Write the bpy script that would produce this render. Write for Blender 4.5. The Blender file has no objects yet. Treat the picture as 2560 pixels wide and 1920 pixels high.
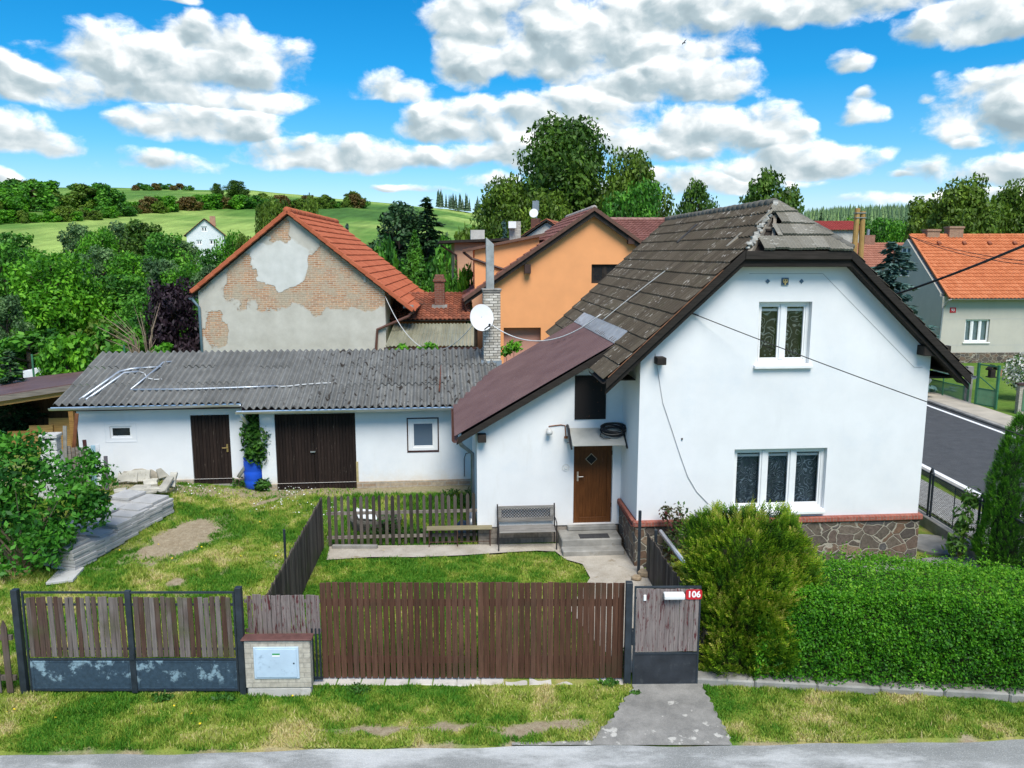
import bpy, bmesh, math, random
import numpy as np
from mathutils import Vector, Matrix
random.seed(7); RNG = np.random.default_rng(11)
SC = bpy.context.scene; COL = SC.collection
R = math.radians
# ---------------------------------------------------------------- camera
F, CX, CY, PITCH, H = 2000., 1280., 960., R(9.23), 7.1
cp, sp = math.cos(PITCH), math.sin(PITCH)
cam = bpy.data.cameras.new('camera'); cam.sensor_width = 36; cam.lens = 36*F/2560
cam.clip_start = .1; cam.clip_end = 6000
camo = bpy.data.objects.new('camera', cam); COL.objects.link(camo)
camo.location = (0, 0, H); camo.rotation_euler = (R(90)-PITCH, 0, 0); SC.camera = camo
K = 2560/2212
def ray(px, py):
    a = (px-CX)/F; b = (CY-py)/F
    return Vector((a, cp+b*sp, -sp+b*cp))
def at_z(px, py, z=0.):
    r = ray(px, py); t = (z-H)/r.z; return Vector((r.x*t, r.y*t, z))
def at_y(px, py, y):
    r = ray(px, py); t = y/r.y; return Vector((r.x*t, y, H+r.z*t))
class Frame:                                   # a building's own axes: u to the right, v to the back
    def __init__(s, o, deg):
        s.o = Vector((o[0], o[1], 0)); s.a = R(deg); s.c, s.s = math.cos(s.a), math.sin(s.a)
    def loc(s, p):
        x, y = p[0]-s.o.x, p[1]-s.o.y; return Vector((x*s.c+y*s.s, -x*s.s+y*s.c, p[2]))
    def w(s, u, v, z=0.):
        return Vector((s.o.x+u*s.c-v*s.s, s.o.y+u*s.s+v*s.c, z))
    def _r(s, px, py):
        r = ray(px, py); return s.loc((0, 0, H)), Vector((r.x*s.c+r.y*s.s, -r.x*s.s+r.y*s.c, r.z))
    def hv(s, px, py, v=0.):                   # where the sight line meets the facade plane v
        o, e = s._r(px, py); t = (v-o.y)/e.y; q = o+e*t; return q.x, q.z
    def hu(s, px, py, u=0.):
        o, e = s._r(px, py); t = (u-o.x)/e.x; q = o+e*t; return q.y, q.z
    def hz(s, px, py, z=0.):
        q = s.loc(at_z(px, py, z)); return q.x, q.y
    def rect(s, x0, y0, x1, y1, v=0.):         # facade rectangle (u0,z0,u1,z1) of an opening given in 2212-px coordinates
        a = s.hv(x0*K, y0*K, v); b = s.hv(x1*K, y1*K, v); return a[0], b[1], b[0], a[1]
# ---------------------------------------------------------------- object helpers
def tag(o, label=None, cat=None, group=None, kind=None):
    if label: o['label'] = label
    if cat: o['category'] = cat
    if group: o['group'] = group
    if kind: o['kind'] = kind
    return o
def empty(name, loc=(0, 0, 0), rz=0., label=None, cat=None, group=None):
    o = bpy.data.objects.new(name, None); COL.objects.link(o); o.location = loc; o.rotation_euler.z = rz
    o.empty_display_size = .2
    return tag(o, label, cat, group)
def kids(o): return [c for c in bpy.data.objects if c.parent == o]
def copy_tree(o, parent=None, label=None, group=None):
    c = o.copy(); COL.objects.link(c); c.parent = parent
    if label: c['label'] = label
    if group: c['group'] = group
    for ch in kids(o): copy_tree(ch, c)
    return c
class MB:
    def __init__(s): s.v = []; s.f = []; s.r = []; s.cur = .5
    def rnd(s, x=None): s.cur = random.random() if x is None else x; return s
    def add(s, vs, fs):
        b = len(s.v); s.v += [tuple(p) for p in vs]; s.f += [tuple(i+b for i in f) for f in fs]; s.r += [s.cur]*len(fs)
    def hexa(s, p): s.add(p, [(3, 2, 1, 0), (4, 5, 6, 7), (0, 1, 5, 4), (1, 2, 6, 5), (2, 3, 7, 6), (3, 0, 4, 7)])
    def box(s, x0, y0, z0, x1, y1, z1):
        if x0 > x1: x0, x1 = x1, x0
        if y0 > y1: y0, y1 = y1, y0
        if z0 > z1: z0, z1 = z1, z0
        s.hexa([(x0, y0, z0), (x1, y0, z0), (x1, y1, z0), (x0, y1, z0), (x0, y0, z1), (x1, y0, z1), (x1, y1, z1), (x0, y1, z1)])
    def obox(s, c, size, m=None):
        m = m or Matrix.Identity(3); c = Vector(c); h = [a/2 for a in size]
        q = [(-1, -1, -1), (1, -1, -1), (1, 1, -1), (-1, 1, -1), (-1, -1, 1), (1, -1, 1), (1, 1, 1), (-1, 1, 1)]
        s.hexa([c+m @ Vector((a*h[0], b*h[1], d*h[2])) for a, b, d in q])
    def bar(s, a, b, w, h, up=(0, 0, 1)):      # a straight bar from a to b, w wide, h deep
        a, b = Vector(a), Vector(b); d = b-a; L = d.length; x = d.normalized(); y = Vector(up).cross(x)
        if y.length < 1e-4: y = Vector((0, 1, 0)).cross(x)
        y.normalize(); z = x.cross(y)
        s.obox((a+b)/2, (L, w, h), Matrix((x, y, z)).transposed())
    def prism(s, poly, f, d0, d1):             # poly in 2-D, f(a, b, d) -> point
        n = len(poly); vs = [f(a, b, d0) for a, b in poly]+[f(a, b, d1) for a, b in poly]
        s.add(vs, [tuple(range(n-1, -1, -1)), tuple(range(n, 2*n))]+[(i, (i+1) % n, n+(i+1) % n, n+i) for i in range(n)])
    def tube(s, pts, r, seg=8, close=False):
        pts = [Vector(p) for p in pts]; n = len(pts); rs = r if isinstance(r, (list, tuple)) else [r]*n
        vs = []; fs = []; prev = None
        for i, p in enumerate(pts):
            if close: t = pts[(i+1) % n]-pts[i-1]
            else: t = pts[min(i+1, n-1)]-pts[max(i-1, 0)]
            t.normalize()
            if prev is None:
                a = Vector((0, 0, 1)) if abs(t.z) < .9 else Vector((1, 0, 0)); x = a.cross(t).normalized()
            else:
                x = (prev-t*prev.dot(t)); x = x.normalized() if x.length > 1e-6 else prev
            prev = x; y = t.cross(x)
            for k in range(seg):
                c = 2*math.pi*k/seg; vs.append(p+(x*math.cos(c)+y*math.sin(c))*rs[i])
        for i in range(n if close else n-1):
            j = (i+1) % n
            for k in range(seg): fs.append((i*seg+k, i*seg+(k+1) % seg, j*seg+(k+1) % seg, j*seg+k))
        if not close: fs += [tuple(range(seg-1, -1, -1)), tuple((n-1)*seg+k for k in range(seg))]
        s.add(vs, fs)
    def lathe(s, prof, c=(0, 0, 0), seg=24, caps=True):
        c = Vector(c); vs = [c+Vector((r*math.cos(2*math.pi*k/seg), r*math.sin(2*math.pi*k/seg), z)) for r, z in prof for k in range(seg)]; n = len(prof)
        fs = [(i*seg+k, i*seg+(k+1) % seg, (i+1)*seg+(k+1) % seg, (i+1)*seg+k) for i in range(n-1) for k in range(seg)]
        if caps: fs += [tuple(range(seg-1, -1, -1)), tuple((n-1)*seg+k for k in range(seg))]
        s.add(vs, fs)
    def wall(s, f, u0, u1, zb, top, holes=(), th=.3):   # wall face with openings; f(u, z, depth) -> point
        def zt(u):
            for (a, za), (b, zb_) in zip(top, top[1:]):
                if a-1e-6 <= u <= b+1e-6: return za+(zb_-za)*((u-a)/(b-a) if b > a else 0)
            return top[-1][1] if u > top[-1][0] else top[0][1]
        us = sorted({round(x, 5) for x in [u0, u1]+[a for a, _ in top if u0 < a < u1]+[x for h in holes for x in (h[0], h[2]) if u0 < x < u1]})
        for a, b in zip(us, us[1:]):
            hs = sorted([h for h in holes if h[0] < (a+b)/2 < h[2]], key=lambda h: h[1]); lo = zb
            cells = []
            for h in hs: cells.append((lo, lo, h[1], h[1])); lo = h[3]
            cells.append((lo, lo, zt(b), zt(a)))
            for c in cells:
                for d, fl in ((0, 0), (th, 1)):
                    q = [f(a, c[0], d), f(b, c[1], d), f(b, c[2], d), f(a, c[3], d)]
                    s.add(q, [(3, 2, 1, 0) if fl else (0, 1, 2, 3)])
            s.add([f(a, zt(a), 0), f(b, zt(b), 0), f(b, zt(b), th), f(a, zt(a), th)], [(0, 1, 2, 3)])
        for u in (u0, u1): s.add([f(u, zb, 0), f(u, zt(u), 0), f(u, zt(u), th), f(u, zb, th)], [(0, 1, 2, 3) if u == u0 else (3, 2, 1, 0)])
        for (a, c, b, d) in holes:
            for (p, q) in (((a, c), (b, c)), ((b, c), (b, d)), ((b, d), (a, d)), ((a, d), (a, c))):
                s.add([f(*p, 0), f(*q, 0), f(*q, th), f(*p, th)], [(0, 1, 2, 3)])
    def build(s, name, m, parent=None, smooth=False, bevel=0., **kw):
        me = bpy.data.meshes.new(name); me.from_pydata(s.v, [], s.f)
        at = me.attributes.new('rnd', 'FLOAT', 'FACE'); at.data.foreach_set('value', np.array(s.r, dtype=np.float32))
        if smooth: me.polygons.foreach_set('use_smooth', np.ones(len(me.polygons), dtype=bool))
        if bevel > 0:
            bm = bmesh.new(); bm.from_mesh(me); bmesh.ops.remove_doubles(bm, verts=bm.verts, dist=1e-5)
            es = [e for e in bm.edges if len(e.link_faces) == 2 and e.calc_face_angle(0) > .6]
            bmesh.ops.bevel(bm, geom=es, offset=bevel, segments=1, affect='EDGES', clamp_overlap=True); bm.to_mesh(me); bm.free()
        me.materials.append(m); me.validate(); me.update()
        o = bpy.data.objects.new(name, me); COL.objects.link(o); o.parent = parent
        return tag(o, **kw)
def fast_mesh(name, V, nper, rnd, m, parent=None, smooth=False, **kw):   # V: (N*nper, 3) loose polygons
    n = len(V); me = bpy.data.meshes.new(name); nf = n//nper
    me.vertices.add(n); me.vertices.foreach_set('co', np.ascontiguousarray(V, dtype=np.float32).ravel())
    me.loops.add(n); me.loops.foreach_set('vertex_index', np.arange(n, dtype=np.int32))
    me.polygons.add(nf); me.polygons.foreach_set('loop_start', np.arange(0, n, nper, dtype=np.int32))
    at = me.attributes.new('rnd', 'FLOAT', 'FACE'); at.data.foreach_set('value', np.asarray(rnd, dtype=np.float32))
    me.materials.append(m); me.update(calc_edges=True)
    o = bpy.data.objects.new(name, me); COL.objects.link(o); o.parent = parent
    return tag(o, **kw)
def grid_mesh(name, X, Y, Z, m, parent=None, attrs=None, smooth=True, **kw):
    ny, nx = X.shape; me = bpy.data.meshes.new(name); n = nx*ny
    me.vertices.add(n); me.vertices.foreach_set('co', np.stack([X, Y, Z], -1).astype(np.float32).ravel())
    i = np.arange(n).reshape(ny, nx); q = np.stack([i[:-1, :-1], i[:-1, 1:], i[1:, 1:], i[1:, :-1]], -1).reshape(-1, 4)
    me.loops.add(q.size); me.loops.foreach_set('vertex_index', q.astype(np.int32).ravel())
    me.polygons.add(len(q)); me.polygons.foreach_set('loop_start', np.arange(0, q.size, 4, dtype=np.int32))
    if smooth: me.polygons.foreach_set('use_smooth', np.ones(len(q), dtype=bool))
    for k, a in (attrs or {}).items():
        t = me.attributes.new(k, 'FLOAT', 'POINT'); t.data.foreach_set('value', a.astype(np.float32).ravel())
    me.materials.append(m); me.update(calc_edges=True)
    o = bpy.data.objects.new(name, me); COL.objects.link(o); o.parent = parent
    return tag(o, **kw)
def vnoise(x, y, seed=0):                      # smooth value noise, 0..1
    xi = np.floor(x).astype(np.int64); yi = np.floor(y).astype(np.int64); fx = x-xi; fy = y-yi
    fx = fx*fx*(3-2*fx); fy = fy*fy*(3-2*fy)
    def hsh(a, b):
        n = (a*374761393+b*668265263+seed*144665) & 0x7fffffff; n = ((n ^ (n >> 13))*1274126177) & 0x7fffffff
        return ((n ^ (n >> 16)) & 0xffff)/65535.
    return (hsh(xi, yi)*(1-fx)+hsh(xi+1, yi)*fx)*(1-fy)+(hsh(xi, yi+1)*(1-fx)+hsh(xi+1, yi+1)*fx)*fy
def fbm(x, y, seed=0, o=4):
    s = 0; a = .5; t = 0
    for k in range(o): s = s+a*vnoise(x*2**k+17*k, y*2**k-9*k, seed+k); t += a; a *= .5
    return s/t
def sstep(a, b, x): t = np.clip((x-a)/(b-a), 0, 1); return t*t*(3-2*t)
# ---------------------------------------------------------------- material helpers
def lin(r, g, b):
    f = lambda c: (c/255/12.92) if c/255 <= .04045 else ((c/255+.055)/1.055)**2.4
    return (f(r), f(g), f(b), 1)
class N:
    def __init__(s, name=None, tree=None):
        if tree is None:
            s.m = bpy.data.materials.new(name); s.m.use_nodes = True; tree = s.m.node_tree; tree.nodes.clear()
        s.t = tree
    def n(s, typ, **kw):
        x = s.t.nodes.new(typ)
        for k, v in kw.items(): setattr(x, k, v)
        return x
    def l(s, a, b):
        if hasattr(a, 'is_output'): s.t.links.new(a, b)
        elif isinstance(a, (tuple, list)):
            b.default_value = (tuple(a)+(1.,))[:len(b.default_value)]
        else:
            try: b.default_value = a
            except (TypeError, ValueError): b.default_value = (a, a, a, 1)[:len(b.default_value)]
    def math(s, op, a, b=None, clamp=False):
        x = s.n('ShaderNodeMath', operation=op, use_clamp=clamp); s.l(a, x.inputs[0])
        if b is not None: s.l(b, x.inputs[1])
        return x.outputs[0]
    def vmath(s, op, a, b=None):
        x = s.n('ShaderNodeVectorMath', operation=op); s.l(a, x.inputs[0])
        if b is not None: s.l(b, x.inputs[1])
        return x.outputs['Value' if op in ('LENGTH', 'DOT_PRODUCT', 'DISTANCE') else 'Vector']
    def mix(s, f, a, b, mode='MIX'):
        x = s.n('ShaderNodeMix', data_type='RGBA', blend_type=mode); s.l(f, x.inputs[0]); s.l(a, x.inputs[6]); s.l(b, x.inputs[7]); return x.outputs[2]
    def ramp(s, f, stops, interp='LINEAR'):
        x = s.n('ShaderNodeValToRGB'); e = x.color_ramp.elements; x.color_ramp.interpolation = interp
        while len(e) < len(stops): e.new(.5)
        for k, (p, c) in enumerate(stops): e[k].position = p; e[k].color = c if len(c) == 4 else (*c, 1)
        s.l(f, x.inputs[0]); return x.outputs[0]
    def sm(s, f, a, b, lo=0., hi=1.):
        x = s.n('ShaderNodeMapRange', interpolation_type='SMOOTHSTEP'); s.l(f, x.inputs[0])
        for i, v in enumerate((a, b, lo, hi)): s.l(v, x.inputs[1+i])
        return x.outputs[0]
    def noise(s, scale, detail=4, rough=.55, vec=None, dist=0.):
        x = s.n('ShaderNodeTexNoise'); x.inputs['Scale'].default_value = scale; x.inputs['Detail'].default_value = detail
        x.inputs['Roughness'].default_value = rough; x.inputs['Distortion'].default_value = dist
        s.l(vec if vec is not None else s.obj(), x.inputs['Vector']); return x.outputs[0]
    def vor(s, scale, vec=None, feature='F1', out='Distance', rand=1.):
        x = s.n('ShaderNodeTexVoronoi', feature=feature); x.inputs['Scale'].default_value = scale; x.inputs['Randomness'].default_value = rand
        s.l(vec if vec is not None else s.obj(), x.inputs['Vector']); return x.outputs[out]
    def obj(s):
        if not hasattr(s, '_o'): s._o = s.n('ShaderNodeTexCoord').outputs['Object']
        return s._o
    def pos(s): return s.n('ShaderNodeNewGeometry').outputs['Position']
    def scale(s, v, k):
        x = s.n('ShaderNodeMapping'); s.l(v, x.inputs[0]); x.inputs['Scale'].default_value = k; return x.outputs[0]
    def sep(s, v): x = s.n('ShaderNodeSeparateXYZ'); s.l(v, x.inputs[0]); return x.outputs
    def comb(s, a, b, c):
        x = s.n('ShaderNodeCombineXYZ'); s.l(a, x.inputs[0]); s.l(b, x.inputs[1]); s.l(c, x.inputs[2]); return x.outputs[0]
    def attr(s, name): return s.n('ShaderNodeAttribute', attribute_name=name).outputs['Fac']
    def brick(s, vec, c1, c2, mortar, w, h, ms=.01, scale=1.):
        x = s.n('ShaderNodeTexBrick'); s.l(vec, x.inputs['Vector']); s.l(c1, x.inputs['Color1']); s.l(c2, x.inputs['Color2']); s.l(mortar, x.inputs['Mortar'])
        x.inputs['Scale'].default_value = scale; x.inputs['Mortar Size'].default_value = ms; x.inputs['Brick Width'].default_value = w; x.inputs['Row Height'].default_value = h
        x.inputs['Mortar Smooth'].default_value = .3; return x.outputs
    def bump(s, h, st=.5, d=.01, nrm=None):
        x = s.n('ShaderNodeBump'); x.inputs['Strength'].default_value = st; x.inputs['Distance'].default_value = d; s.l(h, x.inputs['Height'])
        if nrm is not None: s.l(nrm, x.inputs['Normal'])
        return x.outputs[0]
    def out(s, col, rough=.8, bump=None, metal=0., spec=.3, alpha=None, trans=None):
        b = s.n('ShaderNodeBsdfPrincipled'); s.l(col, b.inputs['Base Color']); s.l(rough, b.inputs['Roughness']); s.l(metal, b.inputs['Metallic'])
        b.inputs['Specular IOR Level'].default_value = spec
        if bump is not None: s.l(bump, b.inputs['Normal'])
        if alpha is not None: s.l(alpha, b.inputs['Alpha'])
        o = s.n('ShaderNodeOutputMaterial'); sh = b.outputs[0]
        if trans:                                     # leaf: part of the light passes through
            t = s.n('ShaderNodeBsdfTranslucent'); s.l(s.mix(1., col, (1, .95, .6, 1), 'MULTIPLY'), t.inputs[0])
            mx = s.n('ShaderNodeMixShader'); mx.inputs[0].default_value = trans; s.l(sh, mx.inputs[1]); s.l(t.outputs[0], mx.inputs[2]); sh = mx.outputs[0]
        s.l(sh, o.inputs[0]); return s.m
def mplain(name, c, var=.15, scale=3., rough=.7, bs=.25, bd=.004, bscale=60., metal=0., spec=.3, rv=0., dirt=None):
    n = N(name); f = n.noise(scale, 5)
    a = tuple(x*(1-var) for x in c[:3])+(1,); b = tuple(min(1, x*(1+var)) for x in c[:3])+(1,)
    col = n.ramp(f, [(.3, a), (.7, b)])
    if rv: col = n.mix(1., col, n.ramp(n.attr('rnd'), [(0, (1-rv,)*3), (1, (1+rv,)*3)]), 'MULTIPLY')
    if dirt: col = n.mix(n.sm(n.noise(scale*2.3, 6, .65), .55, .75), col, dirt)
    return n.out(col, rough, n.bump(n.noise(bscale, 3), bs, bd), metal, spec)
def mwood(name, cols, axis=2, rough=.85, peel=None, dens=1., green=None):   # weathered boards; rnd picks the board's tone, grain runs along axis
    n = N(name); k = [38., 38., 38.]; k[axis] = 2.2
    rn = n.attr('rnd'); v = n.vmath('ADD', n.obj(), n.comb(n.math('MULTIPLY', rn, 17.), n.math('MULTIPLY', rn, 31.), n.math('MULTIPLY', rn, 9.)))
    g = n.noise(1., 5, .6, n.scale(v, k)); st = [(i/(len(cols)-1), c) for i, c in enumerate(cols)]
    tone = n.math('ADD', n.math('MULTIPLY', rn, .7), n.math('MULTIPLY', n.noise(2.5, 3, .5, v), .3)); c = n.ramp(tone, st)
    c = n.mix(1., c, n.ramp(g, [(.3, (.62,)*3), (.7, (1.3,)*3)]), 'MULTIPLY')
    if peel:
        k2 = [26., 26., 26.]; k2[axis] = 4.
        c = n.mix(n.sm(n.noise(1., 6, .7, n.scale(v, k2)), .52/dens, .62/dens), c, peel)
    if green: c = n.mix(n.math('MULTIPLY', n.sm(n.noise(1.6, 4), .5, .7), .6), c, green)
    return n.out(c, rough, n.bump(g, .5, .006), spec=.2)
def mleaf(name, cols, trans=.3, rough=.5, hue=.0):
    n = N(name); oi = n.n('ShaderNodeObjectInfo').outputs['Random']
    c = n.ramp(n.attr('rnd'), [(i/(len(cols)-1), x) for i, x in enumerate(cols)])
    c = n.mix(1., c, n.ramp(oi, [(0, (.82, .86, .8)), (1, (1.18, 1.12, 1.1))]), 'MULTIPLY')
    return n.out(c, rough, None, spec=.25, trans=trans)
# ---------------------------------------------------------------- sun, sky, view
SUN_EL, SUN_AZ = R(54), R(168)                  # azimuth clockwise from +Y: behind the camera, to the right
sd = Vector((math.sin(SUN_AZ)*math.cos(SUN_EL), math.cos(SUN_AZ)*math.cos(SUN_EL), math.sin(SUN_EL)))
sl = bpy.data.lights.new('sun', 'SUN'); sl.energy = 2.9; sl.angle = R(32); sl.color = (1, .95, .87)
so = bpy.data.objects.new('sun', sl); COL.objects.link(so); so.rotation_euler = sd.to_track_quat('Z', 'Y').to_euler(); so.location = (0, 0, 40)
BLOBS = [(330, 140, 200, 95), (520, 150, 150, 85), (430, 92, 120, 55), (250, 120, 110, 50), (420, 205, 260, 40), (60, 185, 150, 58), (440, 272, 185, 55),
         (20, 295, 110, 55), (120, 320, 60, 30), (340, 355, 125, 32), (750, 340, 270, 48), (640, 330, 100, 40), (10, 385, 50, 22), (1050, 60, 150, 95), (1270, 95, 340, 125), (1180, 40, 160, 70),
         (1460, 40, 200, 80), (1010, 140, 100, 80), (1800, 5, 420, 62), (2120, 50, 150, 58), (1000, 270, 150, 62), (1250, 260, 240, 80), (1400, 180, 160, 70),
         (1530, 190, 130, 60), (1450, 300, 270, 85), (1620, 300, 140, 70), (1700, 355, 190, 52), (1150, 335, 200, 66), (850, 192, 95, 40), (1840, 138, 42, 32),
         (1850, 250, 55, 40), (1865, 215, 26, 22), (2190, 240, 170, 95), (2150, 190, 60, 50), (2095, 308, 50, 24), (2170, 372, 190, 40), (1945, 380, 36, 13), (2050, 422, 240, 22),
         (1050, 392, 80, 28), (930, 410, 130, 14), (1480, 398, 260, 36), (390, 0, 60, 12), (2000, 215, 26, 20)]
def make_world():                               # Nishita daylight with cumulus laid out by compass bearing and height above the horizon
    w = bpy.data.worlds.new('World'); SC.world = w; w.use_nodes = True; n = N(tree=w.node_tree); w.node_tree.nodes.clear()
    sky = n.n('ShaderNodeTexSky', sky_type='NISHITA'); sky.sun_disc = False; sky.sun_elevation = SUN_EL; sky.sun_rotation = SUN_AZ
    sky.air_density = 1.1; sky.dust_density = .3; sky.ozone_density = 3.
    d = n.n('ShaderNodeTexCoord').outputs['Generated']; x = n.sep(d)
    az = n.math('ARCTAN2', x[0], x[1]); el = n.math('ARCSINE', x[2]); v = n.comb(az, el, 0.); st = n.scale(v, (1., 1.45, 1.))
    wob = n.n('ShaderNodeTexNoise'); wob.inputs['Scale'].default_value = 16.; wob.inputs['Detail'].default_value = 3; n.l(st, wob.inputs[0])
    wv = n.vmath('SUBTRACT', wob.outputs['Color'], (.5, .5, .5)); q = n.vmath('ADD', v, n.vmath('MULTIPLY', wv, (.05, .026, 0.)))
    acc = hgt = None
    for (bx, by, rx, ry) in BLOBS:
        dd = ray(bx*K, by*K).normalized(); a = math.atan2(dd.x, dd.y); e = math.asin(dd.z); ix, iy = F/(rx*K*1.06), F/(ry*K*1.06)
        m = n.n('ShaderNodeVectorMath', operation='MULTIPLY_ADD'); n.l(q, m.inputs[0]); n.l((ix, iy, 0.), m.inputs[1]); n.l((-a*ix, -e*iy, 0.), m.inputs[2]); u = m.outputs[0]
        uy = n.vmath('MAXIMUM', u, n.vmath('MULTIPLY', u, (-1., -1.55, 0.))); r2 = n.vmath('DOT_PRODUCT', uy, uy)
        k = min(1., .5+ry/110); ma = n.n('ShaderNodeMath', operation='MULTIPLY_ADD'); n.l(r2, ma.inputs[0]); ma.inputs[1].default_value = -k; ma.inputs[2].default_value = k; val = ma.outputs[0]
        h = n.vmath('DOT_PRODUCT', u, (.22, 1., 0.))
        if acc is None: acc, hgt = val, h
        else:
            g = n.sm(n.math('SUBTRACT', val, acc), -.16, .16); mx = n.n('ShaderNodeMix', data_type='FLOAT'); n.l(g, mx.inputs[0]); n.l(hgt, mx.inputs[2]); n.l(h, mx.inputs[3]); hgt = mx.outputs[0]; acc = n.math('MAXIMUM', acc, val)
    acc = n.math('MAXIMUM', acc, -1.2)
    far = n.math('MULTIPLY', n.math('SUBTRACT', n.noise(3.2, 2, .5, st), .5), 3.2)     # the rest of the sky: broken cumulus of the same kind
    side = n.math('MAXIMUM', n.sm(n.math('ABSOLUTE', az), .62, .8), n.sm(el, .34, .5))
    acc = n.math('ADD', n.math('MULTIPLY', acc, n.math('SUBTRACT', 1., side)), n.math('MULTIPLY', far, side))
    st2 = n.vmath('ADD', st, n.vmath('MULTIPLY', wv, (.03, .03, 0)))
    f0 = n.noise(15., 7, .60, st2); f1 = n.noise(15., 3, .56, n.vmath('ADD', st2, (.008, .02, 0))); b0 = n.vor(30., st2, 'SMOOTH_F1'); b1 = n.vor(30., n.vmath('ADD', st2, (.005, .011, 0)), 'SMOOTH_F1')
    dens = n.math('ADD', n.math('MULTIPLY', acc, .92), n.math('ADD', n.math('MULTIPLY', n.math('SUBTRACT', f0, .52), 1.9), n.math('MULTIPLY', n.math('SUBTRACT', .42, b0), .8)))
    cov = n.sm(dens, .05, .62)
    rel = n.math('ADD', n.math('MULTIPLY', n.math('SUBTRACT', f0, f1), 2.6), n.math('MULTIPLY', n.math('SUBTRACT', b1, b0), 1.35))
    thin = n.math('SUBTRACT', 1., n.sm(dens, .1, .85))
    lit = n.math('ADD', n.math('ADD', .46, n.math('MULTIPLY', hgt, .40)), n.math('ADD', n.math('MULTIPLY', rel, .60), n.math('MULTIPLY', thin, .20)))
    cc = n.ramp(lit, [(.0, (2.2, 2.85, 3.2, 1)), (.3, (3.0, 3.75, 4.1, 1)), (.55, (4.9, 5.4, 5.6, 1)), (.8, (7.6, 7.8, 7.8, 1)), (1., (9.6, 9.6, 9.5, 1))])
    tint = n.ramp(el, [(0., (.80, .84, 1.02)), (.06, (.62, .80, 1.05)), (.12, (.30, .72, .96)), (.2, (.08, .64, .96)), (.35, (.02, .56, .90))])
    col = n.mix(cov, n.mix(1., sky.outputs[0], tint, 'MULTIPLY'), cc)
    bg = n.n('ShaderNodeBackground'); n.l(col, bg.inputs[0]); bg.inputs[1].default_value = .096
    o = n.n('ShaderNodeOutputWorld'); n.l(bg.outputs[0], o.inputs[0])
    w.cycles.sampling_method = 'MANUAL'; w.cycles.sample_map_resolution = 256
make_world()
SC.view_settings.view_transform = 'Standard'; SC.view_settings.look = 'None'; SC.view_settings.exposure = .72; SC.view_settings.gamma = 1
SC.cycles.max_bounces = 5; SC.cycles.diffuse_bounces = 3; SC.cycles.glossy_bounces = 2; SC.cycles.transmission_bounces = 4; SC.cycles.transparent_max_bounces = 6
SC.cycles.use_denoising = True; SC.cycles.sample_clamp_indirect = 6
# ================================================================ GROUND
def gz(x, y):                                   # lie of the land round the houses
    x = np.asarray(x, dtype=float); y = np.asarray(y, dtype=float)
    a = 15+3.9*sstep(-5.2, -4.4, x)
    z = (.33+np.clip((-7.4-x)*.085, 0, .6))*sstep(0, 1, (y-a)/(22.2-a))*(1-sstep(-.6, 6, x))
    return z
AZS = [-60, -34, -30, -24, -17.5, -12, -8.3, -4.5, -1.5, 4, 10, 14, 16.5, 19, 22, 27, 33, 60]
ELS = [4.6, 4.0, 3.9, 3.95, 4.0, 3.6, 3.42, 3.0, 2.5, 2.2, 2.0, 1.7, 1.75, 1.9, 2.05, 2.1, 2.1, 2.0]
def terrain(x, y):
    x = np.asarray(x, dtype=float); y = np.asarray(y, dtype=float)
    r = np.hypot(x, y); az = np.degrees(np.arctan2(x, y)); el = np.interp(az, AZS, ELS)
    rd = 360+340*sstep(7, 14, az); zr = H+rd*np.tan(np.radians(el)); t = np.clip((r-95)/(rd-95), 0, None)
    hill = zr*np.where(t < 1, t**np.where(az > 10, 1.25, .92), np.maximum(1-.9*np.maximum(t-1, 0)**1.3, 0)); hill = hill*sstep(-10, 60, y)
    return gz(x, y)+hill+(fbm(x/45, y/45, 3, 3)-.5)*2.2*sstep(90, 200, r)
def hit(px, py):                                # where a sight line meets the land (2212-px coordinates)
    r = ray(px*K, py*K); t = 12.
    while t < 900:
        p = Vector((r.x*t, r.y*t, H+r.z*t))
        if p.z < float(terrain(p.x, p.y)): break
        t *= 1.012
    return p
# --- fields shared by the ground's colour and the grass that grows on it
def ell(x, y, cx, cy, rx, ry, rot=0.):
    c, s = math.cos(rot), math.sin(rot); dx, dy = x-cx, y-cy
    return np.sqrt(((dx*c+dy*s)/rx)**2+((-dx*s+dy*c)/ry)**2)
DIRT = [(398, 1172, .72, 1.75, -.30), (380, 1253, .22, .2, 0), (575, 1100, .16, .6, -.5), (590, 1060, .4, .15, 0), (655, 1530, .0, .0, 0)]
def bare(x, y):
    b = np.zeros_like(x); n = fbm(x*3.1, y*3.1, 5, 4)
    for (px, py, rx, ry, rot) in DIRT:
        if rx == 0: continue
        c = at_z(px*K, py*K, .1); d = ell(x, y, c.x, c.y, rx, ry, rot)+(n-.5)*.9; b = np.maximum(b, 1-sstep(.7, 1.1, d))
    # gravelly road edge and the worn strip in the verge
    e = 10.78+.024*x; b = np.maximum(b, (1-sstep(e-.22, e-.0, y+(n-.5)*.55))*(y < 12))
    d = np.abs(y-(11.15+.024*x))+(n-.5)*.55; w = (1-sstep(.0, .16, d))*sstep(-3.6, -2.6, x)*(1-sstep(.8, 1.6, x)); b = np.maximum(b, w)
    b = np.maximum(b, (1-sstep(.3, .55, np.abs(y-22.15-.09*(x+7.2))+(n-.5)*.6))*(x < -1)*.85)
    b = np.maximum(b, sstep(.64, .72, n)*(y > 12.6)*(x < -4.6)*.5)
    return np.clip(b, 0, 1)
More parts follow.
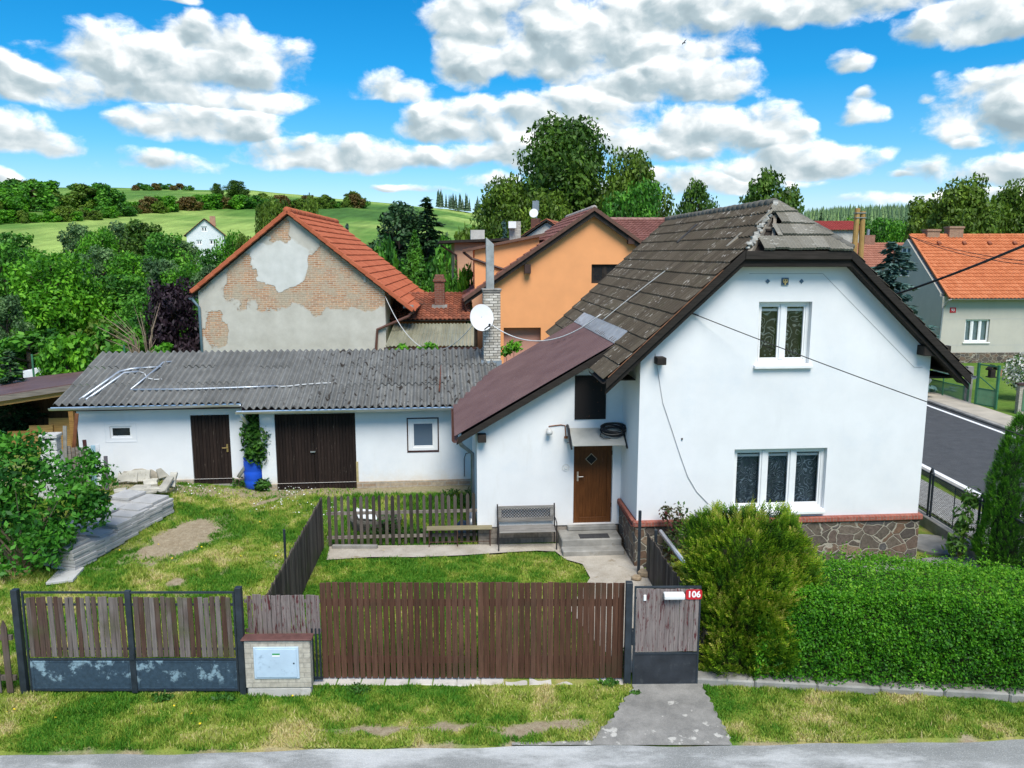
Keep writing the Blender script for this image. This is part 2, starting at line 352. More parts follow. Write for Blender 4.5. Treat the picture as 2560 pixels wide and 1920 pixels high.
def lush(x, y):
    a = fbm(x*.9, y*.9, 21, 4); b = fbm(x*3.7, y*3.7, 31, 3); l = .66+(a-.5)*1.75+(b-.5)*1.15
    verge = (y < 12.4); l = np.where(verge, l-.04-.14*sstep(-1, 5, x), l)
    l = np.where((~verge) & (x > -4.6), l+.10+.16*sstep(14.5, 17, y)-.1*sstep(-2.5, 1, x), l)
    l = np.where((~verge) & (x < -4.6), l-.02, l)
    return np.clip(l, 0, 1)
def m_soil():
    n = N('turf_soil'); g = n.attr('lush'); b = n.attr('bare'); fine = n.noise(55, 5, .7)
    turf = n.ramp(g, [(0, (.40, .34, .14)), (.4, (.24, .28, .055)), (1, (.09, .19, .02))])
    soil = n.ramp(n.noise(9, 6, .7), [(.3, (.25, .19, .115)), (.7, (.43, .36, .25))])
    c = n.mix(b, turf, soil); c = n.mix(1., c, n.ramp(fine, [(.3, (.6,)*3), (.7, (1.3,)*3)]), 'MULTIPLY')
    return n.out(c, .95, n.bump(fine, .8, .02), spec=.1)
def road_edge(x): return 10.66+.024*x+.045*(np.sin(x*1.7)*.4+np.sin(x*4.3+1)*.3+np.sin(x*.61+2)*.6)
xs = np.arange(-17, 13.3, .07); ys = np.arange(10.3, 24.5, .07); X, Y = np.meshgrid(xs, ys)
NZ = gz(X, Y)+(fbm(X*1.1, Y*1.1, 2, 3)-.5)*.05
NZ = NZ-.08*(1-sstep(0, .12, Y-road_edge(X)))
grid_mesh('lawn', X, Y, NZ, m_soil(), attrs={'lush': lush(X, Y), 'bare': bare(X, Y)}, kind='structure')
def m_land():
    n = N('countryside'); p = n.pos(); x = n.sep(p)
    r = n.math('SQRT', n.math('ADD', n.math('MULTIPLY', x[0], x[0]), n.math('MULTIPLY', x[1], x[1])))
    rows = n.noise(1., 3, .5, n.scale(p, (.45, .05, 0.))); pat = n.noise(.018, 4, .5, p); fine = n.noise(.55, 5, .65, p)
    f = n.ramp(pat, [(.40, (.065, .15, .032)), (.5, (.12, .235, .045)), (.6, (.29, .40, .10))])  # crop colours, with cloud shadows painted in as broad dark patches
    f = n.mix(1., f, n.ramp(rows, [(.3, (.78,)*3), (.7, (1.18,)*3)]), 'MULTIPLY'); f = n.mix(1., f, n.ramp(fine, [(.3, (.85,)*3), (.7, (1.14,)*3)]), 'MULTIPLY')
    near = n.ramp(n.noise(.35, 5, .6, p), [(.3, (.06, .14, .02)), (.7, (.16, .24, .04))])
    return n.out(n.mix(n.sm(r, 80, 115), near, f), .95, n.bump(n.noise(2.5, 5, .6, p), .6, .3), spec=.1)
az = np.radians(np.concatenate([np.arange(-180, -60, 4), np.arange(-60, 60, .5), np.arange(60, 181, 4)])); rr = np.concatenate([np.arange(0, 60, 2.), np.geomspace(60, 3000, 110)])
A, RR = np.meshgrid(az, rr); X, Y = RR*np.sin(A), RR*np.cos(A); Zt = terrain(X, Y)-.09-.12*((X > -17) & (X < 13.2) & (Y > 10.2) & (Y < 24.4))
grid_mesh('ground', X, Y, Zt, m_land(), kind='structure')
# ---------------------------------------------------------------- roads and paths
def m_asphalt(name, a, b, light=None, lsc=.8, crack=False):
    n = N(name); p = n.pos(); fine = n.noise(140, 3, .7, p); mid = n.noise(2.2, 6, .65, p)
    c = n.ramp(mid, [(.3, a), (.7, b)])
    if light: c = n.mix(n.math('MULTIPLY', n.sm(n.noise(lsc, 7, .72, n.scale(p, (.55, 1.6, 1))), .44, .62), .9), c, light)
    sp = n.vor(75, p); c = n.mix(n.math('MULTIPLY', n.sm(n.noise(60, 2, .5, p), .55, .68), .5), c, tuple(min(1, v*1.7) for v in b))
    c = n.mix(1., c, n.ramp(fine, [(.3, (.72,)*3), (.7, (1.25,)*3)]), 'MULTIPLY')
    if crack:
        cr = n.vor(.55, n.vmath('ADD', p, n.vmath('MULTIPLY', n.n('ShaderNodeTexNoise').outputs['Color'], (.5, .5, 0))), 'DISTANCE_TO_EDGE'); c = n.mix(n.math('MULTIPLY', n.math('SUBTRACT', 1., n.sm(cr, .0, .012)), .6), c, (.05, .05, .045, 1))
    return n.out(c, .88, n.bump(n.math('ADD', fine, sp), .5, .01), spec=.25)
def sheet(name, poly, z, m, sub=None, **kw):
    s = MB(); s.add([(x, y, z+float(gz(x, y)) if sub else z) for x, y in poly], [tuple(range(len(poly)))]); return s.build(name, m, **kw)
M_LANE = m_asphalt('pale_asphalt', (.225, .23, .218), (.31, .312, .295), (.56, .56, .54, 1), .55)
poly = [(-70, -3), (13.4, -3)]+[(x, road_edge(x)) for x in np.arange(13.4, -70, -.22)]
sheet('road', poly, -.004, M_LANE, kind='structure')
M_MAIN = m_asphalt('dark_asphalt', (.055, .058, .060), (.085, .088, .091))
sheet('main_road', [(13.9, -3), (20.1, -3), (20.1, 95), (13.9, 95)], -.02, M_MAIN, kind='structure')
M_LINE = mplain('road_paint', (.8, .8, .78, 1), .08, 4, .7)
for x in (14.02, 19.78):
    sheet('road_marking', [(x-.09, -3), (x+.09, -3), (x+.09, 95), (x-.09, 95)], -.012, M_LINE, kind='structure')
def m_pavers(name, c1, c2, w, h):
    n = N(name); b = n.brick(n.pos(), c1, c2, (.14, .13, .11, 1), w, h, .012)
    c = n.mix(1., b[0], n.ramp(n.noise(6, 5, .7, n.pos()), [(.3, (.75,)*3), (.7, (1.2,)*3)]), 'MULTIPLY'); return n.out(c, .9, n.bump(b[1], -.4, .01), spec=.2)
M_PAV = m_pavers('pavers', (.33, .33, .32, 1), (.42, .41, .39, 1), .2, .1)
def slab(name, x0, y0, x1, y1, z0, z1, m, **kw):
    s = MB(); s.box(x0, y0, z0, x1, y1, z1); return s.build(name, m, bevel=.02, **kw)
M_CONC = mplain('concrete', (.27, .26, .235, 1), .3, 2.5, .9, .5, .008, 40, dirt=(.23, .21, .17, 1))
M_CONCL = mplain('pale_concrete', (.52, .49, .44, 1), .2, 2.2, .9, .5, .008, 40, dirt=(.36, .33, .28, 1))
slab('pavement', 11.6, 11.2, 13.0, 60, -.3, .06, M_PAV, kind='structure')
slab('kerb', 13.55, 11.2, 13.75, 60, -.3, .09, M_CONC, kind='structure')
slab('far_kerb', 20.15, 5, 20.4, 60, -.3, .10, M_CONC, kind='structure')
slab('far_pavement', 20.5, 24, 22.0, 70, -.3, .07, mplain('sand_concrete', (.44, .39, .31, 1), .15, 1.2, .9, .4, .006, 50), kind='structure')
# concrete apron in front of the small gate
def m_apron():
    n = N('apron_concrete'); p = n.pos(); c = n.ramp(n.noise(2.6, 6, .7, p), [(.3, (.17, .165, .15)), (.7, (.33, .315, .285))])
    c = n.mix(n.sm(n.math('ADD', n.noise(4.2, 6, .62, p), n.math('MULTIPLY', n.math('SUBTRACT', 1., n.sm(n.sep(p)[1], 10.9, 11.5)), .10)), .645, .70), c, (.48, .46, .41, 1)); c = n.mix(1., c, n.ramp(n.noise(90, 3, .7, p), [(.3, (.75,)*3), (.7, (1.22,)*3)]), 'MULTIPLY')
    return n.out(c, .9, n.bump(n.noise(35, 5, .7, p), .5, .01), spec=.2)
s = MB(); pts = []
for i, y in enumerate(np.linspace(10.72, 12.35, 34)):
    t = (y-10.8)/1.55; j = .02*math.sin(y*9)+.022*math.sin(y*31)+random.uniform(-.03, .03)
    pts.append((1.17+.88*t**.85+j, 3.22-.07*t-j*.6, y))
for a, b in zip(pts, pts[1:]): za, zb_ = [.002+.04*min(1, (t[2]-10.72)/.3) for t in (a, b)]; s.add([(a[0], a[2], za), (a[1], a[2], za), (b[1], b[2], zb_), (b[0], b[2], zb_)], [(0, 1, 2, 3)])
s.build('driveway_apron', m_apron(), kind='structure')
def m_path():
    n = N('path_concrete'); p = n.pos(); c = n.ramp(n.noise(1.7, 6, .65, p), [(.3, (.33, .29, .23)), (.7, (.52, .475, .405))])
    c = n.mix(n.sm(n.noise(3.2, 6, .7, p), .56, .7), c, (.28, .23, .16, 1)); c = n.mix(1., c, n.ramp(n.noise(60, 3, .7, p), [(.3, (.8,)*3), (.7, (1.18,)*3)]), 'MULTIPLY')
    return n.out(c, .92, n.bump(n.noise(30, 5, .7, p), .5, .012), spec=.15)
def P2(px, py, z=0): q = at_z(px*K, py*K, z); return (q.x, q.y)
pp = [P2(706, 1213), P2(800, 1207), P2(900, 1207), P2(1000, 1203), P2(1090, 1197), P2(1160, 1193), P2(1200, 1195), P2(1222, 1212), P2(1258, 1222), P2(1275, 1252), (1.15, 15.2), (1.5, 13.9), (1.95, 12.7), (3.1, 12.7), (3.0, 17.3), (3.0, 18.95), (-.9, 18.8), P2(712, 1183)]
s = MB(); s.add([(x, y, .045) for x, y in pp], [tuple(range(len(pp)))]); bm_path = s.build('garden_path', m_path(), kind='structure')
PATH = [Vector((x, y)) for x, y in pp]
def in_poly(x, y, P):
    c = np.zeros(np.shape(x), bool); n = len(P)
    for i in range(n):
        a, b = P[i], P[i-1]; m = ((a.y > y) != (b.y > y)) & (x < (b.x-a.x)*(y-a.y)/(b.y-a.y+1e-9)+a.x); c ^= m
    return c
# ---------------------------------------------------------------- grass
def m_grass():
    n = N('grass_blades'); c = n.ramp(n.attr('rnd'), [(0, (.66, .57, .28)), (.25, (.43, .49, .10)), (.5, (.29, .385, .055)), (.75, (.16, .31, .028)), (1, (.07, .22, .018))])
    return n.out(c, .6, None, spec=.2, trans=.3)
M_GRASS = m_grass()
def grass(name, x0, x1, y0, y1, dens, hmin, hmax, keep, hk=None, lab=None):
    n = int((x1-x0)*(y1-y0)*dens); x = RNG.uniform(x0, x1, n); y = RNG.uniform(y0, y1, n)
    b = bare(x, y); k = keep(x, y) & (RNG.random(n) > b*1.02) & ~in_poly(x, y, PATH); x, y = x[k], y[k]; n = len(x); l = lush(x, y)
    tuft = fbm(x*5, y*5, 77, 2); h = (hmin+(hmax-hmin)*np.clip(tuft*1.9-.45, 0, 1))*RNG.uniform(.6, 1.2, n)
    if hk is not None: h *= hk(x, y)
    a = RNG.uniform(0, 2*np.pi, n); w = RNG.uniform(.006, .012, n)*(1+y/26); lean = RNG.uniform(.1, 1., n)*h; la = RNG.uniform(0, 2*np.pi, n)
    z = gz(x, y)+(fbm(x*1.1, y*1.1, 2, 3)-.5)*.05-.004
    V = np.empty((n, 3, 3)); V[:, 0] = np.stack([x-np.cos(a)*w, y-np.sin(a)*w, z], -1); V[:, 1] = np.stack([x+np.cos(a)*w, y+np.sin(a)*w, z], -1)
    V[:, 2] = np.stack([x+np.cos(la)*lean, y+np.sin(la)*lean, z+h], -1)
    return fast_mesh(name, V.reshape(-1, 3), 3, np.clip(l+RNG.normal(0, .16, n), 0, 1), M_GRASS, label=lab, cat='grass', kind='stuff')
def apron_x(y): t = np.clip((y-10.8)/1.55, 0, 1); return 1.17+.88*t**.85, 3.22-.07*t
grass('grass', -11, 11, 10.5, 12.35, 4200, .025, .10, lambda x, y: (y > 10.72+.024*x+.1*(vnoise(x*2, y*0, 4)-.5)) & ((x < apron_x(y)[0]) | (x > apron_x(y)[1])), lambda x, y: 1.-.25*sstep(11.9, 12.3, y), 'patchy grass of the verge between lane and fences')
grass('grass', -15, -4.6, 12.3, 22.5, 1700, .03, .11, lambda x, y: (x < -4.55), None, 'tufty yellowing grass of the yard before the shed')
grass('grass', -4.7, 3.0, 12.75, 18.6, 2400, .03, .09, lambda x, y: (x > -5.1+.17*(y-16)), None, 'short green lawn behind the tall brown gate')
grass('grass', -4.5, -.9, 18.75, 22.0, 1500, .04, .16, lambda x, y: (x > -4.5), None, 'grass of the fenced garden plot beside the shed')

def flowers(name, spots, n, size, m, lab):
    V = []
    for (px, py, rx, ry) in spots:
        c = at_z(px*K, py*K, .2); x = RNG.normal(c.x, rx, n); y = RNG.normal(c.y, ry, n); z = gz(x, y)+RNG.uniform(.05, .11, n); a = RNG.uniform(0, 6.28, n); s = size*RNG.uniform(.6, 1.2, n)
        t = RNG.normal(0, .35, n); V.append(np.stack([np.stack([x+np.cos(a+k)*s, y+np.sin(a+k)*s, z+np.sin(k+t)*s*.4], -1) for k in (0, 1.57, 3.14, 4.71)], 1))
    V = np.concatenate(V); fast_mesh(name, V.reshape(-1, 3), 4, RNG.random(len(V)), m, label=lab, cat='flowers', kind='stuff')
flowers('daisies', [(610, 1068, .4, .3), (590, 1100, .4, .25), (640, 1075, .25, .3), (420, 1080, .5, .3), (700, 1110, .5, .2)], 46, .02, mplain('white_petal', (.8, .8, .76, 1), .05), 'scattered white daisies in the yard grass')
flowers('dandelions', [(548, 1180, 1.4, 1.2), (300, 1240, 1.5, .6), (330, 1530, 1.6, .3)], 9, .022, mplain('yellow_petal', (.75, .55, .02, 1), .1), 'few yellow dandelions in the yard and verge')
# ================================================================ WHITE HOUSE
def m_render(name, base, stain=(.55, .52, .46, 1), sa=.35, low=None):
    n = N(name); o = n.obj(); a = tuple(x*.93 for x in base)
    c = n.ramp(n.noise(1.1, 5, .6), [(.35, a), (.65, base)]); c = n.mix(n.math('MULTIPLY', n.sm(n.noise(.6, 6, .7), .5, .72), .5), c, tuple(x*y for x, y in zip(base, (.84, .88, .92))))
    streak = n.noise(1., 5, .65, n.scale(o, (2.6, 2.6, .5))); c = n.mix(n.math('MULTIPLY', n.sm(streak, .56, .78), sa), c, stain)
    if low:                                    # splash-back dirt along the foot of the wall
        z = n.sep(o)[2]; f = n.math('ADD', z, n.math('MULTIPLY', n.noise(3., 5, .7), .9)); c = n.mix(n.math('MULTIPLY', n.math('SUBTRACT', 1., n.sm(f, low[0], low[1])), low[2]), c, low[3])
    return n.out(c, .92, n.bump(n.noise(55, 5, .65), .35, .006), spec=.15)
M_WHITE = m_render('white_render', (.79, .79, .785), (.66, .66, .65, 1), .35)
M_ANNEX = m_render('white_render_weathered', (.78, .78, .77), (.58, .55, .50, 1), .4, (.45, 1.15, .6, (.62, .50, .40, 1)))
def m_stone():
    n = N('rubble_stone'); o = n.scale(n.obj(), (1, 1, 1.25)); w = n.n('ShaderNodeTexNoise'); w.inputs['Scale'].default_value = 3.; n.l(o, w.inputs[0])
    v = n.vmath('ADD', o, n.vmath('MULTIPLY', w.outputs['Color'], (.16, .16, .16))); e = n.vor(3.1, v, 'DISTANCE_TO_EDGE'); cid = n.vor(3.1, v, 'F1', 'Color')
    c = n.ramp(n.sep(cid)[0], [(0, (.07, .06, .055)), (.35, (.14, .115, .09)), (.6, (.17, .105, .07)), (.8, (.10, .095, .092)), (1, (.22, .16, .11))])
    c = n.mix(1., c, n.ramp(n.noise(16, 5, .7), [(.3, (.65,)*3), (.7, (1.35,)*3)]), 'MULTIPLY')
    j = n.sm(n.math('ADD', e, n.math('MULTIPLY', n.math('SUBTRACT', n.noise(18, 4), .5), .03)), .018, .05); c = n.mix(j, (.34, .31, .25, 1), c)
    return n.out(c, .9, n.bump(n.math('ADD', n.math('MULTIPLY', j, .7), n.math('MULTIPLY', n.noise(14, 5, .7), .5)), .9, .03), spec=.15)
M_STONE = m_stone()
def m_bricks(name, c1, c2, mort, w=.25, h=.08, axis='xz', bumpd=.01, ms=.008):
    n = N(name); x = n.sep(n.obj()); s = n.math('ADD', x[0], x[1]); v = n.comb(s, x[2], 0.) if axis == 'xz' else n.comb(x[2], s, 0.)
    b = n.brick(v, c1, c2, mort, w, h, ms); c = n.mix(1., b[0], n.ramp(n.noise(11, 5, .7), [(.3, (.7,)*3), (.7, (1.25,)*3)]), 'MULTIPLY')
    return n.out(c, .9, n.bump(b[1], -.6, bumpd), spec=.15)
M_LEDGE = m_bricks('red_ledge_brick', (.36, .12, .085, 1), (.29, .085, .06, 1), (.26, .17, .14, 1), .3, .075, 'zx')
M_TIMB = mplain('black_brown_timber', (.028, .022, .018, 1), .35, 6, .75, .4, .006, 30, spec=.25)
M_BARGE = mwood('old_dark_timber', [(.014, .012, .010), (.03, .025, .021), (.05, .04, .034)], 0, .85)
def m_tile(name, cols, fleck=None, moss=None, fa=.5, fs=26.):
    n = N(name); o = n.obj(); rn = n.attr('rnd'); c = n.ramp(n.math('ADD', n.math('MULTIPLY', rn, .55), n.math('MULTIPLY', n.noise(1.6, 5, .6), .45)), [(i/(len(cols)-1), q) for i, q in enumerate(cols)])
    c = n.mix(1., c, n.ramp(n.noise(30, 4, .7), [(.3, (.84,)*3), (.7, (1.16,)*3)]), 'MULTIPLY')
    if fleck:
        f = n.math('MULTIPLY', n.sm(n.noise(fs, 2, .5, n.scale(o, (.22, .9, .22))), .60, .68), n.sm(n.noise(.8, 4, .6), .42, .64)); c = n.mix(n.math('MULTIPLY', f, fa), c, fleck)
    if moss: c = n.mix(n.math('MULTIPLY', n.sm(n.noise(1.3, 6, .7), .52, .72), .7), c, moss)
    return n.out(c, .88, n.bump(n.noise(38, 4, .7), .6, .008), spec=.18)
M_OLDTILE = m_tile('weathered_concrete_tile', [(.050, .039, .028), (.084, .066, .046), (.122, .10, .072)], (.50, .46, .40, 1), (.07, .062, .035, 1), .85, 30)
M_HIPTILE = m_tile('lichen_grey_tile', [(.14, .128, .10), (.20, .185, .15), (.26, .24, .20)], (.55, .53, .46, 1), (.12, .105, .07, 1), .8, 24)
def tile_sheet(name, O, A, B, la, lb, m, parent, course=.33, rib=.1, ac=.035, ar=.014, clips=(), holes=None, tw=None, jit=.0, cjit=.0, shape='sin', nrm=None, **kw):
    """courses of ribbed tiles: A runs along the eave, B up the slope"""
    O, A, B = Vector(O), Vector(A).normalized(), Vector(B).normalized(); nv = A.cross(B).normalized(); nv = -nv if nv.z < 0 else nv
    if nrm is not None: nv = nrm
    nr = max(1, round(lb/course)); cs = lb/nr; per = 6 if shape == 'sin' else 4; na = max(2, round(la/rib))*per; rb = la/(na/per)
    tw = tw or rib*3; bm = bmesh.new(); lay = bm.faces.layers.float.new('rnd'); rr = random.Random(len(name)*7+nr)
    prof = {'sin': lambda k: ar*.5*(1+math.sin(2*math.pi*k/6)), 'round': lambda k: ar*(0, .85, 1., .35)[k % 4], 'pan': lambda k: ar*(0., 0., 1., .6)[k % 4], 'seam': lambda k: ar*(1., 1., 0, 0)[k % 4]}[shape]
    for j in range(nr):
        t0 = j*cs-(.05 if j == 0 else 0); t1 = (j+1)*cs+.004; sh = rr.uniform(-cjit, cjit); lo = []; hi = []
        rt = [rr.uniform(-1, 1) for _ in range(int(la/tw)+3)]; rl = [rr.uniform(0, 1) for _ in range(int(la/tw)+3)]
        for i in range(na+1):
            a = i*rb/per; k = int((a+sh)/tw+1); p = prof(i); dz = rt[k]*jit
            lo.append(bm.verts.new(O+A*a+B*(t0+dz*.6)+nv*(ac+p+dz*.25))); hi.append(bm.verts.new(O+A*a+B*t1+nv*(p*.9+.004)))
        und = [bm.verts.new(v.co-nv*(ac+.004)) for v in lo]
        for i in range(na):
            a = (i+.5)*rb/per
            if holes and holes(a, j): continue
            k = int((a+sh)/tw+1)
            for f in (bm.faces.new((lo[i], lo[i+1], hi[i+1], hi[i])), bm.faces.new((und[i], und[i+1], lo[i+1], lo[i]))): f[lay] = rl[k]
    for (pt, no) in clips:
        bmesh.ops.bisect_plane(bm, geom=bm.verts[:]+bm.edges[:]+bm.faces[:], plane_co=pt, plane_no=no, clear_outer=True)
    for v in [v for v in bm.verts if not v.link_faces]: bm.verts.remove(v)
    me = bpy.data.meshes.new(name); bm.normal_update(); bm.to_mesh(me); bm.free(); me.materials.append(m)
    o = bpy.data.objects.new(name, me); COL.objects.link(o); o.parent = parent; return tag(o, **kw)
def ridge_caps(mb, a, b, r=.11, step=.36, seg=7, drop=.03):
    a, b = Vector(a), Vector(b); d = (b-a); n = max(1, round(d.length/step)); d /= n
    for i in range(n):
        mb.rnd(); p = a+d*i; q = a+d*(i+1.12); o = Vector((random.uniform(-.008, .008), random.uniform(-.008, .008), random.uniform(-.006, .01)-drop))
        mb.tube([p+o, q+o], [r*1.08, r*.94], seg*2)
# ---------------------------------------------------------------- windows and doors
M_PVC = mplain('white_plastic', (.80, .80, .79, 1), .04, 5, .35, .05, .002, 20, spec=.4)
def m_glass():
    n = N('window_glass'); g = n.n('ShaderNodeBsdfGlossy'); g.inputs['Roughness'].default_value = .03; t = n.n('ShaderNodeBsdfTransparent'); fr = n.n('ShaderNodeFresnel'); fr.inputs['IOR'].default_value = 1.5
    mx = n.n('ShaderNodeMixShader'); n.l(n.math('ADD', n.math('MULTIPLY', fr.outputs[0], .8), .03), mx.inputs[0]); n.l(t.outputs[0], mx.inputs[1]); n.l(g.outputs[0], mx.inputs[2])
    o = n.n('ShaderNodeOutputMaterial'); n.l(mx.outputs[0], o.inputs[0]); return n.m
M_GLASS = m_glass()
def m_mirror_glass():
    n = N('reflecting_glass'); return n.out((.10, .14, .19, 1), .04, None, 0., spec=1.)
M_MIRROR = m_mirror_glass()
def m_lace(name, dark, light, flower=True):  # dark: the unlit room behind the lace, painted into the curtain colour
    n = N(name); x = n.sep(n.obj()); p = n.comb(x[0], x[2], 0.); w = n.n('ShaderNodeTexNoise'); w.inputs['Scale'].default_value = 3.5; n.l(p, w.inputs[0])
    v = n.vmath('ADD', p, n.vmath('MULTIPLY', w.outputs['Color'], (.22, .22, 0)))
    e = n.vor(4.6 if flower else 3.6, v, 'SMOOTH_F1'); rings = n.math('ABSOLUTE', n.math('SINE', n.math('MULTIPLY', e, 30. if flower else 20.)))
    l = n.math('SUBTRACT', 1., n.sm(rings, .10, .42)); dots = n.math('SUBTRACT', 1., n.sm(n.vor(9., v), .14, .26)); mesh = n.sm(n.noise(2.4, 3, .5, p), .34, .54)
    patt = n.math('MULTIPLY', n.math('MAXIMUM', l, dots), mesh); low = n.math('SUBTRACT', 1., n.sm(x[2], LACE_Z[0], LACE_Z[1]))
    patt = n.math('MAXIMUM', patt, n.math('MULTIPLY', n.math('MAXIMUM', n.math('SUBTRACT', 1., n.sm(n.vor(11., v), .2, .34)), l), low))
    fold_shade = n.ramp(n.noise(1., 3, .5, n.scale(p, (9., .3, 0))), [(.3, (.6,)*3), (.7, (1.3,)*3)])  # light and dark streaks paint the shading of folds on a flat curtain
    return n.out(n.mix(1., n.mix(patt, dark, light), fold_shade, 'MULTIPLY'), .9, spec=.05)
def window(parent, rect, f, lights, m_curtain=None, fw=.075, depth=.14, sill=.0, sillw=.10, lace=True, name='window', mfr=None, pane_m=None, blind=True, mull=.11):
    """a framed window set back in its opening: frame > panes; f(u, z, depth) maps into the wall"""
    u0, z0, u1, z1 = rect; mfr = mfr or M_PVC; fr = MB()
    def bx(mb, a, c, b, d, e0, e1):
        P = [f(a, c, e0), f(b, c, e0), f(b, c, e1), f(a, c, e1), f(a, d, e0), f(b, d, e0), f(b, d, e1), f(a, d, e1)]; mb.hexa(P)
    bx(fr, u0, z0, u0+fw, z1, depth, depth+.07); bx(fr, u1-fw, z0, u1, z1, depth, depth+.07)
    bx(fr, u0+fw, z0, u1-fw, z0+fw, depth, depth+.07); bx(fr, u0+fw, z1-fw, u1-fw, z1, depth, depth+.07)
    iw = (u1-u0-2*fw); edges = [u0+fw]+[u0+fw+iw*t for t in lights]+[u1-fw]
    for e in edges[1:-1]: bx(fr, e-mull/2, z0+fw, e+mull/2, z1-fw, depth-.012, depth+.068)
    root = fr.build(name, mfr, parent, bevel=.008)
    for a, b in zip(edges, edges[1:]):
        a2 = a+(mull/2 if a > edges[0] else 0); b2 = b-(mull/2 if b < edges[-1] else 0)
        sf = MB(); s_ = .045
        for q in ((a2, z0+fw, a2+s_, z1-fw), (b2-s_, z0+fw, b2, z1-fw), (a2+s_, z0+fw, b2-s_, z0+fw+s_), (a2+s_, z1-fw-s_, b2-s_, z1-fw)): bx(sf, *q, depth+.012, depth+.06)
        sf.build('frame', mfr, root, bevel=.006)
        pn = MB(); bx(pn, a2+s_, z0+fw+s_, b2-s_, z1-fw-s_, depth+.03, depth+.04); pn.build('pane', pane_m or M_GLASS, root)
        if m_curtain:
            c = MB(); bx(c, a2-.02, z0+fw-.01, b2+.02, z1-fw, depth+.16, depth+.17); c.build('curtain', m_curtain, root)
            if blind:
                c = MB(); bx(c, a2+.01, z1-fw-s_-.10, b2-.01, z1-fw-s_-.045, depth+.075, depth+.10); c.build('blind', mfr, root)
    if sill:
        s_ = MB(); s_.hexa([f(u0-sillw, z0-.10, -sill), f(u1+sillw, z0-.10, -sill), f(u1+sillw, z0-.10, depth), f(u0-sillw, z0-.10, depth), f(u0-sillw, z0-.03, -sill), f(u1+sillw, z0-.03, -sill), f(u1+sillw, z0-.001, depth), f(u0-sillw, z0-.001, depth)])
        s_.build('sill', mfr, root, bevel=.008)
    return root
# ---------------------------------------------------------------- the house itself
HF = Frame(at_z(1588, 1418), 4.5)
house = empty('white_house', (HF.o.x, HF.o.y, 0), HF.a, 'white rendered gable house with a brown weathered half hipped roof and a lean-to porch wing', 'house')
UC, RZ, SL, GW = 3.29, 8.26, .93, 6.68
def rz(u): return RZ-SL*abs(u-UC)
fg = lambda u, z, d: (u, d, z)
holes = []
W_UP = HF.rect(1640, 652, 1747, 785); W_LO = HF.rect(1587, 971, 1779, 1098)
hu = (W_UP[0], W_UP[1], W_UP[2], W_UP[3]); hl = (W_LO[0], W_LO[1], W_LO[2], W_LO[3])
tops = [(0, rz(0)-.24), (2.05, rz(2.05)-.24), (2.1, 6.93), (4.48, 6.93), (4.53, rz(4.53)-.24), (GW, rz(GW)-.24)]
g = MB(); g.wall(fg, 0, GW, 1.12, tops, [hu, hl], .4)
g.box(0, .4, 1.12, .35, 10, rz(0)-.3); g.box(GW-.35, .4, 1.12, GW, 10, rz(GW)-.3)
g.wall(lambda u, z, d: (u, 10-d, z), .35, GW-.35, 1.12, [(.35, rz(.35)-.3), (UC, RZ-.3), (GW-.35, rz(GW-.35)-.3)], [], .35)
g.build('wall', M_WHITE, house)
pl = MB(); pl.box(-.03, -.04, -.3, GW+.03, .4, .98); pl.box(-.03, .4, -.3, .35, 10, .98); pl.box(GW-.35, .4, -.3, GW+.03, 10, .98); pl.build('stone_plinth', M_STONE, house)
lg = MB(); lg.box(-.09, -.10, .98, GW+.09, .0, 1.12); lg.box(-.09, 0, .98, 0, 1.7, 1.12); lg.box(GW, 0, .98, GW+.09, 10, 1.12); lg.build('brick_ledge', M_LEDGE, house, bevel=.025)
# fine incised lines of the gable panel
ln = MB(); M_INC = mplain('incised_line', (.42, .41, .40, 1), .1)
lp = [HF.hv(x, y) for x, y in ((1873, 684), (2057, 684), (2285, 918), (2306, 918))]
for a_, b_ in zip(lp, lp[1:]): ln.bar((a_[0], -.002, a_[1]), (b_[0], -.002, b_[1]), .006, .012)
ln.build('incised_line', M_INC, house)
LACE_Z = (4.7, 5.1); M_LACE1 = m_lace('vine_lace', (.075, .058, .05, 1), (.48, .47, .42, 1), False)
LACE_Z = (1.35, 1.75); M_LACE2 = m_lace('flower_lace', (.10, .125, .135, 1), (.42, .50, .53, 1))
window(house, hu, fg, [.5], M_LACE1, depth=.13, sill=.10, sillw=.06)
wl = window(house, hl, fg, [.335, .665], M_LACE2, depth=.13, sill=.10, sillw=-.002)
# pot plants on the inner sill
for (px, hgt) in ((1605, .22), (1668, .42), (1752, .36)):
    u = HF.hv(px*K, 1080*K)[0]; q = MB()
    for k in range(9):
        a = k*.7; q.bar((u, .33, hl[1]+.1), (u+.10*math.cos(a), .33+.02*math.sin(a), hl[1]+.12+hgt*random.uniform(.5, 1)), .035, .006)
    q.build('pot_plant', mplain('house_plant', (.05, .09, .02, 1), .3), wl)
# gable emblem and the two lozenges
M_BLUE = mplain('blue_ceramic', (.075, .13, .19, 1), .2, 8, .4); M_GOLD = mplain('gold_ceramic', (.60, .47, .20, 1), .15, 8, .45)
e0 = HF.rect(1688, 600, 1702, 616); em = MB(); em.box(e0[0], -.03, e0[1], e0[2], .0, e0[3]); ep = em.build('emblem', M_BLUE, house)
cu, cz = (e0[0]+e0[2])/2, (e0[1]+e0[3])/2; q = MB()
q.tube([(cu+.047*math.sin(t), -.035, cz+.012+.05*math.cos(t)) for t in np.linspace(-2.6, -.5, 9)], .009, 6); q.tube([(cu+.047*math.sin(t), -.035, cz+.012+.05*math.cos(t)) for t in np.linspace(.5, 2.6, 9)], .009, 6)
q.box(cu-.013, -.042, cz-.075, cu+.013, -.03, cz+.055); q.box(cu-.028, -.042, cz-.02, cu+.028, -.031, cz+.012); q.build('motif', M_GOLD, ep)
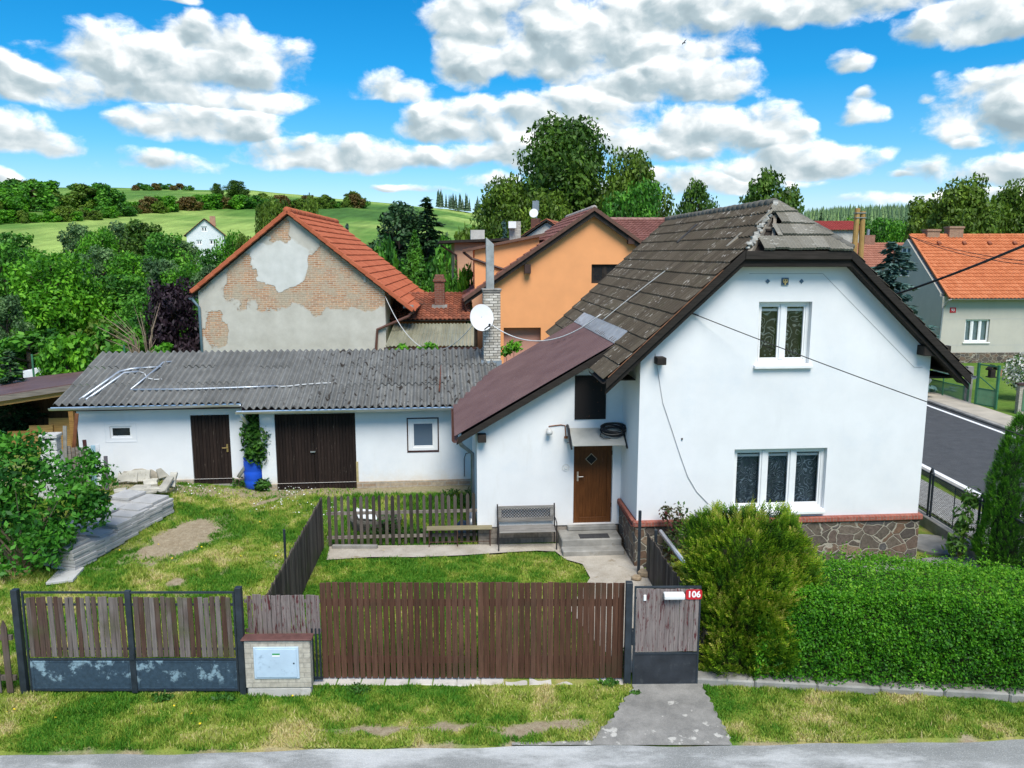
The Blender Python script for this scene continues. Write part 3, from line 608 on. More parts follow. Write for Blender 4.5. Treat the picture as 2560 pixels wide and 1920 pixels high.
q = MB(); q.lathe([(.066, 0), (.066, .006)], (0, 0, 0), 20); o = q.build('disc', mplain('dark_blue_disc', (.02, .03, .05, 1)), ep); o.rotation_euler.x = R(90); o.location = (cu, -.0305, cz)
for px in (1658, 1731):
    u, z = HF.hv(px*K, 607.5*K); q = MB(); d = .05; q.prism([(u-d, z), (u, z-d), (u+d, z), (u, z+d)], lambda a, b, e: (a, e, b), -.02, 0); q.build('lozenge', M_BLUE, house)
# roof ---------------------------------------------------------------
V0, V1 = -.36, 10.15; EL, ER = UC-4.11, UC+4.11; HE = 1.155; apex = Vector((UC, 1.0, RZ)); hl_, hr_ = Vector((UC-HE, V0, rz(UC-HE))), Vector((UC+HE, V0, rz(UC+HE)))
sl_len = 4.11*math.hypot(1, SL); cu_ = 1/math.hypot(1, SL)
def hipn(c, s): d = apex-c; return Vector((d.y, -d.x, 0))*s
def lefthole(a, j): return False
tile_sheet('roof', (EL, V0, rz(EL)), (0, 1, 0), (1, 0, SL), V1-V0, sl_len, M_OLDTILE, house, .405, .22, .034, .048, [(apex, hipn(hl_, 1)), (Vector((UC, 0, 0)), Vector((1, 0, 0)))], tw=.33, jit=.012, nrm=None)
tile_sheet('roof', (ER, V0, rz(ER)), (0, 1, 0), (-1, 0, SL), V1-V0, sl_len, M_OLDTILE, house, .405, .22, .034, .048, [(apex, hipn(hr_, -1)), (Vector((UC, 0, 0)), Vector((-1, 0, 0)))], tw=.33, jit=.012)
hb = (apex-Vector((UC, V0, rz(UC-HE)))); hlen = hb.length
st_ = [.50, .62, .66, .56]                       # where each course of the broken half hip begins
def hiphole(a, j): return a < (.36, .80, 1.0, .95)[min(j, 3)] or (j == 3 and a > 2)
tile_sheet('hip_tiles', (UC-HE, V0-.04, rz(UC-HE)+.03), (1, 0, 0), hb, 2*HE, hlen, M_HIPTILE, house, hlen/4, .075, .05, .012, [(apex+Vector((-.0, 0, 0)), -hipn(hl_, 1)), (apex, -hipn(hr_, -1))], holes=hiphole, tw=.3, jit=.035)
dk = MB()                                        # sheathing under the tiles, dark and hidden
for sgn in (-1, 1):
    pts = [(UC+sgn*4.08, V0+.02), (UC+sgn*4.08, V1-.02), (UC, V1-.02), (UC, 1.0), (UC+sgn*HE, V0+.02)]
    up = [(u, v, rz(u)-.015) for u, v in pts]; lo = [(u, v, rz(u)-.10) for u, v in pts]; n_ = len(pts)
    dk.add(up+lo, [tuple(range(n_)), tuple(range(2*n_-1, n_-1, -1))]+[(i, (i+1) % n_, n_+(i+1) % n_, n_+i) for i in range(n_)])
up = [hl_-Vector((0, 0, .17)), hr_-Vector((0, 0, .17)), apex-Vector((0, 0, .20))]; dk.add(up+[p-Vector((0, 0, .05)) for p in up], [(0, 1, 2), (5, 4, 3), (0, 3, 4, 1), (1, 4, 5, 2), (2, 5, 3, 0)])
dk.build('sheathing', M_TIMB, house)
bt = MB()                                        # battens and a rafter showing through the hole
for t in (.27, .5, .74):
    p = hl_.lerp(apex, t); w_ = HE*(1-t); bt.bar((UC-w_+.02, p.y+.02, p.z-.05), (UC, p.y+.02, p.z-.05), .05, .04)
bt.bar(hl_+Vector((.1, .05, -.07)), apex+Vector((0, .0, -.12)), .09, .10); bt.bar((UC-.55, V0+.1, rz(UC-HE)-.05), (UC-.05, .85, RZ-.2), .07, .06)
bt.build('batten', mwood('grey_batten', [(.20, .175, .14), (.34, .30, .25)], 0), house)
mo = MB(); rr_ = random.Random(4)                # crumbled mortar along the open hip
for t in np.linspace(.02, .98, 26):
    p = hl_.lerp(apex, float(t))+Vector((rr_.uniform(-.01, .05), rr_.uniform(-.05, .02), rr_.uniform(.01, .05))); s_ = rr_.uniform(.05, .11)
    mo.obox(p, (s_, s_*1.3, s_*.6), Matrix.Rotation(rr_.uniform(0, 3), 3, 'Z') @ Matrix.Rotation(rr_.uniform(-.5, .5), 3, 'X'))
mo.build('mortar', mplain('lime_mortar', (.42, .40, .36, 1), .3, 8, .95), house)
rc = MB(); ridge_caps(rc, (UC, 1.1, RZ+.02), (UC, V1, RZ+.02)); ridge_caps(rc, hr_+Vector((.02, 0, .05)), apex+Vector((0, .1, .03)), .10, .3); rc.build('ridge_tiles', m_tile('ridge_tile', [(.10, .095, .08), (.17, .16, .14)], (.4, .38, .33, 1)), house, smooth=True)
# verge boards, fascia and soffit
bb = MB(); dn = .30
def bpoly(pts, dz0, dz1): return [(u, z+dz0) for u, z in pts]+[(u, z+dz1) for u, z in reversed(pts)]
Lp = [(EL-.02, rz(EL)-.02), (UC-HE-.02, rz(UC-HE))]; Rp = [(UC+HE+.02, rz(UC+HE)), (ER+.02, rz(ER)-.02)]
fb = lambda a, b, d: (a, d, b)
for P_ in (Lp, Rp): bb.rnd(.4); bb.prism(bpoly(P_, .0, -.2), fb, V0-.045, V0-.01); bb.rnd(.2); bb.prism(bpoly(P_, -.2, -.33), fb, V0+.02, V0+.05)
bb.rnd(.6); bb.box(UC-HE-.02, V0-.06, rz(UC-HE)-.20, UC+HE+.02, V0-.012, rz(UC-HE)-.02); bb.rnd(.3); bb.box(UC-HE-.05, V0+.02, rz(UC-HE)-.36, UC+HE+.05, V0+.06, rz(UC-HE)-.201)
bb.build('bargeboard', M_BARGE, house, bevel=.008)
sf = MB()
for P_ in (Lp, Rp): sf.prism(bpoly([(max(P_[0][0], -.75), rz(max(P_[0][0], -.75))), P_[1]] if P_ is Lp else [P_[0], (min(P_[1][0], 7.35), rz(min(P_[1][0], 7.35)))], -.25, -.28), fb, V0+.05, .0)
sf.box(UC-HE, V0+.06, rz(UC-HE)-.33, UC+HE, 0, rz(UC-HE)-.29)
sf.box(GW+.01, .02, 4.30, ER-.05, 9.8, 4.34); sf.box(-.75, .4, 4.28, -.01, 1.2, 4.31); sf.build('soffit', M_TIMB, house)
for q_ in ((6.33, -.30, 4.86, 6.95, .0, 5.08), (.30, -.3, 4.72, .5, .0, 4.88)): pe = MB(); pe.box(*q_); pe.build('purlin_end', M_TIMB, house, bevel=.01)
vt = MB()                                       # a rusty edging strip on the left verge
vt.bar((EL+.02, V0-.05, rz(EL)+.045), (UC-HE-.5, V0-.05, rz(UC-HE-.5)+.045), .03, .012); vt.build('verge_strip', mplain('rusty_strip', (.22, .10, .05, 1), .4, 9), house)
M_ZINC = mplain('zinc', (.36, .38, .39, 1), .15, 3, .45, .1, .002, 20, .7, .5); M_BRNG = mplain('brown_gutter', (.12, .055, .04, 1), .2, 3, .45)
def gutter(mb, a, b, r=.07, seg=8):
    a, b = Vector(a), Vector(b); d = (b-a).normalized(); s_ = d.cross(Vector((0, 0, 1))).normalized(); pr = [(math.cos(t)*r, math.sin(t)*r) for t in np.linspace(math.pi, 2*math.pi, seg)]
    out = [(x, y) for x, y in pr]+[(x*.86, y*.86) for x, y in reversed(pr)]; n_ = len(out)
    vs = [a+s_*x+Vector((0, 0, y)) for x, y in out]+[b+s_*x+Vector((0, 0, y)) for x, y in out]
    mb.add(vs, [(i, (i+1) % n_, n_+(i+1) % n_, n_+i) for i in range(n_)]+[tuple(range(n_-1, -1, -1)), tuple(range(n_, 2*n_))])
gt = MB(); gutter(gt, (EL-.07, V0-.02, rz(EL)-.03), (EL-.07, 1.1, rz(EL)-.03)); gt.build('gutter', M_TIMB, house)
gt = MB(); gutter(gt, (ER+.07, V0-.05, rz(ER)-.03), (ER+.07, V1, rz(ER)-.03)); gt.build('gutter', M_ZINC, house)
# a missing row of tiles patched with boards, high on the slope
for (px, py, w_, l_, c_) in ((1487, 508, .16, .75, (.045, .04, .036, 1)), (1590, 522, .14, .45, (.30, .26, .20, 1)), (1655, 473, .10, .5, (.30, .26, .20, 1))):
    r_ = ray(px*K, py*K); o_, e_ = HF._r(px*K, py*K); t = (RZ-SL*UC+SL*o_.x-o_.z)/(e_.z-SL*e_.x); p = o_+e_*t; d = Vector((1, 0, SL)).normalized(); q = MB(); nn = Vector((-SL, 0, 1)).normalized()*.06
    q.bar(p-d*l_/2+nn, p+d*l_/2+nn, w_, .03, nn); q.build('patch_board', mplain('patch_board', c_, .2, 9), house)
# ---------------------------------------------------------------- porch wing
VA = 1.72; AS = .583; AU0 = -3.56
def az_(u): return 5.0+AS*(u+.25)
fa_ = lambda u, z, d: (u, VA+d, z)
D = HF.rect(1240, 964, 1321, 1130, VA); PN = HF.rect(1242, 811, 1308, 905, VA)
aw = MB(); aw.wall(fa_, AU0, -.001, D[1]-.02, [(AU0, az_(AU0)-.10), (-.001, az_(-.001)-.10)], [(D[0], D[1], D[2], D[3])], .3)
aw.wall(lambda u, z, d: (AU0+d, VA+u, z), .3, 6.2, .4, [(.3, az_(AU0)-.10), (6.2, az_(AU0)-.10)], [], .3); aw.build('wing_wall', M_ANNEX, house)
M_GREYB = m_bricks('grey_foot_brick', (.30, .26, .22, 1), (.22, .19, .16, 1), (.15, .13, .11, 1), .3, .14)
fp = MB(); fp.box(AU0+.03, VA+.03, -.2, -.05, VA+.3, D[1]-.02); fp.box(AU0+.03, VA+.3, -.2, AU0+.3, VA+6.2, .4); fp.build('wing_foot', M_GREYB, house)
def m_sheet():
    n = N('brown_sheet_metal'); c = n.ramp(n.noise(1.4, 6, .65), [(.3, (.105, .055, .05)), (.7, (.155, .09, .082))]); c = n.mix(n.math('MULTIPLY', n.sm(n.noise(7, 6, .7), .6, .74), .5), c, (.20, .14, .12, 1)); sy = n.math('FRACT', n.math('MULTIPLY', n.sep(n.obj())[1], 2.63)); c = n.mix(n.math('MULTIPLY', n.math('LESS_THAN', sy, .10), .5), c, (.04, .022, .02, 1)); return n.out(c, .55, n.bump(n.noise(60, 3), .2, .003), spec=.4)  # dark lines along the seams: rib shading put into the colour
M_SHEET = m_sheet()
AEL = -4.03; alen = (-.25-AEL)*math.hypot(1, AS)
tile_sheet('wing_roof', (AEL, 1.4, az_(AEL)), (0, 1, 0), (1, 0, AS), 6.1, alen, M_SHEET, house, alen, .19, .03, .034, shape='seam')
ab = MB(); ab.prism([(AEL-.02, az_(AEL)-.01), (-.2, az_(-.2)-.01), (-.2, az_(-.2)-.17), (AEL-.02, az_(AEL)-.17)], fb, 1.36, 1.40); ab.prism([(AEL+.1, az_(AEL+.1)-.02), (-.1, az_(-.1)-.02), (-.1, az_(-.1)-.09), (AEL+.1, az_(AEL+.1)-.09)], fb, 1.40, 7.45); ab.build('bargeboard', M_BARGE, house, bevel=.006)
gt = MB(); gutter(gt, (AEL-.06, 1.3, az_(AEL)-.03), (AEL-.06, 7.3, az_(AEL)-.03), .075); gt.build('gutter', M_BRNG, house)
pe = MB(); pe.box(AU0+.02, 1.44, az_(AU0)-.42, AU0+.22, VA, az_(AU0)-.24); pe.build('purlin_end', M_TIMB, house, bevel=.01)
fl = MB()                                       # flashing where the wing roof meets the main slope
for i in range(7): a, b = 1.42+i*.88, 1.42+i*.88+.89; fl.rnd(); d = .004*(i % 2); fl.hexa([(-.30, a, az_(-.3)+.035+d), (-.30, b, az_(-.3)+.035+d), (.02, b, rz(.02)+.075+d), (.02, a, rz(.02)+.075+d), (-.30, a, az_(-.3)+.05+d), (-.30, b, az_(-.3)+.05+d), (.02, b, rz(.02)+.085+d), (.02, a, rz(.02)+.085+d)])
fl.build('flashing', mplain('grey_flashing', (.36, .36, .36, 1), .2, 4, .5, rv=.25, dirt=(.33, .22, .13, 1)), house)
# boarded opening above the porch
pn = MB(); pn.box(PN[0], VA-.03, PN[1], PN[2], VA-.003, PN[3]); n = N('dark_board'); c = n.mix(n.sm(n.noise(9, 6, .75), .62, .70), (.016, .013, .012, 1), (.30, .12, .06, 1)); c = n.mix(n.sm(n.noise(2.2, 3), .46, .56), (.016, .013, .012, 1), c)
pn.build('dark_hatch', n.out(c, .85), house, bevel=.01)
# entrance door
M_DOOR = mwood('oak_door', [(.075, .025, .007), (.105, .037, .010), (.13, .048, .014)], 2, .5, peel=(.22, .10, .055, 1), dens=.84)
dd = MB(); y0 = VA+.09; w_ = D[2]-D[0]
dd.rnd(.5); dd.box(D[0]+.005, y0+.03, D[1], D[2]-.005, y0+.09, D[3]-.005)
for a, b, e0_, e1_ in ((D[0]+.005, D[0]+.15, D[1], D[3]-.005), (D[2]-.12, D[2]-.005, D[1], D[3]-.005)): dd.rnd(); dd.box(a, y0, e0_, b, y0+.03, e1_)
dd.rnd(); dd.box(D[0]+.15, y0, D[1], D[2]-.12, y0+.03, D[1]+.14); dd.rnd(); dd.box(D[0]+.15, y0, D[3]-.13, D[2]-.12, y0+.03, D[3]-.005)
door = dd.build('front_door', M_DOOR, house, bevel=.006); cu, cz = HF.hv(1279*K, 994*K, VA)
q = MB(); d = .15; q.prism([(cu-d, cz), (cu, cz-d), (cu+d, cz), (cu, cz+d)], fb, y0+.016, y0+.031); q.build('diamond_trim', mplain('pale_trim', (.4, .3, .2, 1)), door)
q = MB(); d = .128; q.prism([(cu-d, cz), (cu, cz-d), (cu+d, cz), (cu, cz+d)], fb, y0+.008, y0+.0155); q.build('diamond_pane', mplain('smoked_glass', (.02, .02, .02, 1), .1, 4, .1, spec=.6), door)
hu_, hz_ = HF.hv(1249*K, 1031*K, VA); q = MB(); q.box(hu_-.02, y0-.01, hz_-.12, hu_+.02, y0-.0005, hz_+.12); q.tube([(hu_, y0-.01, hz_), (hu_, y0-.05, hz_), (hu_+.13, y0-.05, hz_)], .011, 8); q.build('handle', mplain('bright_metal', (.75, .7, .6, 1), .1, 4, .3, metal=.8), door)
for z_ in (D[1]+.45, D[3]-.2): q = MB(); q.box(D[2]-.012, y0-.03, z_-.05, D[2]+.03, y0-.002, z_+.05); q.build('hinge', M_TIMB, door)
# canopy over the door, with brackets
c0 = HF.rect(1228, 930, 1338, 963, VA-.0); n = N('milky_polycarbonate'); M_POLY = n.out(n.ramp(n.noise(3, 5), [(.3, (.50, .49, .44)), (.7, (.62, .61, .57))]), .35, spec=.4, trans=.35)
U0, U1 = c0[0], c0[2]+.0; zt_, zf = c0[3]+.05, c0[1]+.18; q = MB(); nv_ = 10
for i in range(nv_):
    t0, t1 = i/nv_, (i+1)/nv_; g_ = lambda t: (VA-.02-.68*t, zt_+(zf-zt_)*t**1.6)
    a, b = g_(t0), g_(t1); q.hexa([(U0, a[0], a[1]), (U1, a[0], a[1]), (U1, b[0], b[1]), (U0, b[0], b[1]), (U0, a[0], a[1]+.012), (U1, a[0], a[1]+.012), (U1, b[0], b[1]+.012), (U0, b[0], b[1]+.012)])
cnp = q.build('door_canopy', M_POLY, house)
for u in (U0-.03, U1+.03):
    q = MB(); q.tube([(u, VA-.01, zt_+.08), (u, VA-.2, zt_+.03), (u, VA-.45, zf+.09), (u, VA-.72, zf-.06)], [.035, .034, .03, .022], 8); q.bar((u, VA-.01, zt_-.35), (u, VA-.5, zf+.05), .02, .02); q.build('bracket', mplain('black_bracket', (.02, .02, .022, 1), .2, 5, .45), cnp)
# lamp, chased cable, socket
lu, lz = HF.hv(1185*K, 928*K, VA); q = MB(); q.tube([(lu, VA-.003, lz), (lu, VA-.09, lz+.02)], .05, 10); q.lathe([(.03, -.09), (.075, -.085), (.085, -.03), (.06, .02), (.03, .04)], (lu, VA-.14, lz), 14); q.build('wall_lamp', mplain('grey_white_lamp', (.55, .55, .53, 1), .1, 5, .4), house, smooth=True)
q = MB(); z2 = lz+.10; q.tube([(lu-.0, VA-.01, z2-.02), (lu+.15, VA-.012, z2), (lu+.3, VA-.012, z2+.015), (lu+.40, VA-.012, z2), (lu+.42, VA-.012, z2-.25)], .014, 6); q.rnd()
q.lathe([(.0, 0), (.045, 0), (.045, .05)], (lu+.42, VA-.06, z2-.31), 10); q.build('rusty_conduit', mplain('rust', (.20, .075, .03, 1), .5, 14, .9), house)
u, z = HF.hv(1222*K, 1010*K, VA); q = MB(); q.box(u-.04, VA-.03, z-.04, u+.04, VA-.001, z+.04); q.tube([(u+.085*math.cos(t), VA-.004, z+.085*math.sin(t)) for t in np.linspace(0, 6.28, 14)[:-1]], .012, 5, True); q.build('door_bell', mplain('cream_box', (.72, .70, .65, 1)), house)
# steps with their slab edges
st = MB(); sx0, sx1 = HF.hv(1215*K, 1170*K, .9)[0], -.10
st.rnd(); st.box(sx0, 1.0, -.15, sx1, VA+.03, .33); st.rnd(); st.box(sx0-.02, .66, -.15, sx1, 1.0, .17); st.rnd(); st.box(D[0]-.15, VA-.12, .33, D[2]+.1, VA+.12, D[1]-.012)
st.build('entrance_steps', M_CONC, house, bevel=.02)
# electric lead down the gable, iron hook with the service mast
cb = MB(); pts = [(1415, 764), (1421, 800), (1432, 870), (1452, 930), (1470, 985), (1486, 1030), (1505, 1062), (1530, 1088)]; cb.tube([(lambda q_: (q_[0], -.012, q_[1]))(HF.hv(a*K, b*K, -.012)) for a, b in pts], .009, 5); cb.build('earth_lead', mplain('grey_lead', (.45, .45, .46, 1)), house)
u, z = HF.hv(1473*K, 948*K); q = MB(); q.lathe([(.0, -.02), (.018, -.02), (.018, .02)], (u, -.012, z), 8); q.build('wall_plug', M_TIMB, house)
mu, mv, mz = ER-.55, 4.6, rz(ER-.55); q = MB(); q.tube([(mu, mv, mz-.4), (mu, mv, mz+.75)], .03, 8); q.obox((mu, mv, mz+.66), (.16, .1, .2)); q.build('roof_mast', mplain('pale_mast', (.6, .62, .63, 1), .1, 4, .5), house)
MAST = HF.w(mu, mv, mz+.6)
# side downpipe at the wing corner
q = MB(); u, z = HF.hv(1023*K, 930*K, VA+.25); q.tube([(AEL+.02, VA-.1, az_(AEL)-.08), (AEL+.1, VA+.2, az_(AEL)-.3), (AU0-.09, VA+.5, az_(AEL)-.6), (AU0-.09, VA+.5, .75)], .05, 10); q.tube([(AU0-.09, VA+.5, .75), (AU0-.12, VA+.4, .62), (AU0-.14, VA+.2, .58), (AU0-.14, VA+.15, .3)], .075, 10); q.build('downpipe', M_ZINC, house, smooth=True)
# ================================================================ SHED AND ITS YARD
SF = Frame((-7.2, 22.4), 5.5)
shed = empty('shed', (SF.o.x, SF.o.y, 0), SF.a, 'long low white shed with a grey corrugated roof and brown plank doors', 'shed')
SU0, SU1 = -5.15, 6.05; SEZ, SS = 2.80, .30
def sz(v): return SEZ+SS*(v+.38)                 # top of the roof
M_SHEDW = m_render('shed_render', (.78, .79, .79), (.60, .57, .50, 1), .3, (.75, 1.35, .5, (.60, .50, .36, 1)))
fr_ = lambda u, z, d: (u, d, z); fl_ = lambda u, z, d: (u, .36+d, z)
DL = SF.rect(410, 897, 503, 1046, .36); DG = SF.rect(592, 895, 772, 1058, 0); WL_ = SF.rect(236, 921, 286, 946, .36); WR = SF.rect(884, 907, 944, 971, 0)
w = MB(); w.wall(fl_, SU0, -.02, .62, [(SU0, sz(.36)-.12), (-.02, sz(.36)-.12)], [(DL[0], .62, DL[2], DL[3]), WL_], .25)
w.wall(fr_, -.02, SU1, .52, [(-.02, sz(0)-.12), (SU1, sz(0)-.12)], [(DG[0], .52, DG[2], DG[3]), WR], .25)
w.box(-.02, .25, .3, .2, .61, 2.8)
w.wall(lambda u, z, d: (SU0+d, u, z), .61, 3.4, .5, [(.61, sz(.61)-.12), (3.4, sz(3.4)-.12)], [], .2); w.box(SU0+.2, 3.2, .3, SU1, 3.4, sz(3.2)-.14)
w.build('wall', M_SHEDW, shed)
M_FOOT = m_bricks('rough_footing', (.40, .33, .24, 1), (.33, .24, .16, 1), (.36, .32, .26, 1), .4, .12, ms=.02)
for a, b, v_ in ((SU0, DL[0], .36), (DL[2], -.02, .36), (DG[2], SU1, 0), (-.02, DG[0], 0)): ft = MB(); ft.box(a, v_-.04, .1, b, v_+.2, .62 if v_ else .52); ft.build('foot_course', M_FOOT, shed, bevel=.01)
# patch of fallen render low on the left
q = MB(); a = SF.hv(262*K, 1032*K, .35); b = SF.hv(345*K, 1004*K, .35); rr_ = random.Random(3); u_, z_ = (a[0]+b[0])/2, .66
q.prism([(u_+.62*math.cos(t)*rr_.uniform(.8, 1.15), z_+max(-.05, .33*math.sin(t)*rr_.uniform(.8, 1.2))) for t in np.linspace(0, 2*math.pi, 22)[:-1]], lambda a, b, d: (a, d, b), .352, .372); q.build('bare_patch', mplain('bare_mortar', (.46, .41, .33, 1), .25, 9, .95, .6, .01, 25), shed)
def m_fibre():
    n = N('fibre_cement'); o = n.obj(); c = n.ramp(n.math('ADD', n.math('MULTIPLY', n.noise(2.2, 6, .7), .86), n.math('MULTIPLY', n.attr('rnd'), .14)), [(.28, (.12, .12, .112)), (.5, (.165, .165, .155)), (.72, (.225, .225, .21))])
    c = n.mix(n.math('MULTIPLY', n.sm(n.noise(14, 4, .7, n.scale(o, (1, .4, 1))), .62, .72), .6), c, (.46, .46, .43, 1))
    x = n.sep(o); den = n.math('ADD', n.math('MULTIPLY', n.sm(x[0], -1., 5.), .55), n.math('MULTIPLY', n.noise(.9, 3), .5))
    m = n.math('MULTIPLY', n.sm(n.noise(4.6, 3, .5, n.scale(o, (1.5, .8, 1.))), .60, .65), n.sm(den, .30, .55)); c = n.mix(n.math('MULTIPLY', m, .9), c, (.03, .022, .016, 1))
    c = n.mix(1., c, n.ramp(n.noise(45, 4, .7), [(.3, (.88,)*3), (.7, (1.1,)*3)]), 'MULTIPLY'); return n.out(c, .92, n.bump(n.noise(40, 4, .7), .6, .01), spec=.12)
M_FIB = m_fibre(); LS = 3.86*math.hypot(1, SS); cc_ = LS/3
def lsh(v): return (v+.38)*math.hypot(1, SS)
tile_sheet('corrugated_roof', (-.42, -.38, sz(-.38)), (1, 0, 0), (0, 1, SS), SU1+.9+.42, LS, M_FIB, shed, cc_, .20, .014, .10, tw=.95, jit=.045)
tile_sheet('corrugated_roof', (SU0-.42, -.0, sz(.0)), (1, 0, 0), (0, 1, SS), -SU0, LS-lsh(0), M_FIB, shed, cc_, .20, .014, .10, tw=.95, jit=.045)
q = MB(); q.box(SU0-.2, .33, sz(.36)-.32, -.05, .36, sz(.36)-.13); q.box(-.4, -.06, sz(0)-.30, SU1, -.002, sz(0)-.13); q.box(SU0-.3, .2, sz(.1)-.12, -.42, 3.2, sz(.1)-.10) if 0 else None
for i in range(28): u = SU0-.1+i*.405; v_ = -.33 if u > -.4 else .05; q.bar((u, v_, sz(v_)-.085), (u, v_+.9, sz(v_+.9)-.085), .07, .10)
q.build('rafter', mplain('dark_red_timber', (.055, .022, .016, 1), .3, 6), shed)
M_ZN2 = mplain('bright_zinc', (.66, .69, .73, 1), .12, 2, .35, .1, .002, 20, .8, .5)
gt = MB(); gutter(gt, (SU0-.5, -.10, sz(0)-.02), (-.50, -.10, sz(0)-.0), .085); gt.build('gutter', M_ZN2, shed)
gt = MB(); gutter(gt, (-.55, -.47, sz(-.38)-.03), (SU1-.05, -.47, sz(-.38)-.02), .085); gt.build('gutter', M_ZN2, shed)
q = MB(); q.tube([(-.42, -.46, sz(-.38)-.08), (-.36, -.25, 2.45), (-.32, .22, 2.2), (-.32, .24, 1.35), (-.36, .2, 1.25), (-.72, .1, .72)], .055, 10); q.build('downpipe', M_ZN2, shed, smooth=True)
# doors
M_PLANK = mwood('dark_brown_plank', [(.013, .008, .0065), (.021, .013, .010), (.029, .018, .014)], 2, .75, peel=(.20, .16, .12, 1), dens=.84)
def plank_door(u0, z0, u1, z1, v, n, name, dz=0.):
    q = MB(); w_ = (u1-u0)/n
    for i in range(n): q.rnd(); q.box(u0+i*w_+.004, v+.03, z0, u0+(i+1)*w_-.004, v+.06, z1)
    q.rnd(.1); q.box(u0, v+.06, z0, u1, v+.08, z1); return q.build(name, M_PLANK, shed, bevel=.004)
d1 = plank_door(DL[0]+.01, DL[1]+.02, DL[2]-.01, DL[3]-.01, .36, 11, 'plank_door')
hu_, hz_ = SF.hv(491*K, 967*K, .36); q = MB(); q.box(hu_-.025, .36, hz_-.13, hu_+.025, .388, hz_+.1); q.tube([(hu_, .37, hz_), (hu_, .33, hz_), (hu_-.14, .33, hz_)], .012, 8); q.build('handle', mplain('brass', (.5, .36, .14, 1), .2, 9, .4, metal=.7), d1)
um = (DG[0]+DG[2])/2-.06
d2 = plank_door(DG[0]+.01, DG[1]+.03, um-.003, DG[3]-.01, .0, 12, 'garage_door_leaf'); d3 = plank_door(um+.003, DG[1]+.03, DG[2]-.01, DG[3]-.01, .0, 13, 'garage_door_leaf')
hu_, hz_ = SF.hv(676*K, 976*K, 0); q = MB(); q.box(hu_-.07, -.02, hz_-.014, hu_+.07, .028, hz_+.014); q.build('handle', M_ZN2, d2)
q = MB(); q.box(DG[2]-.01, -.02, DG[1]-.03, DG[2]+.05, .0, DG[1]+.85); q.build('pale_post_board', mplain('straw_wood', (.42, .34, .17, 1), .25, 8), shed)
q = MB(); q.box(DG[0]-.06, -.03, DG[1]-.01, DG[2]+.08, .1, DG[1]+.02); q.box(DL[0]-.1, .30, DL[1]-.16, DL[2]+.1, .44, DL[1]+.01); q.build('threshold', M_CONC, shed)
# windows
window(shed, WL_, fl_, [], None, .02, .02, 0, pane_m=mplain('dark_glass', (.02, .025, .025, 1), .3, 5, .08, spec=.7), name='small_window')
q = MB(); a, c, b, d = WL_[0]-.14, WL_[1]-.12, WL_[2]+.14, WL_[3]+.10
for e in ((a, c, b, c+.035), (a, d-.035, b, d), (a, c+.035, a+.035, d-.035), (b-.035, c+.035, b, d-.035)): q.box(e[0], .352, e[1], e[2], .3595, e[3])
q.build('window_surround', mplain('pale_blue_render', (.72, .74, .75, 1), .04), shed)
window(shed, WR, fr_, [], None, .08, -.0, 0, pane_m=M_MIRROR, name='square_window')
q = MB(); a, c, b, d = WR[0]-.075, WR[1]-.07, WR[2]+.06, WR[3]+.06; t_ = .035
for e in ((a, c, b, c+t_*1.6), (a, d-t_, b, d), (a, c+t_*1.6, a+t_, d-t_), (b-t_, c+t_*1.6, b, d-t_)): q.box(e[0], -.012, e[1], e[2], -.002, e[3])
q.build('dark_window_border', mplain('brown_border', (.05, .022, .02, 1), .3, 8), shed)
# electric socket and lead near the corner
q = MB(); a = SF.hv(1003*K, 1030*K, 0)[0]; q.tube([(a, -.02, .6), (a, -.03, 1.15), (a+.05, -.03, 1.3), (a+.3, -.03, 1.35)], .01, 5); q.build('wall_lead', M_TIMB, shed)
# conduit lying on the roof
def on_roof(px, py, h=.075):
    o, e = SF._r(px*K, py*K); t = (SEZ+SS*.38+h+SS*o.y-o.z)/(e.z-SS*e.y); return o+e*t
M_CND = mplain('galvanised_conduit', (.42, .46, .50, 1), .15, 5, .4, .1, .002, 20, .6); M_CNL = mplain('grey_white_hose', (.52, .53, .53, 1), .15, 5, .6)
for pts, r_, m_ in (([(172, 864), (258, 803), (284, 797), (305, 795)], .042, M_CND), ([(186, 864), (268, 806), (300, 803)], .042, M_CND), ([(284, 796), (350, 792)], .026, M_CND),
                    ([(282, 842), (340, 795), (352, 783), (372, 781)], .03, M_CND), ([(282, 842), (400, 841), (520, 837), (597, 834)], .03, M_CND)):
    q = MB(); q.tube([on_roof(a, b) for a, b in pts], r_, 8); q.build('roof_conduit', m_, shed, smooth=True)
for pts in ([(597, 834), (610, 835), (625, 834), (650, 831), (690, 828), (715, 827)], [(300, 803), (312, 806), (318, 817), (335, 820), (350, 819)]):
    q = MB(); q.tube([on_roof(a, b) for a, b in pts], .02, 6); q.build('roof_hose', M_CNL, shed, smooth=True)
q = MB(); q.tube([on_roof(953, 790), on_roof(949, 845)], .022, 6); q.build('rusty_rod', mplain('rust_rod', (.14, .045, .025, 1), .4, 9), shed)
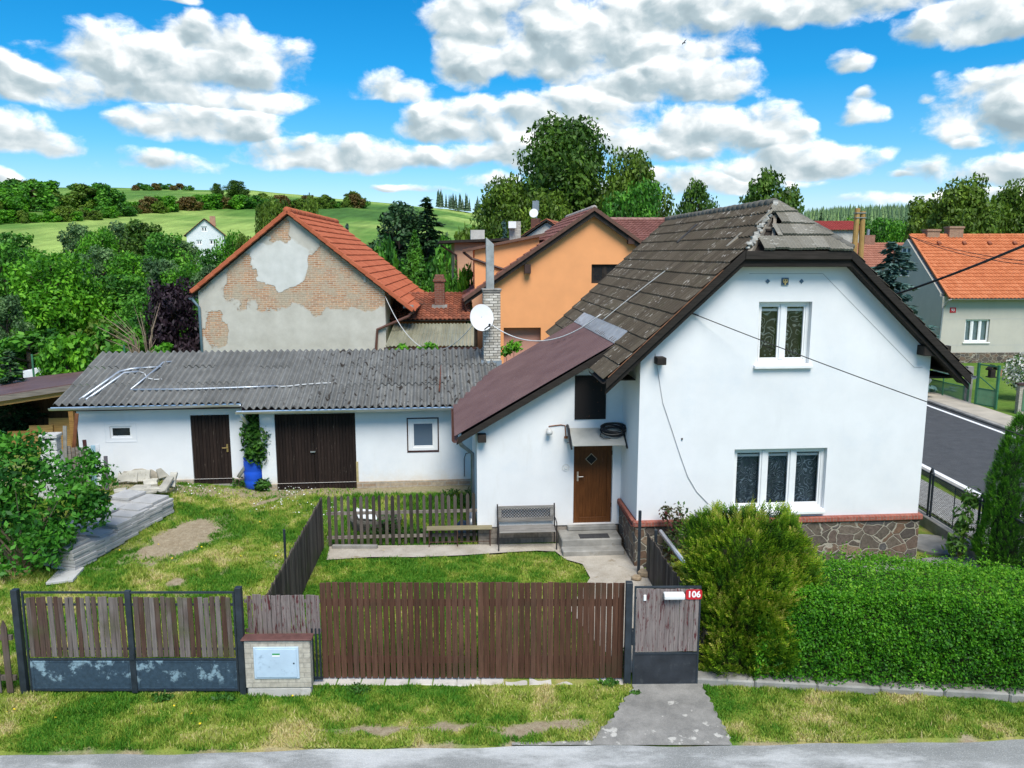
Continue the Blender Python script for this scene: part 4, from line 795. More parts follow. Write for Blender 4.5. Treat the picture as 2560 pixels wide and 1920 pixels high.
# chimney on the roof, its concrete flue and the dish
cx_, cy_ = -.66, 25.75; ch = empty('chimney', SF.loc((cx_, cy_, 3.35)), R(-3), parent := None) if 0 else None
u_, v_, _ = SF.loc((cx_, cy_, 0)); M_YBR = m_bricks('sand_lime_brick', (.70, .66, .58, 1), (.42, .38, .31, 1), (.15, .14, .12, 1), .27, .088, ms=.013)
q = MB(); q.box(u_-.27, v_-.27, 3.2, u_+.27, v_+.27, 5.85); chm = q.build('chimney', M_YBR, shed, bevel=.012)
q = MB()
for i in range(3): q.rnd(); q.box(u_-.27-.02*i, v_-.27-.02*i, 5.85+i*.055, u_+.27+.02*i, v_+.27+.02*i, 5.90+i*.055)
q.build('chimney_crown', mplain('grey_crown', (.28, .26, .23, 1), .3, 7, .95), chm, bevel=.012)
q = MB(); q.box(u_-.36, v_-.36, 3.25, u_+.30, v_+.3, 3.72); q.build('chimney_flashing', mplain('zinc_flashing', (.34, .40, .44, 1), .2, 3, .45, metal=.4, dirt=(.30, .24, .16, 1)), chm)
q = MB(); fu = u_-.04; fp_ = [(fu-.13, v_-.12), (fu+.12, v_-.12), (fu+.12, v_+.12), (fu-.13, v_+.12)]; n_ = 4
vs = [(a, b, 5.98) for a, b in fp_]+[(a, b, 7.62-.22*(a-fu+.13)/.25) for a, b in fp_]; q.add(vs, [(3, 2, 1, 0), (4, 5, 6, 7)]+[(i, (i+1) % 4, 4+(i+1) % 4, 4+i) for i in range(4)]); q.build('flue_pipe', mplain('asbestos_cement_flue', (.33, .35, .34, 1), .2, 4, .9, dirt=(.22, .22, .19, 1)), chm, bevel=.01)
p = at_y(1041*K, 686*K, 25.1); dish = empty('satellite_dish', p, R(18), 'round white satellite dish mounted on the sand-coloured brick chimney', 'satellite dish')
q = MB(); prof = [(r_, -.035*(1-(r_/.40)**2)) for r_ in np.linspace(.40, .001, 9)]; q.lathe(prof+[(.001, -.05), (.2, -.04), (.405, -.004), (.40, 0)], (0, 0, 0), 32, False); o = q.build('reflector', mplain('dish_white', (.76, .77, .76, 1), .04, 4, .45), dish, smooth=True); o.rotation_euler = (R(78), 0, R(0)); o.scale = (.95, 1.05, 1); o.location = (0, 0, 0)
q = MB(); q.bar((.06, -.02, -.38), (.12, -.42, -.22), .025, .03); q.build('feed_arm', M_TIMB, dish); q = MB(); q.lathe([(.001, 0), (.035, 0), (.035, .1), (.001, .1)], (.12, -.44, -.26), 12); q.build('receiver', mplain('dark_receiver', (.03, .03, .035, 1)), dish)
q = MB(); q.tube([(0, .10, 0), (.12, .28, -.05), (.24, .42, -.05)], .022, 8); q.build('mount', M_ZINC, dish)
# ---------------------------------------------------------------- things in the yard
def leafset(n, cen, rad, up=.3, size=.1, asp=.55, shell=.55, rng=None, out=.6, droop=0.):
    """n diamond leaves in an ellipsoid; returns vertices and outward rank"""
    rng = rng or RNG; d = rng.normal(size=(n, 3)); d /= np.linalg.norm(d, axis=1)[:, None]; r = np.where(rng.random(n) < .75, rng.uniform(shell, 1.05, n), rng.random(n)**.5)
    c = np.asarray(cen)+d*r[:, None]*np.asarray(rad); nn = d*out+rng.normal(size=(n, 3))*.6+np.array([0, 0, up]); nn /= np.linalg.norm(nn, axis=1)[:, None]
    t = np.cross(nn, rng.normal(size=(n, 3))); t[:, 2] -= droop; t -= nn*np.sum(t*nn, 1)[:, None]; t /= np.linalg.norm(t, axis=1)[:, None]+1e-9; b = np.cross(nn, t); s = size*rng.uniform(.6, 1.3, n)[:, None]
    V = np.stack([c-t*s, c+b*s*asp-t*s*.1, c+t*s, c-b*s*asp-t*s*.1], 1); return V, r
def m_vine(): return mleaf('broad_leaf', [(.02, .07, .012), (.05, .15, .02), (.10, .24, .03)], .3)
M_VINE = m_vine()
b0 = at_z(553*K, 1052*K, .36); brl = empty('rain_barrel', b0, 0, 'blue plastic rain barrel standing under the climbing plant at the shed corner', 'barrel')
q = MB(); q.lathe([(.27, 0), (.30, .03), (.315, .22), (.305, .25), (.315, .28), (.32, .5), (.31, .53), (.32, .56), (.315, .8), (.29, .86), (.29, .89)], (0, 0, 0), 28); q.build('drum', mplain('blue_plastic', (.012, .085, .55, 1), .15, 4, .45, .1, .003, 20, spec=.4), brl, smooth=True)
q = MB(); q.tube([(.3*math.cos(t), .3*math.sin(t), .88) for t in np.linspace(0, 6.28, 24)[:-1]], .02, 6, True); q.build('rim', mplain('dark_blue_rim', (.008, .05, .32, 1)), brl)
def climber(name, base, spec, label, mat, n=900, size=.085, cat='plant', stem_col=(.10, .08, .04, 1), droop=.4, **kw):
    e = empty(name, base, 0, label, cat); Vs = []; rs = []; 
    for (x, y, z, rx, ry, rz_, k) in spec:
        V, r = leafset(int(n*k), (x, y, z), (rx, ry, rz_), .35, size, .42, .3, droop=droop); Vs.append(V); rs.append(np.clip(.5+.6*(vnoise(V[:, 0, 0]*5+3, V[:, 0, 2]*5, 4)-.5)+RNG.normal(0, .18, len(r)), 0, 1))
    fast_mesh('foliage', np.concatenate(Vs).reshape(-1, 3), 4, np.concatenate(rs), mat, e)
    q = MB()
    for (x, y, z, rx, ry, rz_, k) in spec[:5]: q.tube([(0, 0, 0), (x*.4, y*.4, z*.45), (x, y, z)], [.02, .015, .008], 5)
    q.build('stem', mplain('stem_'+name, stem_col, .2), e); return e
climber('climbing_plant', b0+Vector((.02, -.12, 0)), [(.08, -.1, 1.5, .42, .3, .62, 1.), (.15, -.1, 1.05, .36, .28, .35, .6), (.0, 0, 2.0, .3, .25, .3, .4), (.28, -.18, .15, .25, .2, .2, .35), (.42, 0, 1.6, .2, .2, .25, .25)], 'leafy green climbing plant hanging over the blue barrel', M_VINE, 620, .10)
climber('garden_weed', at_z(518*K, 1048*K, .42), [(0, -.1, .12, .25, .2, .15, 1), (.25, -.1, .08, .15, .12, .1, .5)], 'low weeds growing at the foot of the downpipe left of the blue barrel', M_VINE, 90, .06)
# broken slabs heaped against the shed wall
M_RUB = mplain('old_concrete_piece', (.42, .40, .34, 1), .25, 4, .95, .6, .01, 30, rv=.2, dirt=(.26, .24, .18, 1))
rub = [(275, 1048, .55, .3, .12, 10, 60, 'leaning grey slab at the left end of the heap against the shed wall'), (300, 1046, .6, .34, .1, 14, 64, 'upright slab standing beside the leaning one in the heap by the shed'), (300, 1062, .5, .4, .09, -6, 4, 'flat broken slab lying in front of the upright one in the rubble heap'), (325, 1052, .36, .3, .12, 22, 12, 'small square block on top of the rubble heap'), (338, 1064, .6, .22, .12, 4, 2, 'long flat kerb piece along the front of the rubble heap'), (352, 1038, .30, .30, .1, 35, 66, 'narrow slab propped against the shed wall right of the heap'), (358, 1062, .26, .55, .08, -14, 32, 'pale slab leaning to the front of the rubble heap'), (374, 1054, .2, .5, .1, 6, 40, 'thin slab tilted at the right end of the rubble heap'), (258, 1066, .3, .25, .08, 30, 3, 'small loose stone left of the rubble heap'), (318, 1068, .4, .22, .07, 40, 2, 'low fragment at the very front of the rubble heap')]
for i, (px, py, l_, w_, t_, a, tilt, lab) in enumerate(rub):
    p = at_z(px*K, py*K, .62); q = MB(); j = [random.uniform(-.04, .04) for _ in range(16)]; c = [(-l_/2, -w_/2), (0, -w_/2+j[0]), (l_/2, -w_/2+j[1]), (l_/2+j[2], 0), (l_/2+j[3], w_/2), (j[4], w_/2+j[5]), (-l_/2+j[6], w_/2)]
    q.rnd(); q.prism(c, lambda a, b, d: (a, b, d), -t_/2, t_/2); o = q.build('broken_slab', M_RUB, bevel=.012, label=lab, cat='concrete slab', group='broken concrete pieces heaped by the shed', kind='thing')
    o.location = p+Vector((0, .05, t_/2+abs(math.sin(R(tilt)))*w_/2+.01)); o.rotation_euler = (R(tilt), 0, R(a))
# stacks of paving slabs
M_SLAB = mplain('paving_slab', (.42, .415, .40, 1), .12, 3, .85, .4, .004, 60, rv=.2, dirt=(.27, .26, .24, 1))
A_ = at_z(200, 1427, .12); B_ = at_z(431, 1292, .32); dv = (B_-A_); dv.z = 0; L_ = dv.length; dv.normalize(); ang_ = math.atan2(dv.y, dv.x); sdv = Vector((-dv.y, dv.x, 0))
rows = ['nearest the gate', 'second from the gate', 'third from the gate', 'fourth from the gate', 'fifth from the gate', 'sixth from the gate', 'nearest the shed']
hts = [(7, 6), (5, 5), (5, 6), (6, 5), (6, 6), (6, 5), (6, 6)]; S_ = L_/7
me_slab = None
for i in range(7):
    for j in range(2):
        base = A_+dv*(S_*(i+.5))+sdv*(.34+.70*j); gzv = float(gz(base.x, base.y))+.03
        nh = hts[i][j]
        for k in range(nh):
            if me_slab is None:
                q = MB(); q.box(-.33, -.32, 0, .33, .32, .070); o = q.build('paving_slab', M_SLAB, bevel=.006); me_slab = o.data
            else: o = bpy.data.objects.new('paving_slab', me_slab); COL.objects.link(o)
            o.location = (base.x+random.uniform(-.015, .015)-(.1 if k == nh-1 and random.random() < .3 else 0), base.y+random.uniform(-.025, .025), gzv+k*.0795); o.rotation_euler.z = ang_+R(((i*37+j*23) % 5-2)*.7+random.uniform(-.8, .8))
            side = 'right' if j == 0 else 'left'
            lab = f'top grey paving slab of the {side} stack {rows[i]}' if k == nh-1 else f'grey paving slab inside the {side} stack {rows[i]}'
            tag(o, lab, 'paving slab', 'grey paving slabs stacked on the yard grass', 'thing')
me2 = MB(); me2.rnd(.9); me2.box(-.55, -.33, 0, .0, .33, .06); o = me2.build('paving_slab', M_SLAB, bevel=.006, label='single pale slab lying flat on the grass in front of the stacks', cat='paving slab', group='grey paving slabs stacked on the yard grass', kind='thing')
p = at_z(190*K/1.0, 1246*K, .1) if 0 else at_z(172, 1438, .1); o.location = (p.x+.25, p.y-.05, float(gz(p.x, p.y))+.03); o.rotation_euler = (R(2), R(-4), R(8))
# ---------------------------------------------------------------- open timber shelter with garden fireplace
SH = Frame(at_z(0, 1120*K, .9), 6); q0 = at_y(0, 870*K, 22.2)
shl = empty('timber_shelter', (-13.9, 24.6, .75), R(5), 'open timber shelter with a flat brown roof at the left of the shed', 'shelter')
M_YTIM = mwood('yellow_timber', [(.24, .12, .035), (.34, .19, .06), (.40, .25, .09)], 0, .8); M_GTIM = mwood('grey_timber', [(.13, .11, .09), (.22, .19, .16), (.30, .27, .23)], 0, .9)
q = MB(); q.hexa([(-5, -.6, 1.60), (.55, -.6, 2.42), (-.5, 4, 2.20), (-5, 4, 1.75), (-5, -.6, 1.65), (.55, -.6, 2.47), (-.5, 4, 2.25), (-5, 4, 1.80)]); q.build('roof', M_SHEET, shl)
q = MB(); q.rnd(); q.bar((-5, -.64, 1.54), (.5, -.64, 2.35), .05, .16); q.build('fascia', M_GTIM, shl); q = MB(); q.rnd(.8); q.bar((-5, -.5, 1.38), (.5, -.5, 2.19), .10, .14); q.build('beam', M_YTIM, shl)
for (x, y) in ((.3, -.45), (.1, 1.6), (-2.6, -.45)): q = MB(); q.rnd(); q.box(x-.07, y-.07, -.4, x+.07, y+.07, 2.02+x*.148); q.build('post', M_YTIM, shl)
q = MB()
for i in range(16): q.rnd(); q.box(-5.2+i*.32, 3.2, -.3, -5.2+i*.32+.31, 3.25, 1.75)
q.build('back_boarding', mwood('brown_boarding', [(.10, .05, .025), (.16, .085, .04)], 2), shl)
for i, (x, z0_, h_) in enumerate(((-1.9, 0, .75), (-1.3, 0, .9), (-.75, 0, 1.1))):
    q = MB(); q.rnd(); q.box(-.35, -.03, 0, .35, .03, h_); o = q.build('wide_board', M_YTIM, label=['short yellow board standing on edge in the shelter', 'middle-height yellow board standing on edge in the shelter', 'tallest brown board standing on edge in the shelter'][i], cat='board', group='boards standing in the shelter'); p = Frame((-13.9, 24.6), 5).w(x+.3, .1+.1*i, .85); o.location = p; o.rotation_euler = (R(-8), 0, R(8))
fpz = at_y(112*K, 975*K, 20.9); fpl = empty('garden_fireplace', (fpz.x, fpz.y, .6), R(8), 'pale speckled concrete garden fireplace with a tapering chimney', 'garden fireplace')
M_SPK = mplain('exposed_aggregate', (.50, .49, .46, 1), .4, 45, .95, .6, .01, 60); q = MB(); 
def taper(mb, z0, a, z1, b, d0, d1): mb.hexa([(-a, -d0, z0), (a, -d0, z0), (a, d0, z0), (-a, d0, z0), (-b, -d1, z1), (b, -d1, z1), (b, d1, z1), (-b, d1, z1)])
taper(q, -.4, .40, .55, .40, .36, .36); taper(q, .55, .38, 1.32, .19, .32, .17); q.box(-.2, -.17, 1.32, .2, .17, 1.6); q.build('body', M_SPK, fpl, bevel=.02); q = MB(); q.box(-.23, -.2, 1.66, .23, .2, 1.76)
for x in (-.17, .17): q.box(x-.04, -.16, 1.6, x+.04, .16, 1.66)
q.build('cap', M_SPK, fpl, bevel=.015)
for i, (px, pyb, pyt, lean, c, lab) in enumerate(((152, 978, 893, 14, (.16, .06, .025, 1), 'reddish brown plank leaning beside the garden fireplace'), (200, 1012, 962, 3, (.26, .42, .5, 1), 'pale blue board standing at the shed corner behind the bush'), (212, 1012, 960, -2, (.62, .64, .65, 1), 'white metal post standing at the shed corner'), (190, 1010, 950, -8, (.06, .02, .02, 1), 'thin dark red stake leaning at the shed corner'), (228, 1020, 985, 0, (.10, .09, .10, 1), 'short dark post standing at the shed corner'), (138, 990, 920, 2, (.24, .23, .2, 1), 'grey post standing right of the garden fireplace'))):
    a = at_y(px*K, pyb*K, 21.5-.1*i); b = at_y((px+lean)*K, pyt*K, 21.6-.1*i); q = MB(); q.rnd(); q.bar(a-Vector((0, 0, .5)), b, .1 if i != 1 else .17, .03, (0, 1, 0)); q.build('leaning_board', mplain('leaner', c, .25, 6), bevel=.004, label=lab, cat='board', group='boards and posts leaning at the shed corner')
q = MB(); 
for i in range(5): q.rnd(); a = at_y((152+i*9)*K, 1010*K, 21.1); q.box(a.x-.045, a.y, .4, a.x+.045, a.y+.03, a.z+.55+.05*random.random())
q.build('old_picket_fence', M_GTIM, label='short run of grey pickets behind the left bush by the shed corner', cat='fence')
# ================================================================ STREET FENCE, GATES AND GARDEN
M_ANTH = mplain('anthracite_steel', (.024, .032, .040, 1), .3, 6, .45, .25, .003, 30, spec=.4)
M_PICK = mwood('weathered_brown_picket', [(.055, .024, .016), (.08, .046, .033), (.12, .095, .08), (.18, .155, .14), (.06, .03, .021)], 2, .9, green=(.07, .075, .03, 1))
M_PEEL = mwood('peeling_picket', [(.16, .125, .115), (.22, .185, .17), (.19, .15, .14)], 2, .9, peel=(.085, .02, .022, 1), dens=.98)
M_BRN = mwood('brown_stained_board', [(.060, .027, .016), (.086, .040, .024), (.11, .054, .034), (.078, .043, .03)], 2, .75, peel=(.26, .18, .13, 1), dens=.80, green=(.06, .04, .022, 1))
M_DARKP = mwood('dark_old_picket', [(.03, .025, .021), (.062, .05, .042), (.12, .10, .083), (.048, .039, .033)], 2, .9, green=(.06, .065, .03, 1))
def m_scuffed():
    n = N('scuffed_sheet'); x = n.noise(2.4, 7, .72); z = n.sep(n.obj())[2]; up = n.sm(z, .12, .30)
    c = n.mix(n.math('MULTIPLY', n.sm(n.math('ADD', x, n.math('MULTIPLY', up, .07)), .585, .66), up), (.036, .062, .088, 1), (.22, .32, .37, 1)); c = n.mix(1., c, n.ramp(n.noise(14, 5, .7), [(.3, (.7,)*3), (.7, (1.3,)*3)]), 'MULTIPLY'); return n.out(c, .55, n.bump(x, .3, .004), spec=.4)
M_SCUFF = m_scuffed()
GY = 12.1; GF = Frame((0, GY), 0)
def gx(px, py, v=0.): return GF.hv(px*K, py*K, v)
def pickets(mb, x0, x1, n, z0, z1, w, t, y, jz=.01, tilt=.01, pointed=False, rz_=None):
    for i in range(n):
        x = x0+(x1-x0)*(i+.5)/n; mb.rnd(); zt = z1+random.uniform(-jz, jz); dx = random.uniform(-tilt, tilt); a = w/2*random.uniform(.92, 1.06); zb = z0+random.uniform(-jz, jz)*.5
        prof = [(x-a, zb), (x+a, zb), (x+a+dx, zt-(a*1.5 if pointed else 0)), (x+dx, zt), (x-a+dx, zt-(a*1.5 if pointed else 0))] if pointed else [(x-a, zb), (x+a, zb), (x+a+dx, zt), (x-a+dx, zt+random.uniform(-.008, .008))]
        mb.prism(prof, lambda u, z, d: (u, d, z), y, y+t)
# ---- left driveway gate
gl = empty('driveway_gate', (0, GY, 0), 0, 'double driveway gate with weathered pickets over scuffed dark sheet panels', 'gate')
zt_ = gx(300, 1278)[1]; zm = gx(300, 1424)[1]; zb = gx(300, 1495)[1]+.02; xl = gx(62, 1420)[0]; xm = gx(287, 1420)[0]; xr = gx(512, 1420)[0]
for (a, b, lab) in ((xl, xm-.03, 'l'), (xm+.03, xr, 'r')):
    fr = MB(); t_ = .028
    for s_, e_ in (((a, 0, zb), (a, 0, zt_)), ((b, 0, zb), (b, 0, zt_))): fr.box(s_[0]-t_/2, -t_/2, zb, s_[0]+t_/2, t_/2, zt_)
    for z in (zb+.02, zm, zt_-.014): fr.box(a+t_/2, -t_/2, z-t_/2, b-t_/2, t_/2, z+t_/2)
    for z in (zm+.18, zt_-.22): fr.box(a+t_/2, -.006, z-.018, b-t_/2, .012, z+.018)
    leaf = fr.build('gate_leaf', M_ANTH, gl)
    q = MB(); pickets(q, a+.04, b-.03, 18, zm+.05, gx(300, 1289)[1], .077, .018, -.027, .012, .018); q.build('picket_panel', M_PICK, leaf, bevel=.003)
    q = MB(); q.box(a+t_/2, -.004, zb+.03, b-t_/2, .004, zm-.02)
    for e in ((a+.05, zb+.05, b-.05, zb+.062), (a+.05, zm-.05, b-.05, zm-.038), (a+.05, zb+.062, a+.062, zm-.05), (b-.062, zb+.062, b-.05, zm-.05)): q.box(e[0], -.012, e[1], e[2], -.004, e[3])
    q.build('sheet_panel', M_SCUFF, leaf)
q = MB(); q.box(xm-.045, -.03, zb-.02, xm+.045, .03, zt_+.02); q.build('meeting_post', M_ANTH, gl, bevel=.004)
q = MB(); q.box(xm-.03, -.05, .62, xm+.04, -.03, .72); q.build('latch', M_ANTH, gl)
for (px, pt) in ((45, 1273), (522, 1268)):
    x = gx(px, 1400)[0]; q = MB(); q.box(x-.052, -.05, -.3, x+.052, .05, gx(px, pt)[1]); q.build('gate_post', M_ANTH, gl, bevel=.006)
q = MB(); 
for i, x in enumerate((-8.55, -8.36, -8.17)): q.rnd(); q.prism([(x-.05, .05), (x+.05, .05), (x+.05, 1.1+.04*i), (x, 1.22+.04*i), (x-.05, 1.1+.04*i)], lambda u, z, d: (u, d, z), GY-.05, GY-.03)
q.rnd(); q.box(-9.3, GY-.03, .25, -8.07, GY+.02, .33); q.box(-9.3, GY-.03, .95, -8.07, GY+.02, 1.03)
for x in (-8.75, -8.95, -9.15): q.rnd(); q.prism([(x-.05, .05), (x+.05, .05), (x+.05, 1.1), (x, 1.22), (x-.05, 1.1)], lambda u, z, d: (u, d, z), GY-.05, GY-.03)
q.build('picket_fence', M_PICK, label='pointed grey picket fence at the far left of the driveway gate', cat='fence')
# ---- meter pillar with cabinet
M_CBRK = m_bricks('cream_block', (.50, .46, .38, 1), (.42, .38, .31, 1), (.34, .31, .26, 1), .28, .085, ms=.008)
px0, px1 = gx(530, 1450, -.1)[0], gx(671, 1450, -.1)[0]; zc = gx(600, 1383, -.1)[1]
mp = empty('meter_pillar', ((px0+px1)/2, GY-.1, 0), R(1), 'low cream block pillar holding a pale blue electric meter cabinet', 'meter pillar'); hw = (px1-px0)/2
q = MB(); q.box(-hw, 0, .16, hw, .17, zc-.005); q.build('body', M_CBRK, mp, bevel=.012); q = MB(); q.box(-hw+.015, .01, -.3, hw-.015, .16, .16); q.build('foot', M_CONCL, mp, bevel=.02)
q = MB(); q.hexa([(-hw-.04, -.035, zc), (hw+.04, -.035, zc), (hw+.04, .18, zc), (-hw-.04, .18, zc), (-hw-.04, -.035, zc+.025), (hw+.04, -.035, zc+.025), (hw+.03, .17, zc+.035), (-hw-.03, .17, zc+.035)]); q.build('cap', mplain('brown_cap', (.13, .06, .05, 1), .25, 6, .7), mp, bevel=.008)
M_CAB = mplain('pale_blue_cabinet', (.46, .58, .68, 1), .1, 2.5, .55, .1, .003, 20, dirt=(.24, .32, .39, 1)); z0_, z1_ = gx(600, 1465, -.1)[1], gx(600, 1397, -.1)[1]; a, b = gx(549, 1430, -.1)[0]-mp.location.x, gx(646, 1430, -.1)[0]-mp.location.x
q = MB(); q.box(a, -.02, z0_, b, .004, z1_); cab = q.build('cabinet_frame', M_CAB, mp, bevel=.006); q = MB(); q.box(a+.035, -.032, z0_+.03, b-.035, -.0205, z1_-.03); cd = q.build('cabinet_door', M_CAB, cab, bevel=.004)
q = MB(); q.box(b-.09, -.036, (z0_+z1_)/2-.012, b-.066, -.0325, (z0_+z1_)/2+.012); q.build('lock', M_ANTH, cd); q = MB(); q.box(-.07, -.036, z1_-.155, .05, -.0325, z1_-.125); q.build('sticker', mplain('white_sticker', (.8, .8, .8, 1), .02), cd)
q = MB(); q.box(-.07, -.036, z1_-.125, .05, -.0325, z1_-.10); q.build('sticker', mplain('green_sticker', (.02, .28, .08, 1), .05), cd)
# ---- short peeling picket screen and steel bars behind the pillar
q = MB(); sx0, sx1 = gx(535, 1330, .35)[0], gx(692, 1330, .35)[0]; zt2 = gx(600, 1285, .35)[1]; pickets(q, sx0, sx1, 15, gx(600, 1368, .35)[1]-.0, zt2, .072, .018, GY+.33, .012, .012); q.rnd(); q.box(sx0-.05, GY+.35, zt2-.14, sx1, GY+.38, zt2-.09); q.box(sx0-.05, GY+.35, zt2-.66, sx1, GY+.38, zt2-.60)
q.build('picket_screen', M_PEEL, bevel=.003, label='short screen of peeling grey pickets above the meter pillar', cat='fence')
q = MB(); 
for i in range(3): x = gx(676+i*8, 1440, .3)[0]; q.box(x-.014, GY+.32, .08, x+.014, GY+.345, .98)
q.box(gx(672, 1440, .3)[0], GY+.315, .07, gx(696, 1440, .3)[0], GY+.35, .11); q.build('steel_bars', M_ANTH, label='narrow panel of black steel bars between pillar and brown gate', cat='bars')
# ---- tall brown gate
GB = .42; zt_ = gx(1000, 1259, GB)[1]; zb = gx(1000, 1466, GB)[1]; x0, xm, x1 = gx(693, 1360, GB)[0], gx(1036, 1360, GB)[0], gx(1347, 1360, GB)[0]
for (a, b, lab) in ((x0, xm-.05, 'left leaf of the tall brown board gate, next to the meter pillar'), (xm-.03, x1, 'right leaf of the tall brown board gate, next to the black steel post')):
    t = empty('board_gate_leaf', ((a+b)/2, GY+GB, 0), R(-.4), lab, 'gate', 'leaves of the tall brown gate'); h_ = (b-a)/2
    q = MB(); pickets(q, -h_+.0, h_, 25, zb+.01, zt_, .090, .02, 0, .008, .004); q.build('boards', M_BRN, t, bevel=.003)
    for z in (zb+.33, zt_-.36): q = MB(); q.rnd(.3); q.box(-h_+.02, .021, z-.06, h_-.02, .05, z+.06); q.build('rail', M_BRN, t, bevel=.003)
    q = MB(); q.rnd(.2); q.box(h_-.1, .052, zb+.05, h_-.04, .1, zt_-.3); q.build('stile', M_ANTH, t)
q = MB(); rr_ = random.Random(5); xs_ = np.linspace(x0-.15, x1+.02, 14)
for a, b in zip(xs_, xs_[1:]): q.rnd(); q.box(a, GY+GB-.17+rr_.uniform(-.01, .01), -.2, b, GY+GB+.12, zb-.02+rr_.uniform(-.004, .004))
q.build('gate_kerb', M_CONCL, bevel=.02, label='pale concrete kerb under the tall brown gate', cat='kerb', kind='structure')
# ---- steel post and the small gate
x = gx(1357, 1360, .3)[0]; q = MB(); q.box(x-.055, GY+.25, -.3, x+.055, GY+.36, gx(1353, 1257, .3)[1]); q.box(x+.055, GY+.24, .72, x+.11, GY+.34, .98); q.build('steel_post', M_ANTH, bevel=.006, label='black square steel post between the tall brown gate and the small gate', cat='post')
VP = .25; zt_ = gx(1430, 1266, VP)[1]; zm = gx(1430, 1411, VP)[1]; zb = gx(1430, 1481, VP)[1]+.02; a, b = gx(1370, 1370, VP)[0], gx(1509, 1370, VP)[0]; t_ = .03
sg = empty('garden_gate', ((a+b)/2, GY+VP, 0), R(1), 'small garden gate with peeling pickets above a black sheet panel', 'gate'); h_ = (b-a)/2
fr = MB()
for x in (-h_, h_): fr.box(x-t_/2, -t_/2, zb, x+t_/2, t_/2, zt_)
for z in (zb+.015, zm, zt_-.015): fr.box(-h_+t_/2, -t_/2, z-t_/2, h_-t_/2, t_/2, z+t_/2)
for z in (zm+.17, zt_-.2): fr.box(-h_+t_/2, .0, z-.015, h_-t_/2, .012, z+.015)
fr.build('frame', M_ANTH, sg); q = MB(); pickets(q, -h_+.02, h_-.02, 13, zm+.04, zt_-.04, .078, .018, -.022, .008, .006); q.build('picket_panel', M_PEEL, sg, bevel=.003)
q = MB(); q.box(-h_+t_/2, -.005, zb+.03, h_-t_/2, .005, zm-.016); q.build('sheet_panel', mplain('dull_black_sheet', (.028, .032, .038, 1), .35, 3, .6, .2, .004, 12, dirt=(.06, .065, .068, 1)), sg)
# white newspaper tube, bell button and the number plate
tx, tz = gx(1457, 1290, VP-.12); q = MB(); w_ = .165; prof = [(-.04, -.085), (.055, -.085), (.06, -.02), (.055, .04), (.02, .06), (-.035, .05), (-.045, 0)]; q.prism(prof, lambda a, b, d: (d, -b*.9, a), -w_, w_); o = q.build('body', mplain('tube_white', (.80, .79, .76, 1), .08, 4, .5), None, bevel=.008); nt = empty('newspaper_tube', (tx, GY+VP-.10, tz), R(1), 'white horizontal newspaper tube fixed on the small garden gate', 'newspaper tube'); o.parent = nt
q = MB(); q.prism([(p_*.8, b_*.8) for p_, b_ in prof], lambda a, b, d: (d, -b*.9, a), -w_-.004, -w_+.002); q.build('opening', mplain('tube_mouth', (.4, .38, .33, 1)), nt)
q = MB(); bx_, bz_ = gx(1393, 1291, VP-.03); q.box(bx_-.022, GY+VP-.05, bz_-.05, bx_+.022, GY+VP-.024, bz_+.05); q.build('bell_button', M_PVC, bevel=.006, label='small white bell button on the left of the garden gate', cat='bell')
sx, szz = gx(1499, 1284, VP-.03); sn = empty('house_number_sign', (sx, GY+VP-.03, szz), R(1), 'red enamel house number plate with white figures on the garden gate', 'sign')
q = MB(); q.prism([(.135*math.copysign(abs(math.cos(t))**.35, math.cos(t)), .085*math.copysign(abs(math.sin(t))**.35, math.sin(t))) for t in np.linspace(0, 2*math.pi, 33)[:-1]], lambda a, b, d: (a, d, b), -.004, .004); q.build('plate', mplain('red_enamel', (.50, .012, .02, 1), .08, 5, .3, spec=.5), sn)
def text(name, body, size, m, parent, loc, rot=(90, 0, 0), ext=.003, **kw):
    c = bpy.data.curves.new(name, 'FONT'); c.body = body; c.size = size; c.align_x = 'CENTER'; c.align_y = 'CENTER'; c.extrude = ext; c.offset = kw.pop('offset', .004); c.materials.append(m)
    t = bpy.data.objects.new(name, c); COL.objects.link(t); me = bpy.data.meshes.new_from_object(t.evaluated_get(bpy.context.evaluated_depsgraph_get())); bpy.data.objects.remove(t)
    o = bpy.data.objects.new(name, me); COL.objects.link(o); o.parent = parent; o.location = loc; o.rotation_euler = tuple(R(a) for a in rot); return o
text('number', '106', .145, mplain('white_enamel', (.85, .85, .83, 1), .03), sn, (0, -.006, 0))
# ---------------------------------------------------------------- thuja bush, hedge and its kerb
M_THU = mleaf('golden_thuja', [(.024, .075, .005), (.075, .18, .009), (.16, .30, .013), (.30, .40, .025), (.50, .44, .11)], .25)
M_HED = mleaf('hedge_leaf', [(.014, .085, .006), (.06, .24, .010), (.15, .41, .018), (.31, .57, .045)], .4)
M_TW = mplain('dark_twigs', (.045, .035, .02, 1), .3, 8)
def shell_leaves(n, fn, size, asp, up, out, rng=RNG, along=None):
    """n leaves on a surface given by fn(rng, n) -> points, outward normals"""
    c, d = fn(rng, n); nn = d*out+rng.normal(size=(n, 3))*.55+np.array([0, 0, up]); nn /= np.linalg.norm(nn, axis=1)[:, None]
    t = np.cross(nn, rng.normal(size=(n, 3))) if along is None else d*along[0]+np.array([0, 0, along[1]])+rng.normal(size=(n, 3))*along[2]
    t -= nn*np.sum(t*nn, 1)[:, None]; t /= np.linalg.norm(t, axis=1)[:, None]+1e-9; b = np.cross(nn, t); s = (size*rng.uniform(.6, 1.35, n))[:, None]
    return np.stack([c-t*s, c+b*s*asp-t*s*.15, c+t*s, c-b*s*asp-t*s*.15], 1)
